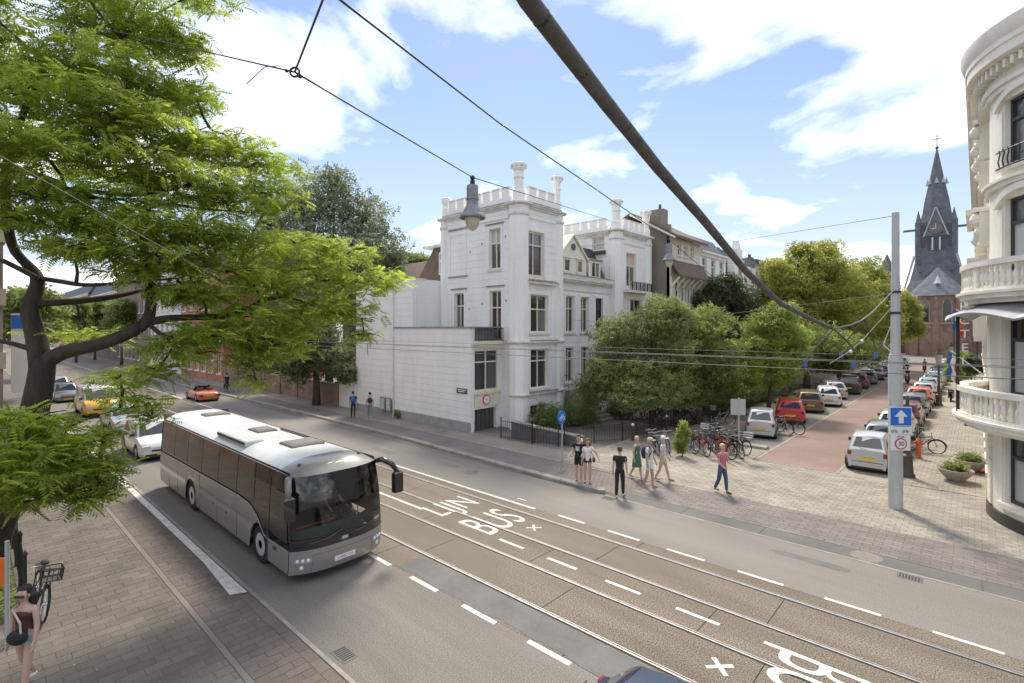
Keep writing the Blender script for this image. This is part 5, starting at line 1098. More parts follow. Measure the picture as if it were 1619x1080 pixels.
    for x in xw:
        for s in (-1, 1):
            y = s * (w - tw / 2 + .0); o = MB().lathe([(wheel * .62, -tw / 2), (wheel * .93, -tw / 2), (wheel, -tw / 2 + .03), (wheel, tw / 2 - .03), (wheel * .93, tw / 2), (wheel * .62, tw / 2)], 0, 0, 0, 18); o.v = [(x + p[0], y + p[2], wheel + p[1]) for p in o.v]; wv = o.build('wheel', TYRE, t, world=False, auto=40)
            r = MB().lathe([(.05, 0), (.05, .02), (wheel * .6, -.01), (wheel * .64, -.03)], 0, 0, 0, 14); r.v = [(x + p[0], y + s * (tw / 2 + .012) + s * p[2], wheel + p[1]) for p in r.v]; r.build('rim', RIM, wv, world=False)
            a = MB(); pts = [(x + (wheel + .045) * cos(q), y, wheel + (wheel + .045) * sin(q)) for q in np.linspace(-.25, pi + .25, 13)]
            rows = [[(px, y - s * .02, pz) for px, _, pz in pts], [(px, s * (w + .008), pz) for px, _, pz in pts], [(x + (px - x) * .86, s * (w + .008), wheel + (pz - wheel) * .86) for px, _, pz in pts]]
            a.grid(rows); a.build('wheel_arch', PLAST, wv, world=False)
    for s in (-1, 1):
        zt = top(xr + .05); l = MB(); l.box(xr - .015, xr + .25, s * w * .62, s * w * .93, zt * .72, zt * .92) if boot > .04 else l.box(xr - .008, xr + .12, s * w * .70, s * w * .865, belt * .74, belt * .93); l.build('tail_light', TAIL, t, world=False)
        zt = belt * nose; l = MB(); l.box(xf - .36, xf - .012, s * w * .55, s * w * .9, zt * .86, zt * 1.13); l.build('headlight', HEAD, t, world=False)
        if not open_top: m = MB(); m.box(xh - .28, xh - .14, s * w * .96, s * (w * .96 + .16), belt + .02, belt + .15); m.build('mirror', PLAST, t, world=False)
        hd = MB(); hd.box(-.1, .08, s * (w + .002), s * (w + .02), belt - .17, belt - .14); hd.build('door_handle', PLAST, t, world=False)
    MB().box(xr - .03, xr + .2, -w * .82, w * .82, gc + .02, gc + .14).build('rear_bumper', PLAST, t, world=False); MB().box(xf - .2, xf + .02, -w * .78, w * .78, gc + .02, gc + .16).build('front_bumper', PLAST, t, world=False)
    MB().box(xr - .034, xr + .1, -w * .7, w * .7, gc - .02, gc + .06).build('rear_valance', PLAST, t, world=False); MB().box(xr - .012, xr + .02, -w * .72, w * .72, belt * .47, belt * .475 + .008).build('boot_seam', PLAST, t, world=False); MB().tube([(xr - .02, .0, belt + .04), (xr + .02, .28, belt + .1)], .01, 4).build('rear_wiper', PLAST, t, world=False)
    MB().box(xf - .1, xf + .012, -w * .5, w * .5, belt * nose * .72, belt * nose * .84).build('grille', PLAST, t, world=False)
    MB().box(xr - .035, xr + .0, -.26, .26, belt * .55, belt * .55 + .11).build('number_plate', PLY, t, world=False); MB().box(xf + .021, xf + .03, -.26, .26, gc + .1, gc + .21).build('number_plate', PLY, t, world=False)
    CARS[kind] = t; return t
car('hatch', 3.95, 1.72, 1.46, .27, .04, .66, .52, .88, rtaper=.73)
car('mini', 2.75, 1.58, 1.53, .20, .035, .55, .36, .90, .29, 1.87, rtaper=.74)
car('wagon', 4.55, 1.76, 1.46, .27, .035, .7, .48, .88, rtaper=.73)
car('saloon', 4.5, 1.76, 1.44, .26, .20, .66, .62, .90)
car('suv', 4.25, 1.80, 1.62, .25, .03, .58, .36, 1.0, .35)
car('van', 4.9, 1.92, 1.98, .18, .02, .55, .12, 1.15, .34, rtaper=.9)
car('roadster', 4.0, 1.66, 1.16, .42, .26, .4, .2, .80, .31, open_top=True)
used_c = set()
def put_car(kind, x, y, rz, color, label, group=None, roofcol=None):
    src = CARS[kind]; t = src if kind not in used_c else copy_tree(src); used_c.add(kind)
    t.location = (x, y, 0); t.rotation_euler = (0, 0, rz); t['label'] = label; t['category'] = 'van' if kind == 'van' else 'car'; t.name = {'van': 'van'}.get(kind, 'car')
    if group: t['group'] = group
    elif 'group' in t: del t['group']
    for c in t.children:
        nm = c.name.split('.')[0]
        if nm in ('body', 'cabin') or (nm in ('rear_bumper', 'front_bumper') and kind not in ('suv', 'van')):
            c.material_slots[0].link = 'OBJECT'; c.material_slots[0].material = MATS['paint_' + ((roofcol or color) if nm == 'cabin' else color)]
    return t
# ================================================================ COACH
cx0, cy0 = -11.45, 6.42        # nose, centre line ; +x forward = world +x
co = thing('coach', (cx0 - 5.7, cy0, 0), 'silver touring coach with tinted windows driving in the near lane', 'coach')
SIL = mat('coach_silver', (.30, .285, .268), .36, metal=.3, coat=.5, var=.04, scale=2); ROOFW = mat('coach_roof', (.70, .71, .72), .4, coat=.2, col2=(.58, .59, .6), scale=1.5, detail=7)
TINT = mat('coach_tinted_glass', (.045, .034, .025), .05, spec=1.0); CGL = clear_glass('coach_windscreen', (.74, .78, .76), .03); MASK = mat('coach_black_mask', (.02, .02, .021), .2, coat=.5)
HL = 5.7; HWd = 1.235
def side_y(z):      # tumblehome of the flank
    if z < 1.25: return HWd
    return HWd - .09 * ((z - 1.25) / 1.3) ** 1.6
def front_x(y, z):
    r = 0 if z < .9 else .16 * ((z - .9) / 1.7) ** 1.3 + (.10 * max(0, (z - .9) / 1.7) ** 3)
    return HL - r - .34 * abs(y / HWd) ** 3.2 - (.06 * max(0, .5 - z) / .3)
def cb(m): return m
ZB, ZT = .27, 2.58
# flanks: dark glass band over the full length
for s in (-1, 1):
    rows = []
    for z in np.linspace(1.0, ZT, 8): rows.append([(x if k < 14 else front_x(s * side_y(z) * .995, z), s * (side_y(z) - .012), z) for k, x in enumerate(list(np.linspace(-HL + .05, HL - .9, 14)) + [0])])
    MB().grid(rows).build('side_window_band', TINT, co, world=False, smooth=True)
    # window dividers
    for xd in (-4.05, -2.55, -1.05, .45, 1.95, 3.2):
        MB().grid([[(xd - .018, s * (side_y(z) + .003), z) for z in np.linspace(1.3, ZT - .06, 7)], [(xd + .018, s * (side_y(z) + .003), z) for z in np.linspace(1.3, ZT - .06, 7)]]).build('window_divider', MASK, co, world=False)
    # lower silver panel with sweeping beltline and wheel arches
    belt = [(-HL, 1.36), (-3, 1.40), (0, 1.43), (2.2, 1.45), (3.0, 1.40), (3.5, 1.22), (3.75, .98), (3.95, .84), (4.12, .82)]
    bx = lambda x: np.interp(x, [p[0] for p in belt], [p[1] for p in belt])
    xs_ = sorted(set(np.round(np.concatenate([np.linspace(-HL, 4.12, 70), np.linspace(-2.65, -1.55, 18), np.linspace(3.1, 4.12, 18)]), 3)))
    WA = (-2.02, 3.62); WR = .56
    lo = []
    for x in xs_:
        z = ZB
        for wx in WA:
            d = abs(x - wx)
            if d < WR: z = max(z, .49 + math.sqrt(WR * WR - d * d) * .98)
        lo.append(min(z, bx(x) - .03))
    rows = []
    for f in (0, .25, .5, .75, 1): rows.append([(x, s * (side_y(l + (bx(x) - l) * f) + .004 + (.012 if f in (.25, .5, .75) else 0)), l + (bx(x) - l) * f) for x, l in zip(xs_, lo)])
    MB().grid(rows).build('side_panel', SIL, co, world=False, auto=40)
    # trim line below windows, bottom skirt, hatches
    MB().grid([[(x, s * (side_y(1.3) + .02), bx(x) + .005) for x in xs_ if x < 3.0], [(x, s * (side_y(1.3) + .02), bx(x) - .02) for x in xs_ if x < 3.0]]).build('belt_trim', mat('trim_light', (.5, .5, .5), .35), co, world=False)
    for xd, z0, z1 in ((-4.5, .3, .95), (-3.45, .3, 1.0), (-1.1, .3, 1.40), (.55, .3, .98), (2.1, .3, .98)): MB().box(xd - .008, xd + .008, s * (HWd + .012), s * (HWd + .019), z0, z1).build('panel_gap', MASK, co, world=False)
    MB().box(-HL + .1, 3.0, s * (HWd + .013), s * (HWd + .018), .985, .998).build('panel_gap', mat('gap_grey', (.15, .15, .15), .5), co, world=False)
    for xd in (-.9, .2, 1.3): MB().box(xd - .06, xd + .06, s * (HWd + .014), s * (HWd + .02), .72, .80).build('hatch_lock', MASK, co, world=False)
    for wx in WA:
        o = MB().lathe([(.29, -.14), (.44, -.14), (.485, -.1), (.485, .1), (.44, .14), (.29, .14)], 0, 0, 0, 24, cap=False); o.v = [(wx + p[0], s * (HWd - .17) + p[2], .485 + p[1]) for p in o.v]; wv = o.build('wheel', TYRE, co, world=False, auto=40)
        r = MB().lathe([(.06, .0), (.11, .0), (.12, -.03), (.2, -.06), (.26, -.01), (.29, 0)], 0, 0, 0, 20); r.v = [(wx + p[0], s * (HWd - .03 + p[2]), .485 + p[1]) for p in r.v]; r.build('rim', mat('wheel_silver', (.5, .5, .5), .4, metal=.2), wv, world=False, auto=40)
        for k in range(8): a = k * pi / 4; bt = MB(); bt.sphere((wx + .15 * cos(a), s * (HWd - .05), .485 + .15 * sin(a)), .022, 6, 4); bt.build('wheel_nut', CHR, wv, world=False)
        MB().grid([[(wx + WR * .985 * cos(a), s * (HWd - .45), .49 + WR * .96 * sin(a)) for a in np.linspace(0, pi, 14)], [(wx + WR * .985 * cos(a), s * (HWd - .005), .49 + WR * .96 * sin(a)) for a in np.linspace(0, pi, 14)]]).build('wheel_arch', PLAST, co, world=False)
# front door (kerb side) and driver side panel ahead of the front axle
for s in (-1, 1):
    rows = []
    for z in np.linspace(ZB, .82, 5): rows.append([(x, s * (side_y(z) + .006), z) for x in np.linspace(4.16, front_x(HWd, z) - .02, 6)])
    dr = MB().grid(rows).build('front_door' if s < 0 else 'driver_door', SIL, co, world=False)
    gl = MB().grid([[(x, s * (side_y(z) + .008), z) for x in np.linspace(4.5, front_x(HWd, z) - .08, 4)] for z in np.linspace(.98, 2.1, 5)]); gl.build('door_glass', GL_CAR, dr, world=False)
    MB().grid([[(4.14, s * (side_y(z) + .012), z) for z in np.linspace(ZB, 2.35, 6)], [(4.18, s * (side_y(z) + .012), z) for z in np.linspace(ZB, 2.35, 6)]]).build('door_seal', MASK, dr, world=False)
    MB().box(4.55, 4.67, s * (HWd + .007), s * (HWd + .03), .66, .72).build('handle', MASK, dr, world=False)
MB().box(-HL, HL - .5, -HWd + .05, HWd - .05, .2, .34).build('chassis', PLAST, co, world=False)
# front
def frow(z, n=17, off=0.0): return [(front_x(y, z) + off, y, z) for y in np.linspace(-side_y(z), side_y(z), n)]
MB().grid([frow(z) for z in (.24, .34, .5, .66, .80)]).build('front_bumper', SIL, co, world=False, auto=60)
MB().grid([frow(z) for z in (.80, .85, .9, .97, 1.04)]).build('front_panel', MASK, co, world=False, auto=60)
MB().grid([frow(z) for z in np.linspace(1.04, 2.50, 8)]).build('windscreen', CGL, co, world=False, smooth=True)
MB().grid([[(front_x(y, .70) + .006, y, z) for y in np.linspace(-.78, .78, 9)] for z in (.66, .675)]).build('panel_gap', MATS['gap_grey'], co, world=False)
for yy in (-.80, .80): MB().grid([[(front_x(yy, z) + .004, yy + d, z) for z in (.3, .5, .66)] for d in (-.008, .008)]).build('panel_gap', MATS['gap_grey'], co, world=False)
for s in (-1, 1):
    hl = MB().grid([[(front_x(s * y, z) + .012, s * y, z) for y in np.linspace(.80, 1.16, 7)] for z in (.50, .57, .64)]).build('headlight', mat('coach_headlight_glass', (.30, .31, .32), .06, spec=1), co, world=False)
    for y in (.88, .99, 1.09): l = MB(); l.sphere((front_x(y, .57) + .012, s * y, .57), .045, 10, 6, sx=.4); l.build('lamp', mat('lamp_lens', (.75, .76, .77), .08, spec=1), hl, world=False, smooth=True)
    f = MB(); f.sphere((front_x(1.0, .4) + .0, s * 1.0, .40), .055, 10, 6, sx=.4); f.build('fog_lamp', MATS['lamp_lens'], co, world=False, smooth=True)
pl = MB().box(HL - .02, HL + .012, -.27, .27, .385, .495).build('number_plate', PLW, co, world=False)
text('1-VNC-110', .12, 'plate_text', mat('plate_text_red', (.35, .03, .04), .5), pl, (HL + .016, 0, .44), ((0, 1, 0), (0, 0, 1), (1, 0, 0)), (.72, .8))
for y0, y1 in ((-.85, -.1), (.1, .9)): MB().tube([(front_x(y0, .98) + .03, y0, .96), (front_x((y0 + y1) / 2, 1.0) + .045, (y0 + y1) / 2, 1.0), (front_x(y1, 1.02) + .03, y1, 1.12)], .012, 5).build('wiper', MASK, co, world=False)
MB().box(HL - .03, HL + .0, -.08, .08, .86, .93).build('emblem', CHR, co, world=False)
# roof: rounded shell, darker front brow, hatches
def roof_row(x, k=1.0):
    out = []
    for q in np.linspace(-1, 1, 21):
        y = q * side_y(ZT - .08); z = ZT - .06 + .24 * (1 - abs(q) ** 3.4)
        out.append((x, y * 1.0, z))
    return out
rows = [roof_row(-HL)] + [roof_row(x) for x in np.linspace(-HL + .15, HL - 1.1, 12)]
MB().grid(rows).build('roof', ROOFW, co, world=False, smooth=True)
rows = []
for f in np.linspace(0, 1, 9):
    r = []
    for q in np.linspace(-1, 1, 21):
        y = q * side_y(ZT - .08); xa = HL - 1.1; xb_ = front_x(y, 2.5) + .01; x = xa + (xb_ - xa) * f; z = (ZT - .06 + .24 * (1 - abs(q) ** 3.4)); zf = 2.49
        r.append((x, y, z + (zf - z) * f ** 2.6))
    rows.append(r)
MB().grid(rows).build('roof_brow', SIL, co, world=False, smooth=True)
DK = mat('roof_hatch', (.17, .165, .155), .6)
for x, w_, l_ in ((-4.1, .42, .3), (3.05, .46, .42), (.3, .3, .40)):
    h_ = MB().cbox(x - l_, x + l_, .0 - w_ + .15, w_ + .15, ZT + .1, ZT + .235, .03).build('roof_hatch', DK, co, world=False); MB().cbox(x - l_ * .8, x + l_ * .8, -w_ * .8 + .15, w_ * .8 + .15, ZT + .2, ZT + .25, .02).build('hatch_lid', DK, h_, world=False)
ac = MB().cbox(-.4, 1.9, -.95, -.45, ZT + .08, ZT + .225, .03).build('air_conditioner', ROOFW, co, world=False)
for k in range(16): MB().box(-.35 + k * .14, -.27 + k * .14, -.97, -.9, ZT + .12, ZT + .2).build('vent_slot', MASK, ac, world=False)
MB().box(.5, 2.9, .62, .68, ZT + .1, ZT + .2).build('roof_strip', MASK, co, world=False)
for y in (-.8, .8): a = MB(); a.sphere((HL - .75, y, ZT + .08), .05, 8, 5); a.build('marker_light', MASK, co, world=False)
# rear
MB().grid([[(-HL - .02 + .0, y, z) for y in np.linspace(-side_y(z), side_y(z), 5)] for z in (.27, 1.0, 1.36)]).build('rear_panel', SIL, co, world=False); MB().grid([[(-HL, y, z) for y in np.linspace(-side_y(z), side_y(z), 5)] for z in (1.36, 2.0, 2.7)]).build('rear_window', TINT, co, world=False)
for s in (-1, 1): MB().box(-HL - .04, -HL + .04, s * (HWd - .14), s * (HWd - .02), .5, .95).build('tail_light', TAIL, co, world=False)
# mirrors on curved arms
for s in (-1, 1):
    x0 = front_x(HWd * .97, 2.35); pts = [(x0 - .05, s * 1.12, 2.44), (x0 + .18, s * 1.26, 2.50), (x0 + .40, s * (1.42 if s > 0 else 1.36), 2.38), (x0 + .46, s * (1.56 if s > 0 else 1.38), 2.14)]
    mr = MB().tube(pts, [.06, .075, .075, .055], 10).build('mirror_arm', MASK if s > 0 else mat('mirror_grey', (.2, .2, .2), .3), co, world=False, smooth=True)
    c = pts[-1]; MB().cbox(c[0] - .09, c[0] + .07, c[1] - .13, c[1] + .13, c[2] - .52, c[2] + .04, .05).build('mirror_housing', MASK, mr, world=False)
    MB().box(c[0] - .1, c[0] - .092, c[1] - .1, c[1] + .1, c[2] - .45, c[2] - .02).build('mirror_glass', CHR, mr, world=False)
# cab interior
INT = mat('coach_interior', (.16, .16, .15), .8); MB().box(-HL + .2, HL - .6, -1.15, 1.15, .62, .68).build('cabin_floor', INT, co, world=False)
MB().grid([[(front_x(y, 1.06) - .06, y, 1.05) for y in np.linspace(-1.12, 1.12, 9)], [(front_x(y, 1.06) - .55, y, 1.12) for y in np.linspace(-1.12, 1.12, 9)], [(HL - 1.2, y, .7) for y in np.linspace(-1.12, 1.12, 9)]]).build('dashboard', mat('dash_grey', (.24, .29, .28), .7), co, world=False)
MB().box(HL - .75, HL - .7, -1.0, .1, 1.14, 1.17).build('dash_trim', mat('dash_red', (.5, .08, .04), .6), co, world=False)
SEAT = mat('coach_seat', (.2, .21, .22), .9)
for r in range(5):
    for y in (-.85, -.42, .42, .85): s_ = MB().cbox(2.4 - r * 1.0, 2.9 - r * 1.0, y - .2, y + .2, .8, 1.18, .03).build('passenger_seat', SEAT, co, world=False); MB().cbox(2.35 - r, 2.48 - r, y - .2, y + .2, 1.15, 1.85, .03).build('seat_back', SEAT, s_, world=False)
s_ = MB().cbox(3.75, 4.2, .3, .75, .7, 1.0, .03).build('driver_seat', SEAT, co, world=False); MB().cbox(3.68, 3.8, .3, .75, 1.0, 1.72, .03).build('seat_back', SEAT, s_, world=False)
MB().tube([(HL - 1.02 + .1 * sin(a), .52 + .24 * cos(a), 1.2 + .18 * sin(a)) for a in np.linspace(0, 2 * pi, 18, endpoint=False)], .018, 6, closed=True).build('steering_wheel', MASK, co, world=False)
ptn = MB(); ptn.tube([(3.35, .15, .7), (3.35, .15, 1.75), (3.35, 1.0, 1.75)], .02, 6); ptn.build('driver_screen_rail', MASK, co, world=False)
dv = person('grey-haired coach driver seated behind the windscreen', (cx0 - 5.7 + 3.98, cy0 + .52, .13), 0, 1.68, ((1.45, 1.35), (1.45, 1.35)), ((.8, .1, .5), (.75, .15, .55)), 'shirt', 'trousers', 'black', 'black', 'grey', sit=True)

# ================================================================ VEHICLES IN PLACE
put_car('suv', -29.6, 6.35, 0, 'white', 'white compact car with black bumpers right behind the coach')
put_car('saloon', -38.2, 6.75, 0, 'silver', 'silver car between the white compact and the yellow van')
put_car('van', -46.2, 6.6, 0, 'yellow', 'yellow fronted van third in the queue behind the coach', roofcol='white')
put_car('hatch', -56.5, 6.0, 0, 'grey', 'grey hatchback behind the yellow van, half hidden by leaves')
put_car('wagon', -64.5, 6.3, 0, 'silver', 'pale estate car far back in the queue behind leaves')
put_car('roadster', -48.6, 14.0, pi, 'orange', 'small orange open roadster driving away in the far lane')
put_car('hatch', -2.15, 5.78, 0, 'blue', 'dark blue car with glossy roof cut off by the bottom edge')
D1 = radians(90)
LG = 'cars parked on the left of the side street'; RG = 'cars parked on the right of the side street'
for k, x, y, r, c, rc, lb in (('mini', -9.05, 30.9, 104, 'silver', None, 'small silver and red city car at the head of the left row'), ('hatch', -9.15, 37.3, 104, 'red', None, 'bright red hatchback second in the left row'), ('wagon', -9.3, 43.2, 104, 'olive', None, 'brown estate car third in the left row'), ('hatch', -8.9, 47.2, 105, 'white', None, 'white hatchback between the brown and silver estates'), ('wagon', -9.6, 52.5, 112, 'silver', None, 'silver estate parked at an angle in the left row'), ('suv', -8.9, 57.0, 96, 'black', None, 'black tall car beyond the silver estate'), ('hatch', -9.0, 63, 96, 'dark_red', None, 'dark red hatchback beyond the black tall car'), ('wagon', -9.0, 68.6, 96, 'grey', None, 'dark grey estate beyond the dark red hatchback'), ('saloon', -9.0, 74.5, 96, 'black', None, 'black saloon in the left row under the trees'), ('hatch', -9.0, 80, 96, 'grey', None, 'grey hatchback after the black saloon under the trees'), ('suv', -9.0, 90, 94, 'white', None, 'white car at the far end of the left row'), ('wagon', -9.0, 97, 94, 'black', None, 'black estate at the far end of the left row'), ('hatch', -9.0, 104, 94, 'steel', None, 'last small car of the left row by the church')):
    put_car(k, x, y, radians(r), c, lb, LG, rc)
for k, x, y, c, lb in (('mini', -3.42, 27.0, 'silver', 'small silver city car with yellow plate nearest on the right'), ('hatch', -3.35, 31.2, 'grey', 'dark hatchback parked ahead of the small silver city car'), ('hatch', -3.35, 36.0, 'silver', 'pale silver hatchback third in the right row'), ('wagon', -3.35, 40.9, 'dark_red', 'dark red estate fourth in the right row'), ('wagon', -3.35, 46.3, 'grey', 'dark grey estate behind the dark red one on the right'), ('hatch', -3.35, 51.6, 'orange', 'rust coloured hatchback in the right row'), ('wagon', -3.35, 56.8, 'silver', 'silver estate in the middle of the right row'), ('saloon', -3.35, 62.0, 'steel', 'steel grey saloon in the middle of the right row'), ('hatch', -3.35, 67.0, 'silver', 'silver hatchback just before the pale blue car'), ('hatch', -3.35, 72.0, 'pale_blue', 'pale blue hatchback far along the right row'), ('wagon', -3.35, 77.2, 'black', 'black estate just after the pale blue car'), ('suv', -3.35, 83, 'grey', 'grey tall car far along the right row'), ('hatch', -3.35, 89, 'black', 'black hatchback near the end of the right row'), ('saloon', -3.35, 95, 'silver', 'silver saloon near the end of the right row'), ('hatch', -3.35, 101, 'white', 'last white car of the right row')):
    put_car(k, x, y, D1 + random.uniform(-.02, .02), c, lb, RG)
# ---- bicycles
BG = 'bicycles parked at the corner'
pos = [('red', -9.75, 24.0, 'front red bicycle of the cluster at the street corner'), ('red', -9.2, 24.5, 'second red bicycle of the cluster at the street corner'), ('grey', -9.55, 25.0, 'grey bicycle between the red ones and the sign pole'), ('red', -8.75, 24.2, 'right-hand red bicycle of the cluster at the corner'), ('black', -8.35, 24.8, 'black bicycle at the right end of the red cluster'), ('white_basket', -10.1, 25.6, 'bicycle with pale basket behind the red cluster'), ('grey', -9.0, 26.0, 'grey bicycle behind the red cluster'), ('basket', -9.9, 26.5, 'black bicycle with black basket behind the red cluster')]
pos += [('red', -10.2, 24.7, 'leftmost red bicycle of the corner cluster'), ('grey', -8.95, 25.2, 'grey bicycle at the foot of the sign pole'), ('black', -10.45, 24.15, 'black bicycle at the left end of the red cluster'), ('basket', -9.35, 25.7, 'black basket bicycle in the middle of the corner cluster'), ('white_basket', -8.5, 25.5, 'bicycle with pale basket right of the sign pole')]
for i, (k, x, y, lb) in enumerate(pos): bike(k, x, y, radians(-38 + random.uniform(-14, 14) + (180 if i % 2 else 0)), lb, BG, tilt=random.choice((-.12, .12)))
for i, (k, x, y, r, lb) in enumerate((('blue', -11.0, 22.3, -50, 'bright blue bicycle left of the climbing shrub'), ('black', -11.5, 22.8, -48, 'black bicycle left of the bright blue one'), ('grey', -11.2, 23.5, -55, 'grey bicycle behind the bright blue one'), ('black', -11.9, 23.3, -50, 'outermost black bicycle left of the blue one'), ('grey', -8.35, 31.9, -20, 'grey bicycle leaning between the city car and the red hatchback'), ('black', -7.95, 32.2, -10, 'black bicycle by the kerb island beside the red hatchback'), ('black', -1.95, 31.6, 5, 'black bicycle on the right pavement behind the hydrant'), ('basket', -2.2, 32.4, 95, 'black basket bicycle beside the parked cars on the right'))): bike(k, x, y, radians(r), lb, None, tilt=.1)
for i in range(11):
    k = ('black', 'white_basket', 'blue', 'basket', 'grey', 'white_basket', 'black', 'basket', 'white_basket', 'black', 'grey')[i]
    bike(k, -16.9 + i * .52, 30.2 + .25 * (i % 3) + i * .17, radians(60 + random.uniform(-12, 12)), 'bicycle parked in the rack under the garden trees, number %s from the left' % ('one two three four five six seven eight nine ten eleven'.split()[i]), 'bicycles under the garden trees', tilt=.08)
bike('basket', -14.62, 1.12, radians(2), 'black bicycle with front basket leaning at the iron railing', None, tilt=-.16)
# ================================================================ TREES
BARK = mat('bark_dark', (.03, .024, .018), .95, col2=(.075, .06, .044), scale=5, detail=8, stretch=(1, 1, .25), bump=.9, bscale=18)
BARK2 = mat('bark_brown', (.12, .085, .06), .95, var=.3, scale=6, bump=.8, bscale=25)
def leafmat(n, c, tr, rn=.35): return mat('leaf_' + n, c, .5, transl=tr, rnd=rn, spec=.35, var=.28, scale=.55 if n == 'locust' else .4, world_co=True, detail=3)
LF_LOC = leafmat('locust', (.25, .335, .052), .54, .34); LF_DARK = leafmat('dark', (.12, .155, .07), .36); LF_YG = leafmat('yellow_green', (.26, .29, .065), .46, .32); LF_MID = leafmat('mid', (.19, .245, .07), .42); LF_YEW = leafmat('yew', (.075, .105, .045), .25); LF_OLIVE = leafmat('olive', (.19, .235, .085), .42); LF_GREY = leafmat('grey_green', (.17, .205, .115), .36); LF_BOX = leafmat('box', (.17, .22, .075), .35); LF_BRIGHT = leafmat('bright', (.22, .30, .075), .45)
def rot_rand(n, tilt=1.0):
    a = rng.uniform(0, 2 * pi, n); t = rng.normal(0, tilt, n); r = rng.normal(0, tilt, n)
    ca, sa = np.cos(a), np.sin(a); ct, st = np.cos(t), np.sin(t); cr_, sr = np.cos(r), np.sin(r)
    Rz = np.zeros((n, 3, 3)); Rz[:, 0, 0] = ca; Rz[:, 0, 1] = -sa; Rz[:, 1, 0] = sa; Rz[:, 1, 1] = ca; Rz[:, 2, 2] = 1
    Ry = np.zeros((n, 3, 3)); Ry[:, 0, 0] = ct; Ry[:, 0, 2] = st; Ry[:, 2, 0] = -st; Ry[:, 2, 2] = ct; Ry[:, 1, 1] = 1
    Rx = np.zeros((n, 3, 3)); Rx[:, 0, 0] = 1; Rx[:, 1, 1] = cr_; Rx[:, 1, 2] = -sr; Rx[:, 2, 1] = sr; Rx[:, 2, 2] = cr_
    return Rz @ Ry @ Rx
def leaves_mesh(name, pts, template, size, tilt=.7, origin=(0, 0, 0)):
    pts = np.asarray(pts) - np.asarray(origin); n = len(pts); T, Fq = template; R = rot_rand(n, tilt); s = size * rng.uniform(.65, 1.3, n)
    V = np.einsum('nij,kj->nki', R, T) * s[:, None, None] + pts[:, None, :]
    k = len(T); Q = (np.asarray(Fq)[None] + (np.arange(n) * k)[:, None, None]).reshape(-1, 4)
    return np_mesh(name, V.reshape(-1, 3), Q)
# simple folded leaf pair cluster, and a feathery pinnate leaf
def tmpl_simple(nl=3):
    V = []; Fq = []
    for i in range(nl):
        a = i * 2 * pi / nl + .3; c, s = cos(a), sin(a); b = len(V)
        for p in ((.05, 0, 0), (.5, -.28, .04), (1.0, 0, -.12), (.5, .28, .04)): V.append((c * p[0] - s * p[1], s * p[0] + c * p[1], p[2] + .12 * (i % 2)))
        Fq.append((b, b + 1, b + 2, b + 3))
    return np.array(V), Fq
def tmpl_pinnate(n=6):
    V = []; Fq = []
    for i in range(n):
        x = .12 + .8 * i / n; z = -.30 * x * x
        for s in (-1, 1):
            b = len(V); L = .34 * (1 - .35 * abs(i / n - .4)); w = .075
            V += [(x, s * .01, z), (x + .10 - w * .5, s * L * .5, z - .02), (x + .16, s * L, z - .09), (x + .10 + w, s * L * .5, z - .02)]; Fq.append((b, b + 1, b + 2, b + 3))
    b = len(V); V += [(0, -.012, 0), (.95, -.006, -.28), (.95, .006, -.28), (0, .012, 0)]; Fq.append((b, b + 1, b + 2, b + 3))
    return np.array(V), Fq
TS = tmpl_simple(3); TP = tmpl_pinnate()
def clump_pts(c, r, n, shell=.55, flat=0):
    d = rng.normal(size=(n, 3)); d /= np.linalg.norm(d, axis=1)[:, None]; q = rng.uniform(0, 1, n) ** (1 / 3); q = shell + (1 - shell) * q if shell else q
    q = np.where(rng.uniform(0, 1, n) < .7, rng.uniform(.6, 1.05, n), rng.uniform(0.1, .8, n))
    # lumpy outline
    lump = 1 + .28 * np.sin(d[:, 0] * 5 + c[0] * 3) * np.cos(d[:, 1] * 4 + c[1] * 2) + .15 * np.sin(d[:, 2] * 9 + c[2])
    return np.asarray(c) + d * (q * lump)[:, None] * np.asarray(r)
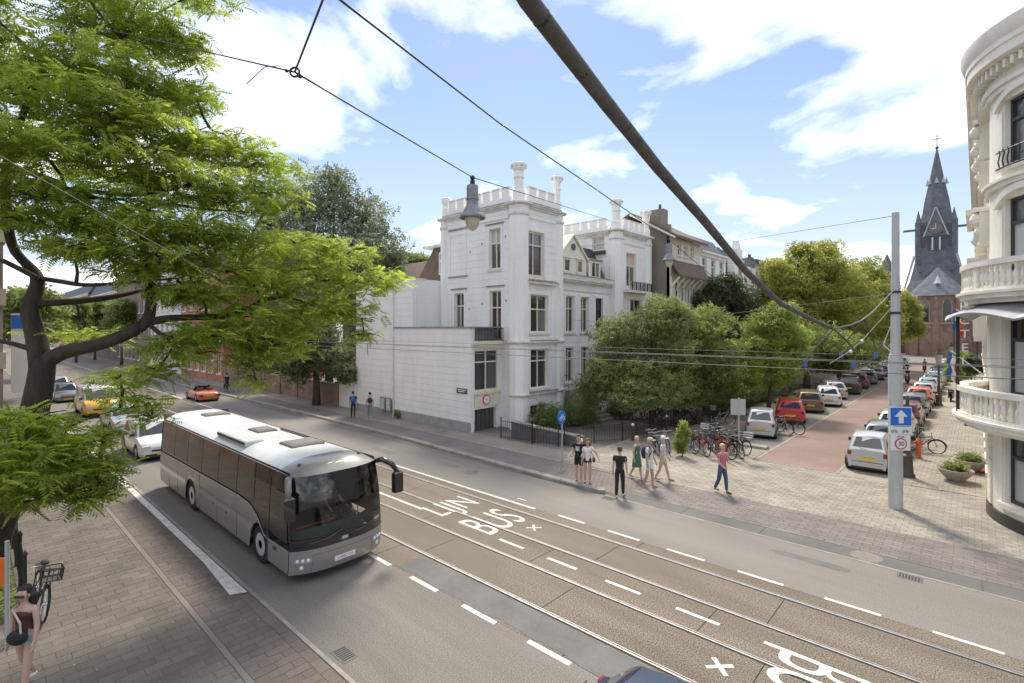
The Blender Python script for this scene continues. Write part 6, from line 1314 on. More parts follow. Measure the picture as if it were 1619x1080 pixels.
def tree(name, label, base, trunk_h, trunk_r, clumps, n, lm, size, template=TS, bark=BARK2, cat='tree', limbs=True, tilt=.8, group=None, trunk_pts=None):
    """clumps: list of (x,y,z, rx,ry,rz) in world metres"""
    t = thing(name, base, label, cat, group)
    b = MB(); cz = np.mean([c[2] for c in clumps]); cc = np.mean(np.array([c[:3] for c in clumps]), axis=0)
    top = (cc[0], cc[1], base[2] + trunk_h + (cz - base[2] - trunk_h) * .6)
    mid = ((base[0] * .7 + cc[0] * .3) + random.uniform(-.2, .2), base[1] * .7 + cc[1] * .3, base[2] + trunk_h)
    tp = trunk_pts or [(base[0], base[1], base[2] - .1), (base[0] + .05, base[1], base[2] + trunk_h * .5), mid, top]
    b.tube(tp, list(np.linspace(trunk_r, trunk_r * .35, len(tp))), 8)
    if limbs:
        for c in clumps:
            st_ = np.array(tp[-2]) * random.uniform(.2, .8); st_ = np.array(tp[-2]) + (np.array(tp[-1]) - np.array(tp[-2])) * random.uniform(0, .8); en = np.array(c[:3]); m1 = (st_ + en) / 2 + np.array([0, 0, .12 * np.linalg.norm(en - st_)])
            b.tube([st_, m1, en], [trunk_r * .38, trunk_r * .25, trunk_r * .08], 6)
            for q in range(4):
                d = rng.normal(size=3); d /= np.linalg.norm(d); e2 = en + d * np.array(c[3:6]) * .8; b.tube([m1 * .4 + en * .6, (en + e2) / 2, e2], [trunk_r * .14, trunk_r * .09, trunk_r * .03], 4)
    b.build('trunk', bark, t, smooth=True)
    vol = np.array([(c[3] * c[4] * c[5]) ** (2 / 3) for c in clumps]); vol /= vol.sum(); P = []
    for c, f in zip(clumps, vol): P.append(clump_pts(c[:3], c[3:6], max(10, int(n * f))))
    P = np.concatenate(P); P = P[P[:, 2] > base[2] + .15]
    link(leaves_mesh('crown', P, template, size, tilt, base), 'crown', lm, t)
    return t
def pxc(u, v, ru, rv, t, dr=None):   # a clump seen at photo pixel (u,v), t metres deep
    p = at_t(u, v, t); return (*p, ru * t / F, (dr if dr else ru * t / F), rv * t / F)
# ---- foreground locust tree
lt_base = at_t(-35, 1000, 11.6); lt_base = (lt_base[0], lt_base[1], 0.0)
loc = thing('locust_tree', lt_base, 'big feathery green locust tree with dark leaning trunk on the left', 'tree')
limb_px = [
    ([(-60, 1010, 11.7), (-20, 880, 11.5), (15, 775, 11.3), (45, 690, 11.1), (65, 610, 11.0), (68, 565, 11.0)], [.66, .58, .52, .47, .42, .38]),
    ([(66, 580, 11.0), (54, 520, 11.1), (44, 488, 11.2), (60, 452, 11.2), (58, 432, 11.3), (36, 414, 11.3), (18, 390, 11.3), (10, 340, 11.2), (8, 295, 11.1), (14, 240, 11.0), (40, 170, 10.9), (70, 100, 11)], [.36, .31, .28, .24, .2, .17, .16, .16, .17, .14, .10, .06]),
    ([(66, 575, 11.0), (100, 555, 10.9), (150, 546, 10.8), (200, 530, 10.7), (236, 508, 10.7), (241, 470, 10.8), (232, 430, 11.0), (226, 390, 11.1), (230, 340, 11.3), (240, 300, 11.4), (215, 255, 11.3), (203, 215, 11.2), (195, 170, 11.0), (210, 110, 11.0), (190, 60, 11.0)], [.30, .27, .25, .23, .21, .17, .16, .15, .14, .12, .11, .10, .08, .06, .04]),
    ([(238, 508, 10.7), (275, 502, 10.9), (325, 502, 11.2), (372, 498, 11.6), (395, 487, 11.9), (414, 474, 12.1), (450, 469, 12.4), (482, 448, 12.8), (540, 440, 13.2), (600, 452, 13.6)], [.16, .14, .13, .12, .11, .10, .085, .06, .045, .02]),
    ([(414, 474, 12.1), (404, 455, 12.2), (386, 434, 12.3), (380, 400, 12.4), (410, 350, 12.6)], [.08, .07, .06, .05, .03]),
    ([(450, 469, 12.4), (490, 480, 12.6), (540, 500, 12.9), (590, 505, 13.1)], [.06, .05, .04, .02]),
    ([(236, 512, 10.7), (260, 535, 10.7), (300, 540, 10.9), (345, 528, 11.2), (400, 540, 11.4)], [.09, .08, .07, .05, .03]),
    ([(58, 440, 11.3), (100, 445, 11.0), (130, 452, 10.8), (190, 448, 10.6), (280, 440, 10.6)], [.10, .09, .08, .06, .03]),
    ([(55, 478, 11.2), (110, 478, 11.4), (180, 470, 11.8), (240, 455, 12.3)], [.16, .14, .12, .06]),
    ([(8, 296, 11.1), (50, 294, 10.9), (88, 298, 10.8), (135, 301, 10.8), (213, 311, 10.9), (255, 300, 11.0), (330, 290, 11.3), (400, 260, 11.6)], [.12, .11, .10, .09, .08, .07, .05, .03]),
    ([(45, 690, 11.1), (75, 690, 10.7), (130, 665, 10.4), (190, 645, 10.3), (250, 640, 10.4)], [.08, .06, .045, .03, .015]),
    ([(15, 775, 11.3), (50, 740, 10.6), (100, 720, 10.1), (160, 730, 9.9)], [.07, .06, .04, .02]),
    ([(240, 300, 11.4), (252, 330, 11.4), (262, 320, 11.3), (310, 330, 11.4), (390, 335, 11.7)], [.09, .08, .07, .05, .02]),
    ([(0, 410, 11.3), (45, 432, 11.0), (60, 440, 11.0)], [.09, .10, .10]),
    ([(-30, 535, 11.0), (10, 540, 11.0), (50, 552, 11.0)], [.07, .08, .10]),
    ([(215, 255, 11.3), (245, 240, 11.3), (290, 215, 11.4), (330, 200, 11.6)], [.07, .06, .04, .02]),
]
tb_ = MB(); KR = .58; LIMB = []
for pts, rad in limb_px:
    W = [at_t(p[0], p[1], p[2] * (1 + .00035 * max(0, p[0]))) for p in pts]; Q = []; RR = []
    for i in range(len(W) - 1):      # smooth wobble between points
        for k in range(3):
            f = k / 3; Q.append([W[i][j] * (1 - f) + W[i + 1][j] * f + random.uniform(-.012, .012) for j in range(3)]); RR.append((rad[i] * (1 - f) + rad[i + 1] * f) * KR)
    Q.append(W[-1]); RR.append(rad[-1] * KR); Q = np.array(Q)
    for _ in range(2): Q[1:-1] = (Q[:-2] + 2 * Q[1:-1] + Q[2:]) / 4
    tb_.tube(Q, RR, 10); LIMB.append(Q[2:])
PADS = [(215, 35, 100, 38, 11), (150, 55, 70, 30, 11.4), (275, 70, 60, 45, 11.3), (150, 105, 110, 38, 10.8), (85, 120, 70, 32, 10.9), (130, 160, 115, 40, 10.4), (230, 150, 80, 45, 11.4), (60, 190, 60, 30, 11.4), (225, 205, 95, 50, 10.8), (300, 150, 50, 45, 11.8), (150, 215, 60, 28, 10.4),
    (30, 222, 70, 38, 9.6), (10, 130, 40, 45, 11), (5, 60, 20, 40, 11.5), (110, 255, 90, 26, 11.4), (210, 265, 130, 34, 10.9), (320, 235, 70, 40, 11.6), (375, 235, 65, 32, 12.0), (420, 265, 60, 42, 12.3), (300, 290, 120, 34, 11.2), (430, 310, 55, 42, 12.2), (360, 320, 85, 34, 11.8), (170, 315, 120, 28, 10.6), (90, 345, 95, 26, 10.5), (60, 300, 60, 26, 10.2), (200, 360, 120, 34, 10.6), (320, 370, 110, 40, 11.3), (250, 405, 100, 32, 10.9), (400, 390, 90, 36, 12.1), (470, 385, 70, 30, 12.6), (540, 400, 70, 34, 13.0), (600, 440, 55, 30, 13.4), (560, 450, 70, 32, 13.2), (490, 425, 80, 28, 12.8), (350, 430, 90, 34, 11.5), (430, 450, 70, 30, 12.2), (550, 495, 55, 34, 13.0), (500, 485, 65, 32, 12.6), (575, 530, 28, 22, 13.1), (330, 465, 80, 30, 11.2), (400, 500, 75, 38, 11.7), (440, 545, 60, 40, 11.9), (400, 560, 45, 45, 11.6), (405, 600, 24, 34, 11.7), (340, 525, 70, 38, 11.2), (290, 460, 50, 30, 10.8), (470, 520, 45, 30, 12.3), (310, 560, 40, 24, 11.2), (270, 545, 50, 32, 10.8), (250, 585, 45, 26, 10.8),
    (150, 395, 80, 26, 10.2), (210, 430, 50, 22, 10.5), (190, 600, 55, 30, 10.6), (215, 635, 55, 24, 10.4), (240, 660, 32, 18, 10.5), (100, 390, 50, 20, 10.6), (130, 530, 50, 18, 11.5),
    (50, 665, 60, 28, 9.6), (30, 710, 75, 40, 9.3), (110, 700, 60, 30, 9.7), (90, 750, 75, 40, 9.3), (150, 740, 45, 34, 9.5), (140, 785, 40, 22, 9.3), (30, 760, 55, 36, 9.0), (60, 790, 45, 20, 9.1), (165, 690, 30, 24, 9.9), (10, 660, 30, 24, 9.4), (35, 350, 40, 20, 9.8), (20, 270, 40, 18, 9.6), (120, -40, 110, 40, 11.2), (240, -50, 90, 40, 11.4), (60, -110, 120, 50, 11.4), (190, -120, 120, 45, 11.3), (320, -10, 50, 30, 12), (130, -200, 110, 50, 11.5), (-60, 100, 70, 50, 11), (-70, -20, 80, 60, 11), (-60, 220, 70, 40, 10.5), (-70, 330, 70, 40, 10.8)]
LP = []; LO = []
for (u, v, ru, rv, t) in PADS:
    t *= 1 + .00035 * max(0, u); c = pxc(u, v, ru, rv * .66, t); area = ru * rv; n = int(area * (.094 if v < 560 or v > 695 else .05 if u > 120 else .075))
    d = rng.normal(size=(n, 3)); d /= np.linalg.norm(d, axis=1)[:, None]; q = rng.uniform(.25, 1.0, n) ** .6; q *= 1 + .22 * np.sin(d[:, 0] * 6 + u) * np.cos(d[:, 1] * 5 + v)
    P = np.array(c[:3]) + d * q[:, None] * np.array((c[3], min(c[4], 1.5), c[5] * .9))
    LP.append(P)
    cc = np.array(c[:3])    # bough from the nearest limb, twigs inside the pad
    AL = np.concatenate(LIMB); nb_ = AL[np.argmin(((AL - cc) ** 2).sum(1))]; md = (nb_ + cc) / 2 + np.array([random.uniform(-.1, .1), random.uniform(-.1, .1), .1]); tb_.tube([nb_, (nb_ + md) / 2 + rng.normal(0, .03, 3), md, (md + cc) / 2 + rng.normal(0, .04, 3), cc], [.04, .034, .028, .024, .02], 5)
    for k in range(max(4, int(area / 420))):
        e = P[rng.integers(0, n)]; m1 = cc + (e - cc) * .5 + np.array([0, 0, .05]); tb_.tube([cc, m1, e], [.022, .014, .005], 4)
LP = np.concatenate(LP)
for i in range(len(PADS)):       # boughs tie the pads to the nearest limb
    pass
tb_.build('trunk', BARK, loc, smooth=True)
link(leaves_mesh('crown', LP, TP, .36, .42, lt_base), 'crown', LF_LOC, loc)
# ---- trees behind and beside the white house
def cl(*l): return [pxc(*q) for q in l]
def gbase(u, t): p = at_t(u, 520, t); return (p[0], p[1], 0.0)
tree('tall_tree', 'tall dark grey-green tree rising behind the white annexe', gbase(520, 52), 7, .45, cl((520, 320, 55, 45, 52), (470, 330, 45, 40, 51), (575, 345, 45, 42, 53), (540, 400, 80, 50, 52), (480, 400, 60, 50, 50), (600, 395, 45, 38, 54), (500, 480, 70, 45, 50), (570, 450, 55, 45, 51), (530, 285, 30, 25, 52), (430, 360, 35, 35, 51), (620, 415, 26, 24, 54)), 15000, LF_GREY, .30)
tree('tall_tree', 'paler distant tree crowns left of the tower parapet', gbase(655, 66), 6, .3, cl((640, 415, 26, 18, 66), (665, 418, 20, 14, 66), (610, 425, 28, 18, 64), (685, 425, 14, 10, 66)), 5500, LF_OLIVE, .34)
tree('garden_tree', 'dark ivy-clad tree behind the brick garden wall', gbase(500, 40), 3, .35, cl((500, 540, 45, 40, 40), (470, 570, 35, 35, 39), (530, 570, 35, 30, 39), (490, 500, 40, 30, 41), (550, 590, 22, 16, 38), (455, 530, 30, 40, 40)), 11000, LF_DARK, .2)
tree('garden_tree', 'leafy tree between garden wall and orange brick house', gbase(420, 52), 3, .3, cl((420, 540, 35, 35, 52), (445, 580, 30, 25, 50), (395, 560, 26, 30, 53)), 5000, LF_DARK, .25)
# garden of the white house and side street, left row
tree('garden_tree', 'olive green tree with tangled crown in front of the white house', (-15.2, 29.6, 0), 1.9, .2, cl((980, 540, 45, 40, 31), (1030, 520, 45, 38, 31.5), (960, 590, 40, 34, 30), (1010, 590, 50, 36, 30), (1060, 560, 45, 40, 31), (1000, 620, 60, 26, 29.5), (1050, 610, 40, 30, 30), (935, 620, 26, 24, 30), (1045, 490, 32, 22, 32), (1075, 500, 26, 20, 32)), 26000, LF_OLIVE, .14)
tree('garden_tree', 'spreading garden tree with brown trunk beside the bicycle rack', (-12.9, 31.4, 0), 2.2, .24, cl((1100, 530, 45, 35, 33), (1090, 585, 45, 35, 32.5), (1130, 570, 40, 40, 33), (1080, 620, 40, 24, 32), (1140, 610, 35, 28, 33), (1120, 510, 35, 25, 33.5)), 18000, LF_MID, .14)
tree('yew_tree', 'dark dense yew tree behind the lighter garden trees', gbase(1140, 46), 2.5, .35, cl((1140, 475, 38, 34, 46), (1110, 490, 32, 30, 45), (1175, 490, 32, 34, 46), (1150, 450, 26, 18, 46), (1190, 520, 30, 34, 46), (1130, 530, 50, 34, 45)), 17000, LF_YEW, .2)
tree('garden_tree', 'bright leafy tree over the parked red hatchback', gbase(1215, 36), 2.2, .18, cl((1215, 520, 36, 30, 36), (1245, 545, 34, 28, 36), (1190, 555, 34, 30, 35.5), (1220, 585, 40, 26, 36), (1260, 530, 20, 16, 36.5), (1235, 495, 26, 18, 36), (1180, 590, 30, 26, 35)), 15000, LF_BRIGHT, .16)
tree('street_tree', 'large yellow-green tree rising over the left row of parked cars', (-12.3, 56, 0), 3.4, .35, cl((1275, 420, 45, 34, 60), (1250, 450, 40, 30, 58), (1310, 440, 45, 36, 61), (1340, 470, 45, 40, 63), (1280, 480, 55, 40, 59), (1320, 510, 50, 36, 60), (1250, 500, 36, 34, 57), (1300, 398, 26, 18, 60), (1265, 395, 14, 12, 60), (1225, 425, 22, 16, 58), (1235, 470, 24, 26, 57)), 26000, LF_YG, .27)
tree('street_tree', 'yellow-green tree between the large one and the white pole', (-12.3, 72, 0), 3.4, .3, cl((1365, 440, 35, 30, 72), (1390, 470, 32, 30, 74), (1350, 490, 40, 34, 72), (1395, 510, 28, 28, 76), (1370, 525, 36, 24, 73)), 14000, LF_YG, .3)
tree('street_tree', 'smaller yellow-green tree right of the white pole before the church', (-11.0, 92, 0), 3.0, .25, cl((1440, 495, 16, 20, 92), (1432, 475, 12, 14, 92), (1448, 520, 14, 16, 90), (1415, 500, 20, 26, 92), (1415, 530, 22, 16, 92)), 7000, LF_YG, .3)
tree('street_tree', 'shaded tree deep in the left row behind the black saloon', (-12.2, 48, 0), 2.6, .28, cl((1290, 540, 50, 30, 50), (1330, 550, 45, 24, 52), (1260, 560, 30, 24, 48), (1370, 560, 35, 16, 56), (1310, 575, 36, 14, 52)), 11000, LF_MID, .22)
tree('street_tree', 'round green tree behind the flags beyond the hotel corner', (-.9, 62, 0), .6, .1, cl((1515, 570, 14, 16, 48), (1525, 585, 12, 14, 47), (1508, 590, 12, 12, 46)), 3500, LF_BRIGHT, .16)
tree('garden_shrub', 'dark clipped shrub below the hotel letters', (-.55, 42.0, 0), .4, .08, cl((1538, 570, 14, 10, 34), (1546, 582, 12, 9, 34), (1530, 580, 10, 9, 34)), 3000, LF_DARK, .1, cat='shrub')
for i, (u, t_, lb) in enumerate(((75, 62, 'street tree behind the trunk on the camera side'), (120, 90, 'second street tree on the camera side far left'), (250, 130, 'far street tree beyond the orange brick house'), (170, 150, 'far street tree closing the main street view'), (50, 45, 'nearest roadside tree glimpsed behind the trunk'), (150, 99, 'leafy pavement tree in front of the grey slate-roofed house'), (192, 84, 'leafy pavement tree in front of the tall brown brick house'), (118, 114, 'leafy pavement tree far down by the orange brick row'))):
    tree('street_tree', lb, gbase(u, t_), 3.5, .25, cl((u, 490, 1700 / t_, 1500 / t_, t_), (u + 700 / t_, 520, 1300 / t_, 1100 / t_, t_), (u - 900 / t_, 515, 1300 / t_, 1200 / t_, t_ + 1)), 3500, LF_MID, .42)
# shrubs
def shrub(label, base, rx, ry, rz, n, lm, size, name='shrub'):
    tree(name, label, base, .15, .05, [(base[0], base[1], base[2] + rz * .8, rx, ry, rz), (base[0] + rx * .4, base[1] + ry * .2, base[2] + rz * .7, rx * .7, ry * .7, rz * .85), (base[0] - rx * .4, base[1] - ry * .2, base[2] + rz * .7, rx * .7, ry * .7, rz * .8)], n, lm, size, cat='shrub', limbs=True)
shrub('rounded green bush under the ground floor window of the tower', (-18.6, 23.4, 0), 1.0, .9, .95, 5000, LF_BOX, .07)
shrub('rounded green bush left of the entrance steps', (-18.2, 25.9, 0), 1.2, 1.0, .85, 5500, LF_BOX, .07)
shrub('low green bush right of the entrance steps', (-17.7, 30.0, 0), .9, .7, .62, 3500, LF_BOX, .07)
tree('shrub', 'upright bright green climbing shrub between the bicycles', (-10.25, 23.0, 0), .3, .04, [(-10.3, 23.0, .35, .25, .25, .3), (-10.15, 22.95, .75, .3, .25, .3), (-10.35, 23.1, 1.05, .22, .22, .28), (-10.2, 23.05, 1.45, .2, .18, .22), (-10.45, 22.9, .6, .16, .2, .2), (-10.0, 23.1, 1.15, .14, .14, .16)], 1500, LF_BRIGHT, .085, cat='shrub')
shrub('weedy green tuft below the poster frames', (-28.6, 19.8, 0), .28, .16, .3, 500, LF_BOX, .06)
for i, (x, y) in enumerate(((-13.2, 36), (-13.4, 40), (-13.3, 44.5), (-13.3, 50))): shrub(('dark hedge bush behind the small city car', 'dark hedge bush behind the red hatchback', 'dark hedge bush behind the brown estate', 'dark hedge bush behind the silver estate')[i], (x, y, 0), 1.3, 2.2, 1.1, 4500, LF_DARK, .11, 'hedge_bush')
# ivy ground cover by the near tree
P = np.column_stack([rng.uniform(-24, -14.6, 5000), rng.uniform(-1.5, .85, 5000), rng.uniform(0.0, .22, 5000)])
iv = link(leaves_mesh('ivy', P, TS, .09, .5), 'ivy_ground_cover', LF_MID, None); tag(iv, 'low green ivy behind the iron railing at the tree foot', 'ivy', kind='stuff')
lit = MB()
# ================================================================ STREET FURNITURE
POLE = mat('pole_grey', (.46, .47, .46), .6, var=.12, scale=3, stretch=(1, 1, .3)); GREYM = mat('sign_back_grey', (.42, .43, .44), .5)
tp = thing('tram_mast', (-2.02, 21.25, 0), 'thick pale grey tram mast carrying the blue arrow sign', 'mast')
MB().lathe([(.205, 0), (.205, 5.0), (.18, 5.12), (.145, 5.2)], -2.02, 21.25, 0, 18).build('lower_tube', POLE, tp, auto=40); MB().lathe([(.14, 5.18), (.125, 7.55), (.118, 7.6), (.105, 9.9)], -2.02, 21.25, 0, 16).build('upper_tube', POLE, tp, auto=40)
for z in (7.2, 6.5): MB().lathe([(.16, 0), (.16, .07)], -2.02, 21.25, z, 14).build('clamp_band', IRON, tp)
sd = thing('road_sign', (-2.0, 21.0, 3), 'blue square sign with white arrow and thirty zone plate on the tram mast', 'sign')
ca = (math.sin(TH) * 0 + .60, -.80)     # facing the junction
def sign_plate(z0, z1, w, m, name, d=.24, par=sd, x=-2.02, y=21.25):
    rx, ry = -ca[1], ca[0]; P4 = []
    b = MB()
    for dd in (d, d + .02): P4 += [(x + ca[0] * dd - rx * w, y + ca[1] * dd - ry * w, z0), (x + ca[0] * dd + rx * w, y + ca[1] * dd + ry * w, z0), (x + ca[0] * dd + rx * w, y + ca[1] * dd + ry * w, z1), (x + ca[0] * dd - rx * w, y + ca[1] * dd - ry * w, z1)]
    b.add(P4, [(0, 3, 2, 1), (4, 5, 6, 7), (0, 1, 5, 4), (1, 2, 6, 5), (2, 3, 7, 6), (3, 0, 4, 7)]); return b.build(name, m, par)
def sp(a, z, d, x=-2.02, y=21.25): return (x + ca[0] * d - ca[1] * a, y + ca[1] * d + ca[0] * a, z)
sign_plate(2.78, 3.42, .345, SWHITE, 'sign_border'); sign_plate(2.81, 3.39, .315, BLUE, 'sign_face', .262)
ar = [(0, 3.33), (.2, 3.1), (.075, 3.1), (.075, 2.88), (-.075, 2.88), (-.075, 3.1), (-.2, 3.1)]
MB().add([sp(a, z, .286) for a, z in ar], [(0, 6, 5, 2, 1), (5, 4, 3, 2)]).build('arrow', SWHITE, sd)
sign_plate(2.50, 2.76, .36, SWHITE, 'under_plate'); 
bp = MB()
for c0 in (-.2, .14):
    for dx in (-.06, .06): bp.tube([sp(c0 + dx + .038 * cos(a), 2.60 + .038 * sin(a), .27) for a in np.linspace(0, 2 * pi, 10, endpoint=False)], .006, 4, closed=True)
    bp.tube([sp(c0 - .06, 2.6, .27), sp(c0 - .02, 2.66, .27), sp(c0 + .05, 2.66, .27), sp(c0 + .06, 2.6, .27)], .006, 4)
bp.build('bicycle_symbol', BLACKP, sd)
sign_plate(1.98, 2.49, .30, SWHITE, 'zone_plate')
for r, m, nm, d in ((.19, RED, 'red_ring', .27), (.15, SWHITE, 'ring_face', .28)):
    MB().add([sp(r * cos(a), 2.2 + r * sin(a), d) for a in np.linspace(0, 2 * pi, 24, endpoint=False)], [tuple(range(24))]).build(nm, m, sd)
l0 = sp(0, 2.2, .29); RR = ((-ca[1], ca[0], 0), (0, 0, 1), (ca[0], ca[1], 0)); o0 = absloc(sd)
text('30', .2, 'sign_number', BLACKP, sd, tuple(l0[i] - o0[i] for i in range(3)), RR); l1 = sp(0, 2.43, .27); text('ZONE', .085, 'sign_word', BLACKP, sd, tuple(l1[i] - o0[i] for i in range(3)), RR)
# cast iron street lamps on the right pavement
CAST = mat('cast_iron_brown', (.075, .055, .045), .5, var=.15, scale=6)
for i, (x, y, lb) in enumerate(((-2.08, 25.95, 'nearest cast iron lamp post behind the tram mast'), (-2.2, 51.5, 'second cast iron lamp post along the right pavement'), (-2.2, 76, 'third cast iron lamp post far along the right pavement'))):
    t = thing('street_lamp', (x, y, 0), lb, 'street lamp', 'cast iron street lamps')
    MB().lathe([(.26, 0), (.26, .12), (.2, .2), (.17, .75), (.2, .8), (.2, .88), (.12, .95), (.1, 1.5), (.13, 1.55), (.08, 1.62), (.065, 3.1), (.1, 3.15), (.05, 3.25)], x, y, 0, 12).build('post', CAST, t, auto=40)
    if i: MB().lathe([(.06, 3.25), (.18, 3.4), (.24, 3.95), (.26, 4.0)], x, y, 0, 6).build('lantern', GLASSL, t); MB().lathe([(.3, 4.0), (.12, 4.3), (.03, 4.5)], x, y, 0, 6).build('lantern_roof', CAST, t)
    else: MB().lathe([(.05, 3.2), (.03, 3.3)], x, y, 0, 8).build('post_top', CAST, t)
hy = thing('hydrant_post', (-2.0, 30.0, 0), 'orange red bollard shaped hydrant on the right pavement', 'hydrant'); HO = mat('hydrant_orange', (.55, .13, .05), .5)
MB().lathe([(.14, 0), (.14, .06), (.1, .09), (.1, .68), (.14, .7), (.14, .78), (.1, .84), (.03, .95)], -2.0, 30.0, 0.02, 12).build('barrel', HO, hy, auto=40); b = MB(); b.tube([(-2.2, 30, .72), (-1.8, 30, .72)], .055, 8); b.build('outlet', HO, hy)
POT = mat('concrete_pot', (.34, .30, .25), .85, var=.2, scale=8)
for i, (x, y, lb) in enumerate(((-.62, 26.55, 'front concrete bowl planter before the hotel'), (-.22, 28.8, 'rear concrete bowl planter before the hotel'))):
    t = thing('planter', (x, y, .02), lb, 'planter', 'bowl planters'); MB().lathe([(.24, 0), (.3, .06), (.5, .3), (.56, .42), (.56, .46), (.5, .46), (.46, .36)], x, y, .02, 18, cap=False).build('bowl', POT, t, smooth=True); MB().lathe([(.01, .38), (.5, .38)], x, y, .02, 14, cap=False).build('soil', SOIL, t)
    P = np.array((x, y, .58)) + rng.normal(size=(800, 3)) * np.array((.17, .17, .08)); link(leaves_mesh('plants', P, TS, .075, .6, (x, y, .02)), 'plants', LF_OLIVE, t)
rc = MB().box(-.1, .26, 28.6, 30.4, .021, .035).build('red_carpet', mat('carpet_red', (.30, .03, .035), .95), None); tag(rc, 'red carpet mat lying at the hotel entrance', 'carpet')
# round blue cycle path sign on a pole, parking sign seen from behind
t = thing('cycle_sign', (-13.7, 18.25, 0), 'round blue cycle path sign on a thin pole', 'sign'); MB().lathe([(.03, 0), (.03, 2.3)], -13.7, 18.25, 0, 8).build('pole', GREYM, t)
dsc = disc(-13.69, 18.21, 2.05, .30, (.9987, .05), 'sign_face', BLUE, t)
cs = MB()
def q2(a, z): return (-13.66, 18.21 + a, 2.05 + z)
for dx in (-.11, .11): cs.tube([q2(dx + .075 * cos(a), -.05 + .075 * sin(a)) for a in np.linspace(0, 2 * pi, 12, endpoint=False)], .011, 4, closed=True)
cs.tube([q2(-.11, -.05), q2(-.05, .08), q2(.08, .08), q2(.11, -.05)], .011, 4); cs.tube([q2(-.05, .08), q2(.0, -.05), q2(.08, .08)], .011, 4); cs.tube([q2(.08, .08), q2(.07, .13)], .011, 4); cs.build('bicycle_symbol', SWHITE, t)
t = thing('road_sign', (-8.25, 24.75, 0), 'grey back of a square sign on a pole above the red bicycles', 'sign'); MB().lathe([(.035, 0), (.035, 2.75)], -8.25, 24.75, 0, 8).build('pole', GREYM, t); MB().add([(-8.55, 24.55, 1.95), (-8.0, 24.93, 1.95), (-8.0, 24.93, 2.7), (-8.55, 24.55, 2.7), (-8.56, 24.57, 1.95), (-8.01, 24.95, 1.95), (-8.01, 24.95, 2.7), (-8.56, 24.57, 2.7)], [(0, 1, 2, 3), (4, 7, 6, 5), (0, 4, 5, 1), (2, 6, 7, 3)]).build('panel', GREYM, t)
# bollards
RW = mat('bollard_red', (.4, .06, .05), .5)
for i, (x, y, lb, red) in enumerate(((-13.45, 19.4, 'red and white bollard behind the couple at the kerb', 1), (-17.2, 20.5, 'slim dark bollard with white cap by the garden railing', 0), (-13.6, 24.4, 'white capped bollard at the garden corner', 0), (-13.5, 28.2, 'white capped bollard further along the garden path', 0))):
    t = thing('bollard', (x, y, 0), lb, 'bollard'); MB().lathe([(.07, 0), (.06, .75), (.07, .78)], x, y, 0, 10).build('post', RW if red else CAST, t)
    s_ = MB(); s_.sphere((x, y, .86), .085, 10, 6); s_.build('cap', SWHITE, t, smooth=True)
    if red: MB().lathe([(.072, .3), (.068, .5)], x, y, 0, 10, cap=False).build('band', SWHITE, t); MB().lathe([(.066, .6), (.064, .75)], x, y, 0, 10, cap=False).build('band', SWHITE, t)
# low garden wall and iron fence of the white house forecourt
DKW = mat('dark_low_wall', (.13, .13, .125), .85, var=.2, scale=3, world_co=True)
def fence(label, pts, h=1.0, z=0.0, sp_=.15, post=1.6):
    t = thing('iron_fence', (*pts[0], z), label, 'fence'); bars = MB(); rails = MB()
    for (xa, ya), (xb, yb) in zip(pts, pts[1:]):
        L = math.hypot(xb - xa, yb - ya); n = int(L / sp_)
        for i in range(n): f = i / n; x, y = xa + (xb - xa) * f, ya + (yb - ya) * f; bars.box(x - .006, x + .006, y - .006, y + .006, z, z + h * .94)
        for zz in (.12, .9): rails.tube([(xa, ya, z + h * zz), (xb, yb, z + h * zz)], .014, 4)
        m = max(1, int(round(L / post)))
        for i in range(m + 1): f = i / m; x, y = xa + (xb - xa) * f, ya + (yb - ya) * f; MB().lathe([(.035, 0), (.03, h * 1.02), (.05, h * 1.05), (.0, h * 1.14)], x, y, z, 8).build('post', IRON, t)
    tag(bars.build('bars', IRON, t), kind='stuff'); rails.build('rail', IRON, t)
fence('black iron fence around the forecourt of the white house', [(-19.3, 20.15), (-17.1, 20.2), (-15.7, 20.6)], 1.05)
fence('black iron fence along the garden path towards the bicycle rack', [(-15.6, 21.0), (-14.0, 24.0), (-13.85, 31.5)], 1.0)
lw = thing('low_wall', (-17, 20.6, 0), 'low dark wall with pale coping by the forecourt', 'wall'); MB().add([(-18.9, 20.55, 0), (-14.9, 21.35, 0), (-14.9, 21.65, 0), (-18.9, 20.85, 0), (-18.9, 20.55, .85), (-14.9, 21.35, .45), (-14.9, 21.65, .45), (-18.9, 20.85, .85)], [(4, 5, 6, 7), (0, 1, 5, 4), (1, 2, 6, 5), (2, 3, 7, 6), (3, 0, 4, 7)]).build('wall', DKW, lw)
MB().add([(-18.95, 20.5, .851), (-14.85, 21.3, .451), (-14.85, 21.7, .451), (-18.95, 20.9, .851), (-18.95, 20.5, .92), (-14.85, 21.3, .52), (-14.85, 21.7, .52), (-18.95, 20.9, .92)], [(4, 5, 6, 7), (0, 1, 5, 4), (1, 2, 6, 5), (2, 3, 7, 6), (3, 0, 4, 7)]).build('coping', KERB, lw)
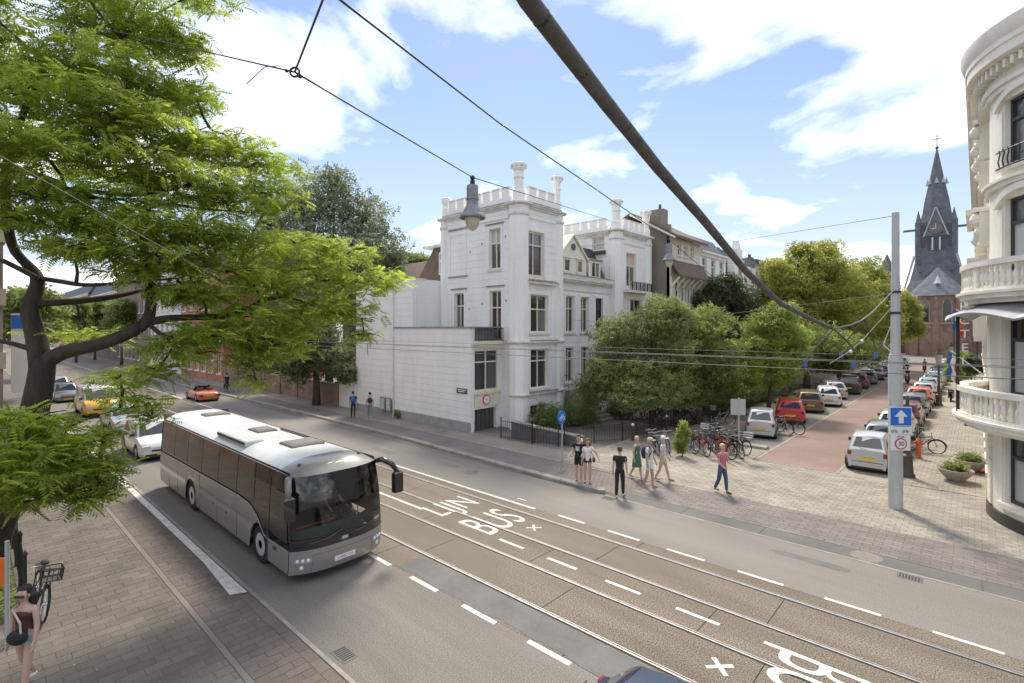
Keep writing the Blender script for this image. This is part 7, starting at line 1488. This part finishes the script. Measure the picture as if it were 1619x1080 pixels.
# railing at the near tree (seen almost end on)
fence('black iron railing beside the leaning tree trunk', [(-24.0, 1.05), (-14.9, .95)], 1.15, 0, .14, 1.5)
t = thing('street_sign', (-13.6, -.2, 0), 'orange sign on a pale post at the lower left edge', 'sign'); p0 = at_t(5, 905, 9.6)
t.location = (p0[0], p0[1], 0); MB().lathe([(.035, 0), (.035, 2.0)], p0[0] + .1, p0[1] + .05, 0, 8).build('post', GREYM, t)
os_ = MB(); OR = mat('sign_orange', (.75, .16, .02), .5); u0 = (CS * .9, SN * .9); b = os_
b.add([(p0[0] - u0[0] * .3, p0[1] - u0[1] * .3, p0[2] - .27), (p0[0] + u0[0] * .1, p0[1] + u0[1] * .1, p0[2] - .27), (p0[0] + u0[0] * .1, p0[1] + u0[1] * .1, p0[2] + .27), (p0[0] - u0[0] * .3, p0[1] - u0[1] * .3, p0[2] + .27)], [(0, 1, 2, 3)]); o_ = os_.build('panel', OR, t); sm_ = o_.modifiers.new('solid', 'SOLIDIFY'); sm_.thickness = .02
for dz, r in ((.12, .05), (-.17, .02)):
    c = MB(); c.box(p0[0] - u0[0] * .12 - .05, p0[0] - u0[0] * .12 + .05, p0[1] - u0[1] * .12 - .05, p0[1] - u0[1] * .12 - .03, p0[2] + dz - r, p0[2] + dz + r); c.build('panel_print', SWHITE, t)
# poster frames on the annexe wall
for i, x in enumerate((-30.45, -29.75)):
    t = thing('poster_frame', (x, 19.9, 0), ('left' if i == 0 else 'right') + ' of two small poster frames on the white wall', 'poster frame'); MB().box(x - .3, x + .3, 19.88, 19.96, .35, 1.25).build('frame', mat('frame_brown', (.22, .19, .15), .6), t); MB().box(x - .23, x + .23, 19.865, 19.879, .42, 1.18).build('poster', mat('poster_pale', (.55, .58, .62), .6, var=.35, scale=9), t)
# scooters and riders far in the side street
def scooter(label, x, y, rz, rider=None, group=None):
    t = thing('scooter', (x, y, 0), label, 'scooter', group, rz); SM = mat('scooter_dark', (.03, .03, .035), .35, coat=.5)
    for xx in (-.6, .6):
        o = MB().lathe([(.12, -.05), (.22, -.05), (.24, 0), (.22, .05), (.12, .05)], 0, 0, 0, 14); o.v = [(xx + p[0], p[2], .24 + p[1]) for p in o.v]; o.build('wheel', RUB, t, world=False)
    b = MB(); b.grid([[(x0, -w, z0), (x0, -w, z1), (x0, w, z1), (x0, w, z0)] for x0, w, z0, z1 in ((-.85, .1, .5, .7), (-.6, .18, .35, .78), (-.1, .18, .3, .74), (.05, .17, .25, .36), (.35, .17, .25, .38), (.42, .2, .3, .95), (.55, .12, .4, .9))], closed=True); b.build('body', SM, t, world=False)
    MB().cbox(-.75, .0, -.15, .15, .76, .86, .03).build('seat', RUB, t, world=False); MB().tube([(.6, 0, .25), (.48, 0, .9), (.42, 0, 1.05)], .03, 6).build('fork', CHR, t, world=False); MB().tube([(.36, .32, 1.08), (.44, 0, 1.05), (.36, -.32, 1.08)], .018, 6).build('handlebar', CHR, t, world=False)
    l = MB(); l.sphere((.56, 0, .92), .08, 8, 5); l.build('headlight', HEAD, t, world=False)
    if rider: person(rider, (x - .25 * cos(rz), y - .25 * sin(rz), .0), rz, 1.75, ((1.3, 1.3), (1.3, 1.3)), ((.8, .15, .5), (.8, .15, .5)), 'shirt', 'trousers', 'black', 'navy', 'black', sit=True, hat='black')
scooter('dark scooter carrying the nearer rider in the side street', -5.6, 70, -D1, 'nearer scooter rider in dark clothes in the side street'); scooter('dark scooter carrying the farther rider in the side street', -5.4, 91, -D1, 'farther scooter rider in dark clothes before the church')
scooter('dark scooter parked on the right pavement by the lamp post', -1.6, 55.5, D1, None)
# rider behind the orange roadster and cyclists at the far left
for i, (x, y, c) in enumerate(((-52.5, 17.2, 'black'), (-78, 17.0, 'pink'), (-84, 17.4, 'navy'))):
    lb = ('dark-clothed cyclist beside the orange roadster', 'pink-topped cyclist on the far cycle path', 'navy-clothed cyclist furthest along the far cycle path')[i]
    person(lb, (x, y, .0), pi, 1.75, ((1.0, 1.0), (.6, .9)), ((.7, .15, .4), (.7, .15, .4)), 'shirt', 'trousers', c, 'jeans', 'brown', sit=True); bike('black', x, y, pi, 'bicycle under the ' + lb, None, 0)
# ================================================================ PENDANT LAMPS AND OVERHEAD WIRES
LAMPG = mat('lamp_housing_grey', (.24, .25, .26), .5, var=.12, scale=5, metal=.3); LGL = mat('lamp_bowl', (.62, .60, .52), .12, spec=.9, transl=.3)
def pendant(label, u, v, t_):
    p = at_t(u, v, t_); x, y, z = p; q_ = .88; k = thing('pendant_lamp', p, label, 'lamp', 'pendant street lamps')
    MB().lathe([(r_ * q_, z_ * q_) for r_, z_ in [(.14, -.02), (.155, -.06), (.155, -.36), (.17, -.37), (.17, -.4), (.15, -.41), (.15, -.50), (.17, -.56), (.23, -.66), (.27, -.78)]], x, y, z, 20).build('housing', LAMPG, k, auto=40)
    MB().lathe([(r_ * q_, z_ * q_) for r_, z_ in [(.25, -.74), (.33, -.82), (.345, -.88), (.335, -.89), (.24, -.80)]], x, y, z, 24, cap=False).build('shade', LAMPG, k, smooth=True)
    MB().lathe([(r_ * q_, z_ * q_) for r_, z_ in [(.20, -.83), (.20, -.92), (.165, -1.06), (.10, -1.17), (.02, -1.21)]], x, y, z, 18).build('glass_bowl', LGL, k, smooth=True)
    b = MB(); b.box(x - .05, x + .05, y - .03, y + .03, z - .02, z + .1); b.tube([(x, y, z + .08), (x, y, z + .2)], .03, 6); b.sphere((x, y, z + .16), .06, 8, 5); b.build('hanger', IRON, k)
    return p
l1 = pendant('nearer grey pendant street lamp hanging before the white tower', 747, 292, 11.7); l2 = pendant('farther grey pendant street lamp hanging over the side street mouth', 1058, 385, 22.5)
WIRE = mat('wire_dark', (.06, .06, .06), .6); WIREL = mat('wire_grey', (.16, .16, .16), .6)
def wire(label, pts, r=.012, m=WIRE, sag=0.0, name='overhead_wire', seg=5):
    P = []
    for a, b in zip(pts, pts[1:]):
        for k in range(8): f = k / 8; P.append(tuple(a[j] * (1 - f) + b[j] * f - (sag * 4 * f * (1 - f) if j == 2 else 0) for j in range(3)))
    P.append(pts[-1]); o = MB().tube(P, r, seg).build(name, m, None, smooth=True); return tag(o, label, 'wire')
ring = at_t(466, 114, 6.0)
la = (l1[0], l1[1], l1[2] + .17); lb = (l2[0], l2[1], l2[2] + .17)
wire('span wire from the iron ring past the nearer pendant lamp to the far tower', [ring, la, (-20.05, 33.3, 14.0)], .0125)
wire('span wire rising from the iron ring out of the top of the picture', [ring, at_t(515, -12, 5.2)], .012); wire('thin wire from the iron ring leftwards above the tree', [ring, at_t(300, 76, 9.0), at_t(0, 8, 14)], .011)
wire('loose wire end curling down left of the iron ring', [at_t(440, 104, 6.1), at_t(418, 106, 6.1), at_t(390, 133, 6.1)], .006, WIREL)
wire('long span wire carrying the farther pendant lamp', [at_t(520, -14, 5.6), at_t(790, 195, 10.5), lb, at_t(1200, 500, 44)], .0155)
rg = MB().tube([(ring[0] + .055 * cos(a) * CS, ring[1] + .055 * cos(a) * SN, ring[2] + .055 * sin(a)) for a in np.linspace(0, 2 * pi, 16, endpoint=False)], .013, 6, closed=True).build('wire_ring', IRON, None, smooth=True); tag(rg, 'iron ring joining three span wires top left', 'ring')
MB().sphere((ring[0] + .05, ring[1] + .04, ring[2] - .05), .028, 8, 5).build('shackle', IRON, rg); MB().sphere((ring[0] - .08, ring[1] - .06, ring[2] + .02), .022, 8, 5).build('shackle', IRON, rg)
# thick bundled feeder cable down to the contact wires
FEED = mat('feeder_cable', (.10, .092, .08), .75, var=.25, scale=9, bump=.4, bscale=30)
fc = thing('feeder_cable', at_t(1320, 520, 8.5), 'thick dark feeder cable slanting down to the tram wires', 'cable')
pts = [(800, -60, 2.35), (835, 0, 2.55), (900, 87, 2.9), (960, 165, 3.3), (1040, 265, 4.0), (1110, 345, 4.8), (1180, 430, 5.9), (1235, 480, 7.0), (1262, 494, 7.5), (1290, 508, 8.0), (1318, 520, 8.5)]
MB().tube([at_t(*p) for p in pts], [.05, .05, .049, .047, .044, .041, .037, .034, .034, .03, .026], 12).build('cable', FEED, fc, smooth=True)
for p in pts[1:8]: q = at_t(*p); 
for i in range(1, 9):
    a, b = np.array(at_t(*pts[i])), np.array(at_t(*pts[i + 1])); 
    for f in (.3,): c = a + (b - a) * f; d = (b - a) / np.linalg.norm(b - a) * .008; MB().tube([c - d, c + d], .0545 - .0026 * i, 10).build('cable_tie', IRON, fc)
J0 = (1318, 520, 8.5); CB = mat('clamp_blue', (.06, .12, .28), .5)
for path, r, nm in (([J0, (1345, 514, 9.2), (1362, 507, 9.6), (1378, 495, 10.2), (1412, 460, 16)], .014, 'stay'), ([J0, (1295, 545, 8.6), (1278, 562, 8.7), (1273, 572, 8.7)], .014, 'feeder_arm'), ([J0, (1340, 540, 8.7), (1352, 556, 8.8), (1349, 572, 8.8)], .016, 'feeder_arm'), ([(1365, 505, 9.7), (1342, 535, 10.4), (1330, 548, 10.6), (1329, 560, 10.6)], .012, 'feeder_arm'), ([(1365, 506, 9.7), (1378, 530, 10.5), (1384, 550, 10.7), (1385, 560, 10.7)], .012, 'feeder_arm'), ([(1420, 475, 20), (1362, 540, 12), (1340, 558, 10.5), (1312, 575, 9.5)], .011, 'stay')):
    MB().tube([at_t(*p) for p in path], r, 8).build(nm, FEED if nm != 'stay' else WIREL, fc, smooth=True)
for p in ((1273, 575, 8.7), (1349, 577, 8.8), (1330, 562, 10.6), (1385, 562, 10.7)): q = at_t(*p); MB().lathe([(.02, .07), (.032, .045), (.034, -.05), (.02, -.07)], *q, 8).build('clamp', CB, fc)
for p in ((1345, 556, 10.6), (1363, 539, 12)): q = at_t(*p); MB().sphere(q, .035, 8, 6).build('insulator', SWHITE, fc, smooth=True)
# contact wires along both tracks
for y, z, lb in ((9.1, 5.36, 'contact wire above the nearer tram track'), (11.74, 5.36, 'contact wire above the farther tram track'), (9.12, 5.52, 'carrying wire just over the nearer contact wire'), (11.76, 5.50, 'carrying wire just over the farther contact wire')):
    wire(lb, [(-160, y, z), (-30, y, z), (25, y, z)], .007 if z < 5.4 else .005, WIREL)
for x, lb in ((-38, 'cross span wire over the street behind the coach'), (-70, 'cross span wire further back over the street')): wire(lb, [(x, 1.0, 6.6), (x, 9.1, 5.7), (x, 11.75, 5.7), (x, 20.0, 6.8)], .009, WIREL)
wire('stay wire from the mast top to the timbered house', [(-2.02, 21.25, 9.8), (-18.4, 43, 13.0)], .011, WIREL); wire('thin wire from the mast across the garden tree crowns', [(-2.02, 21.25, 7.2), at_t(1190, 492, 24), at_t(1010, 512, 30), (-20, 28, 6.6)], .010, WIREL)
wire('cross span wire from the mast over both tracks', [(-2.02, 21.25, 6.5), (-1.3, 11.75, 5.7), (-.9, 9.1, 5.65)], .009, WIREL)
wire('thin pale wire crossing before the locust tree crown', [at_t(-20, 235, 7), at_t(240, 382, 9.2), at_t(560, 556, 20)], .006, WIREL)
# tidy up prototypes never placed
for d, used in ((BIKES, used_b), (CARS, used_c)):
    for k, t in d.items():
        if k not in used:
            for c in list(t.children_recursive): bpy.data.objects.remove(c)
            bpy.data.objects.remove(t)
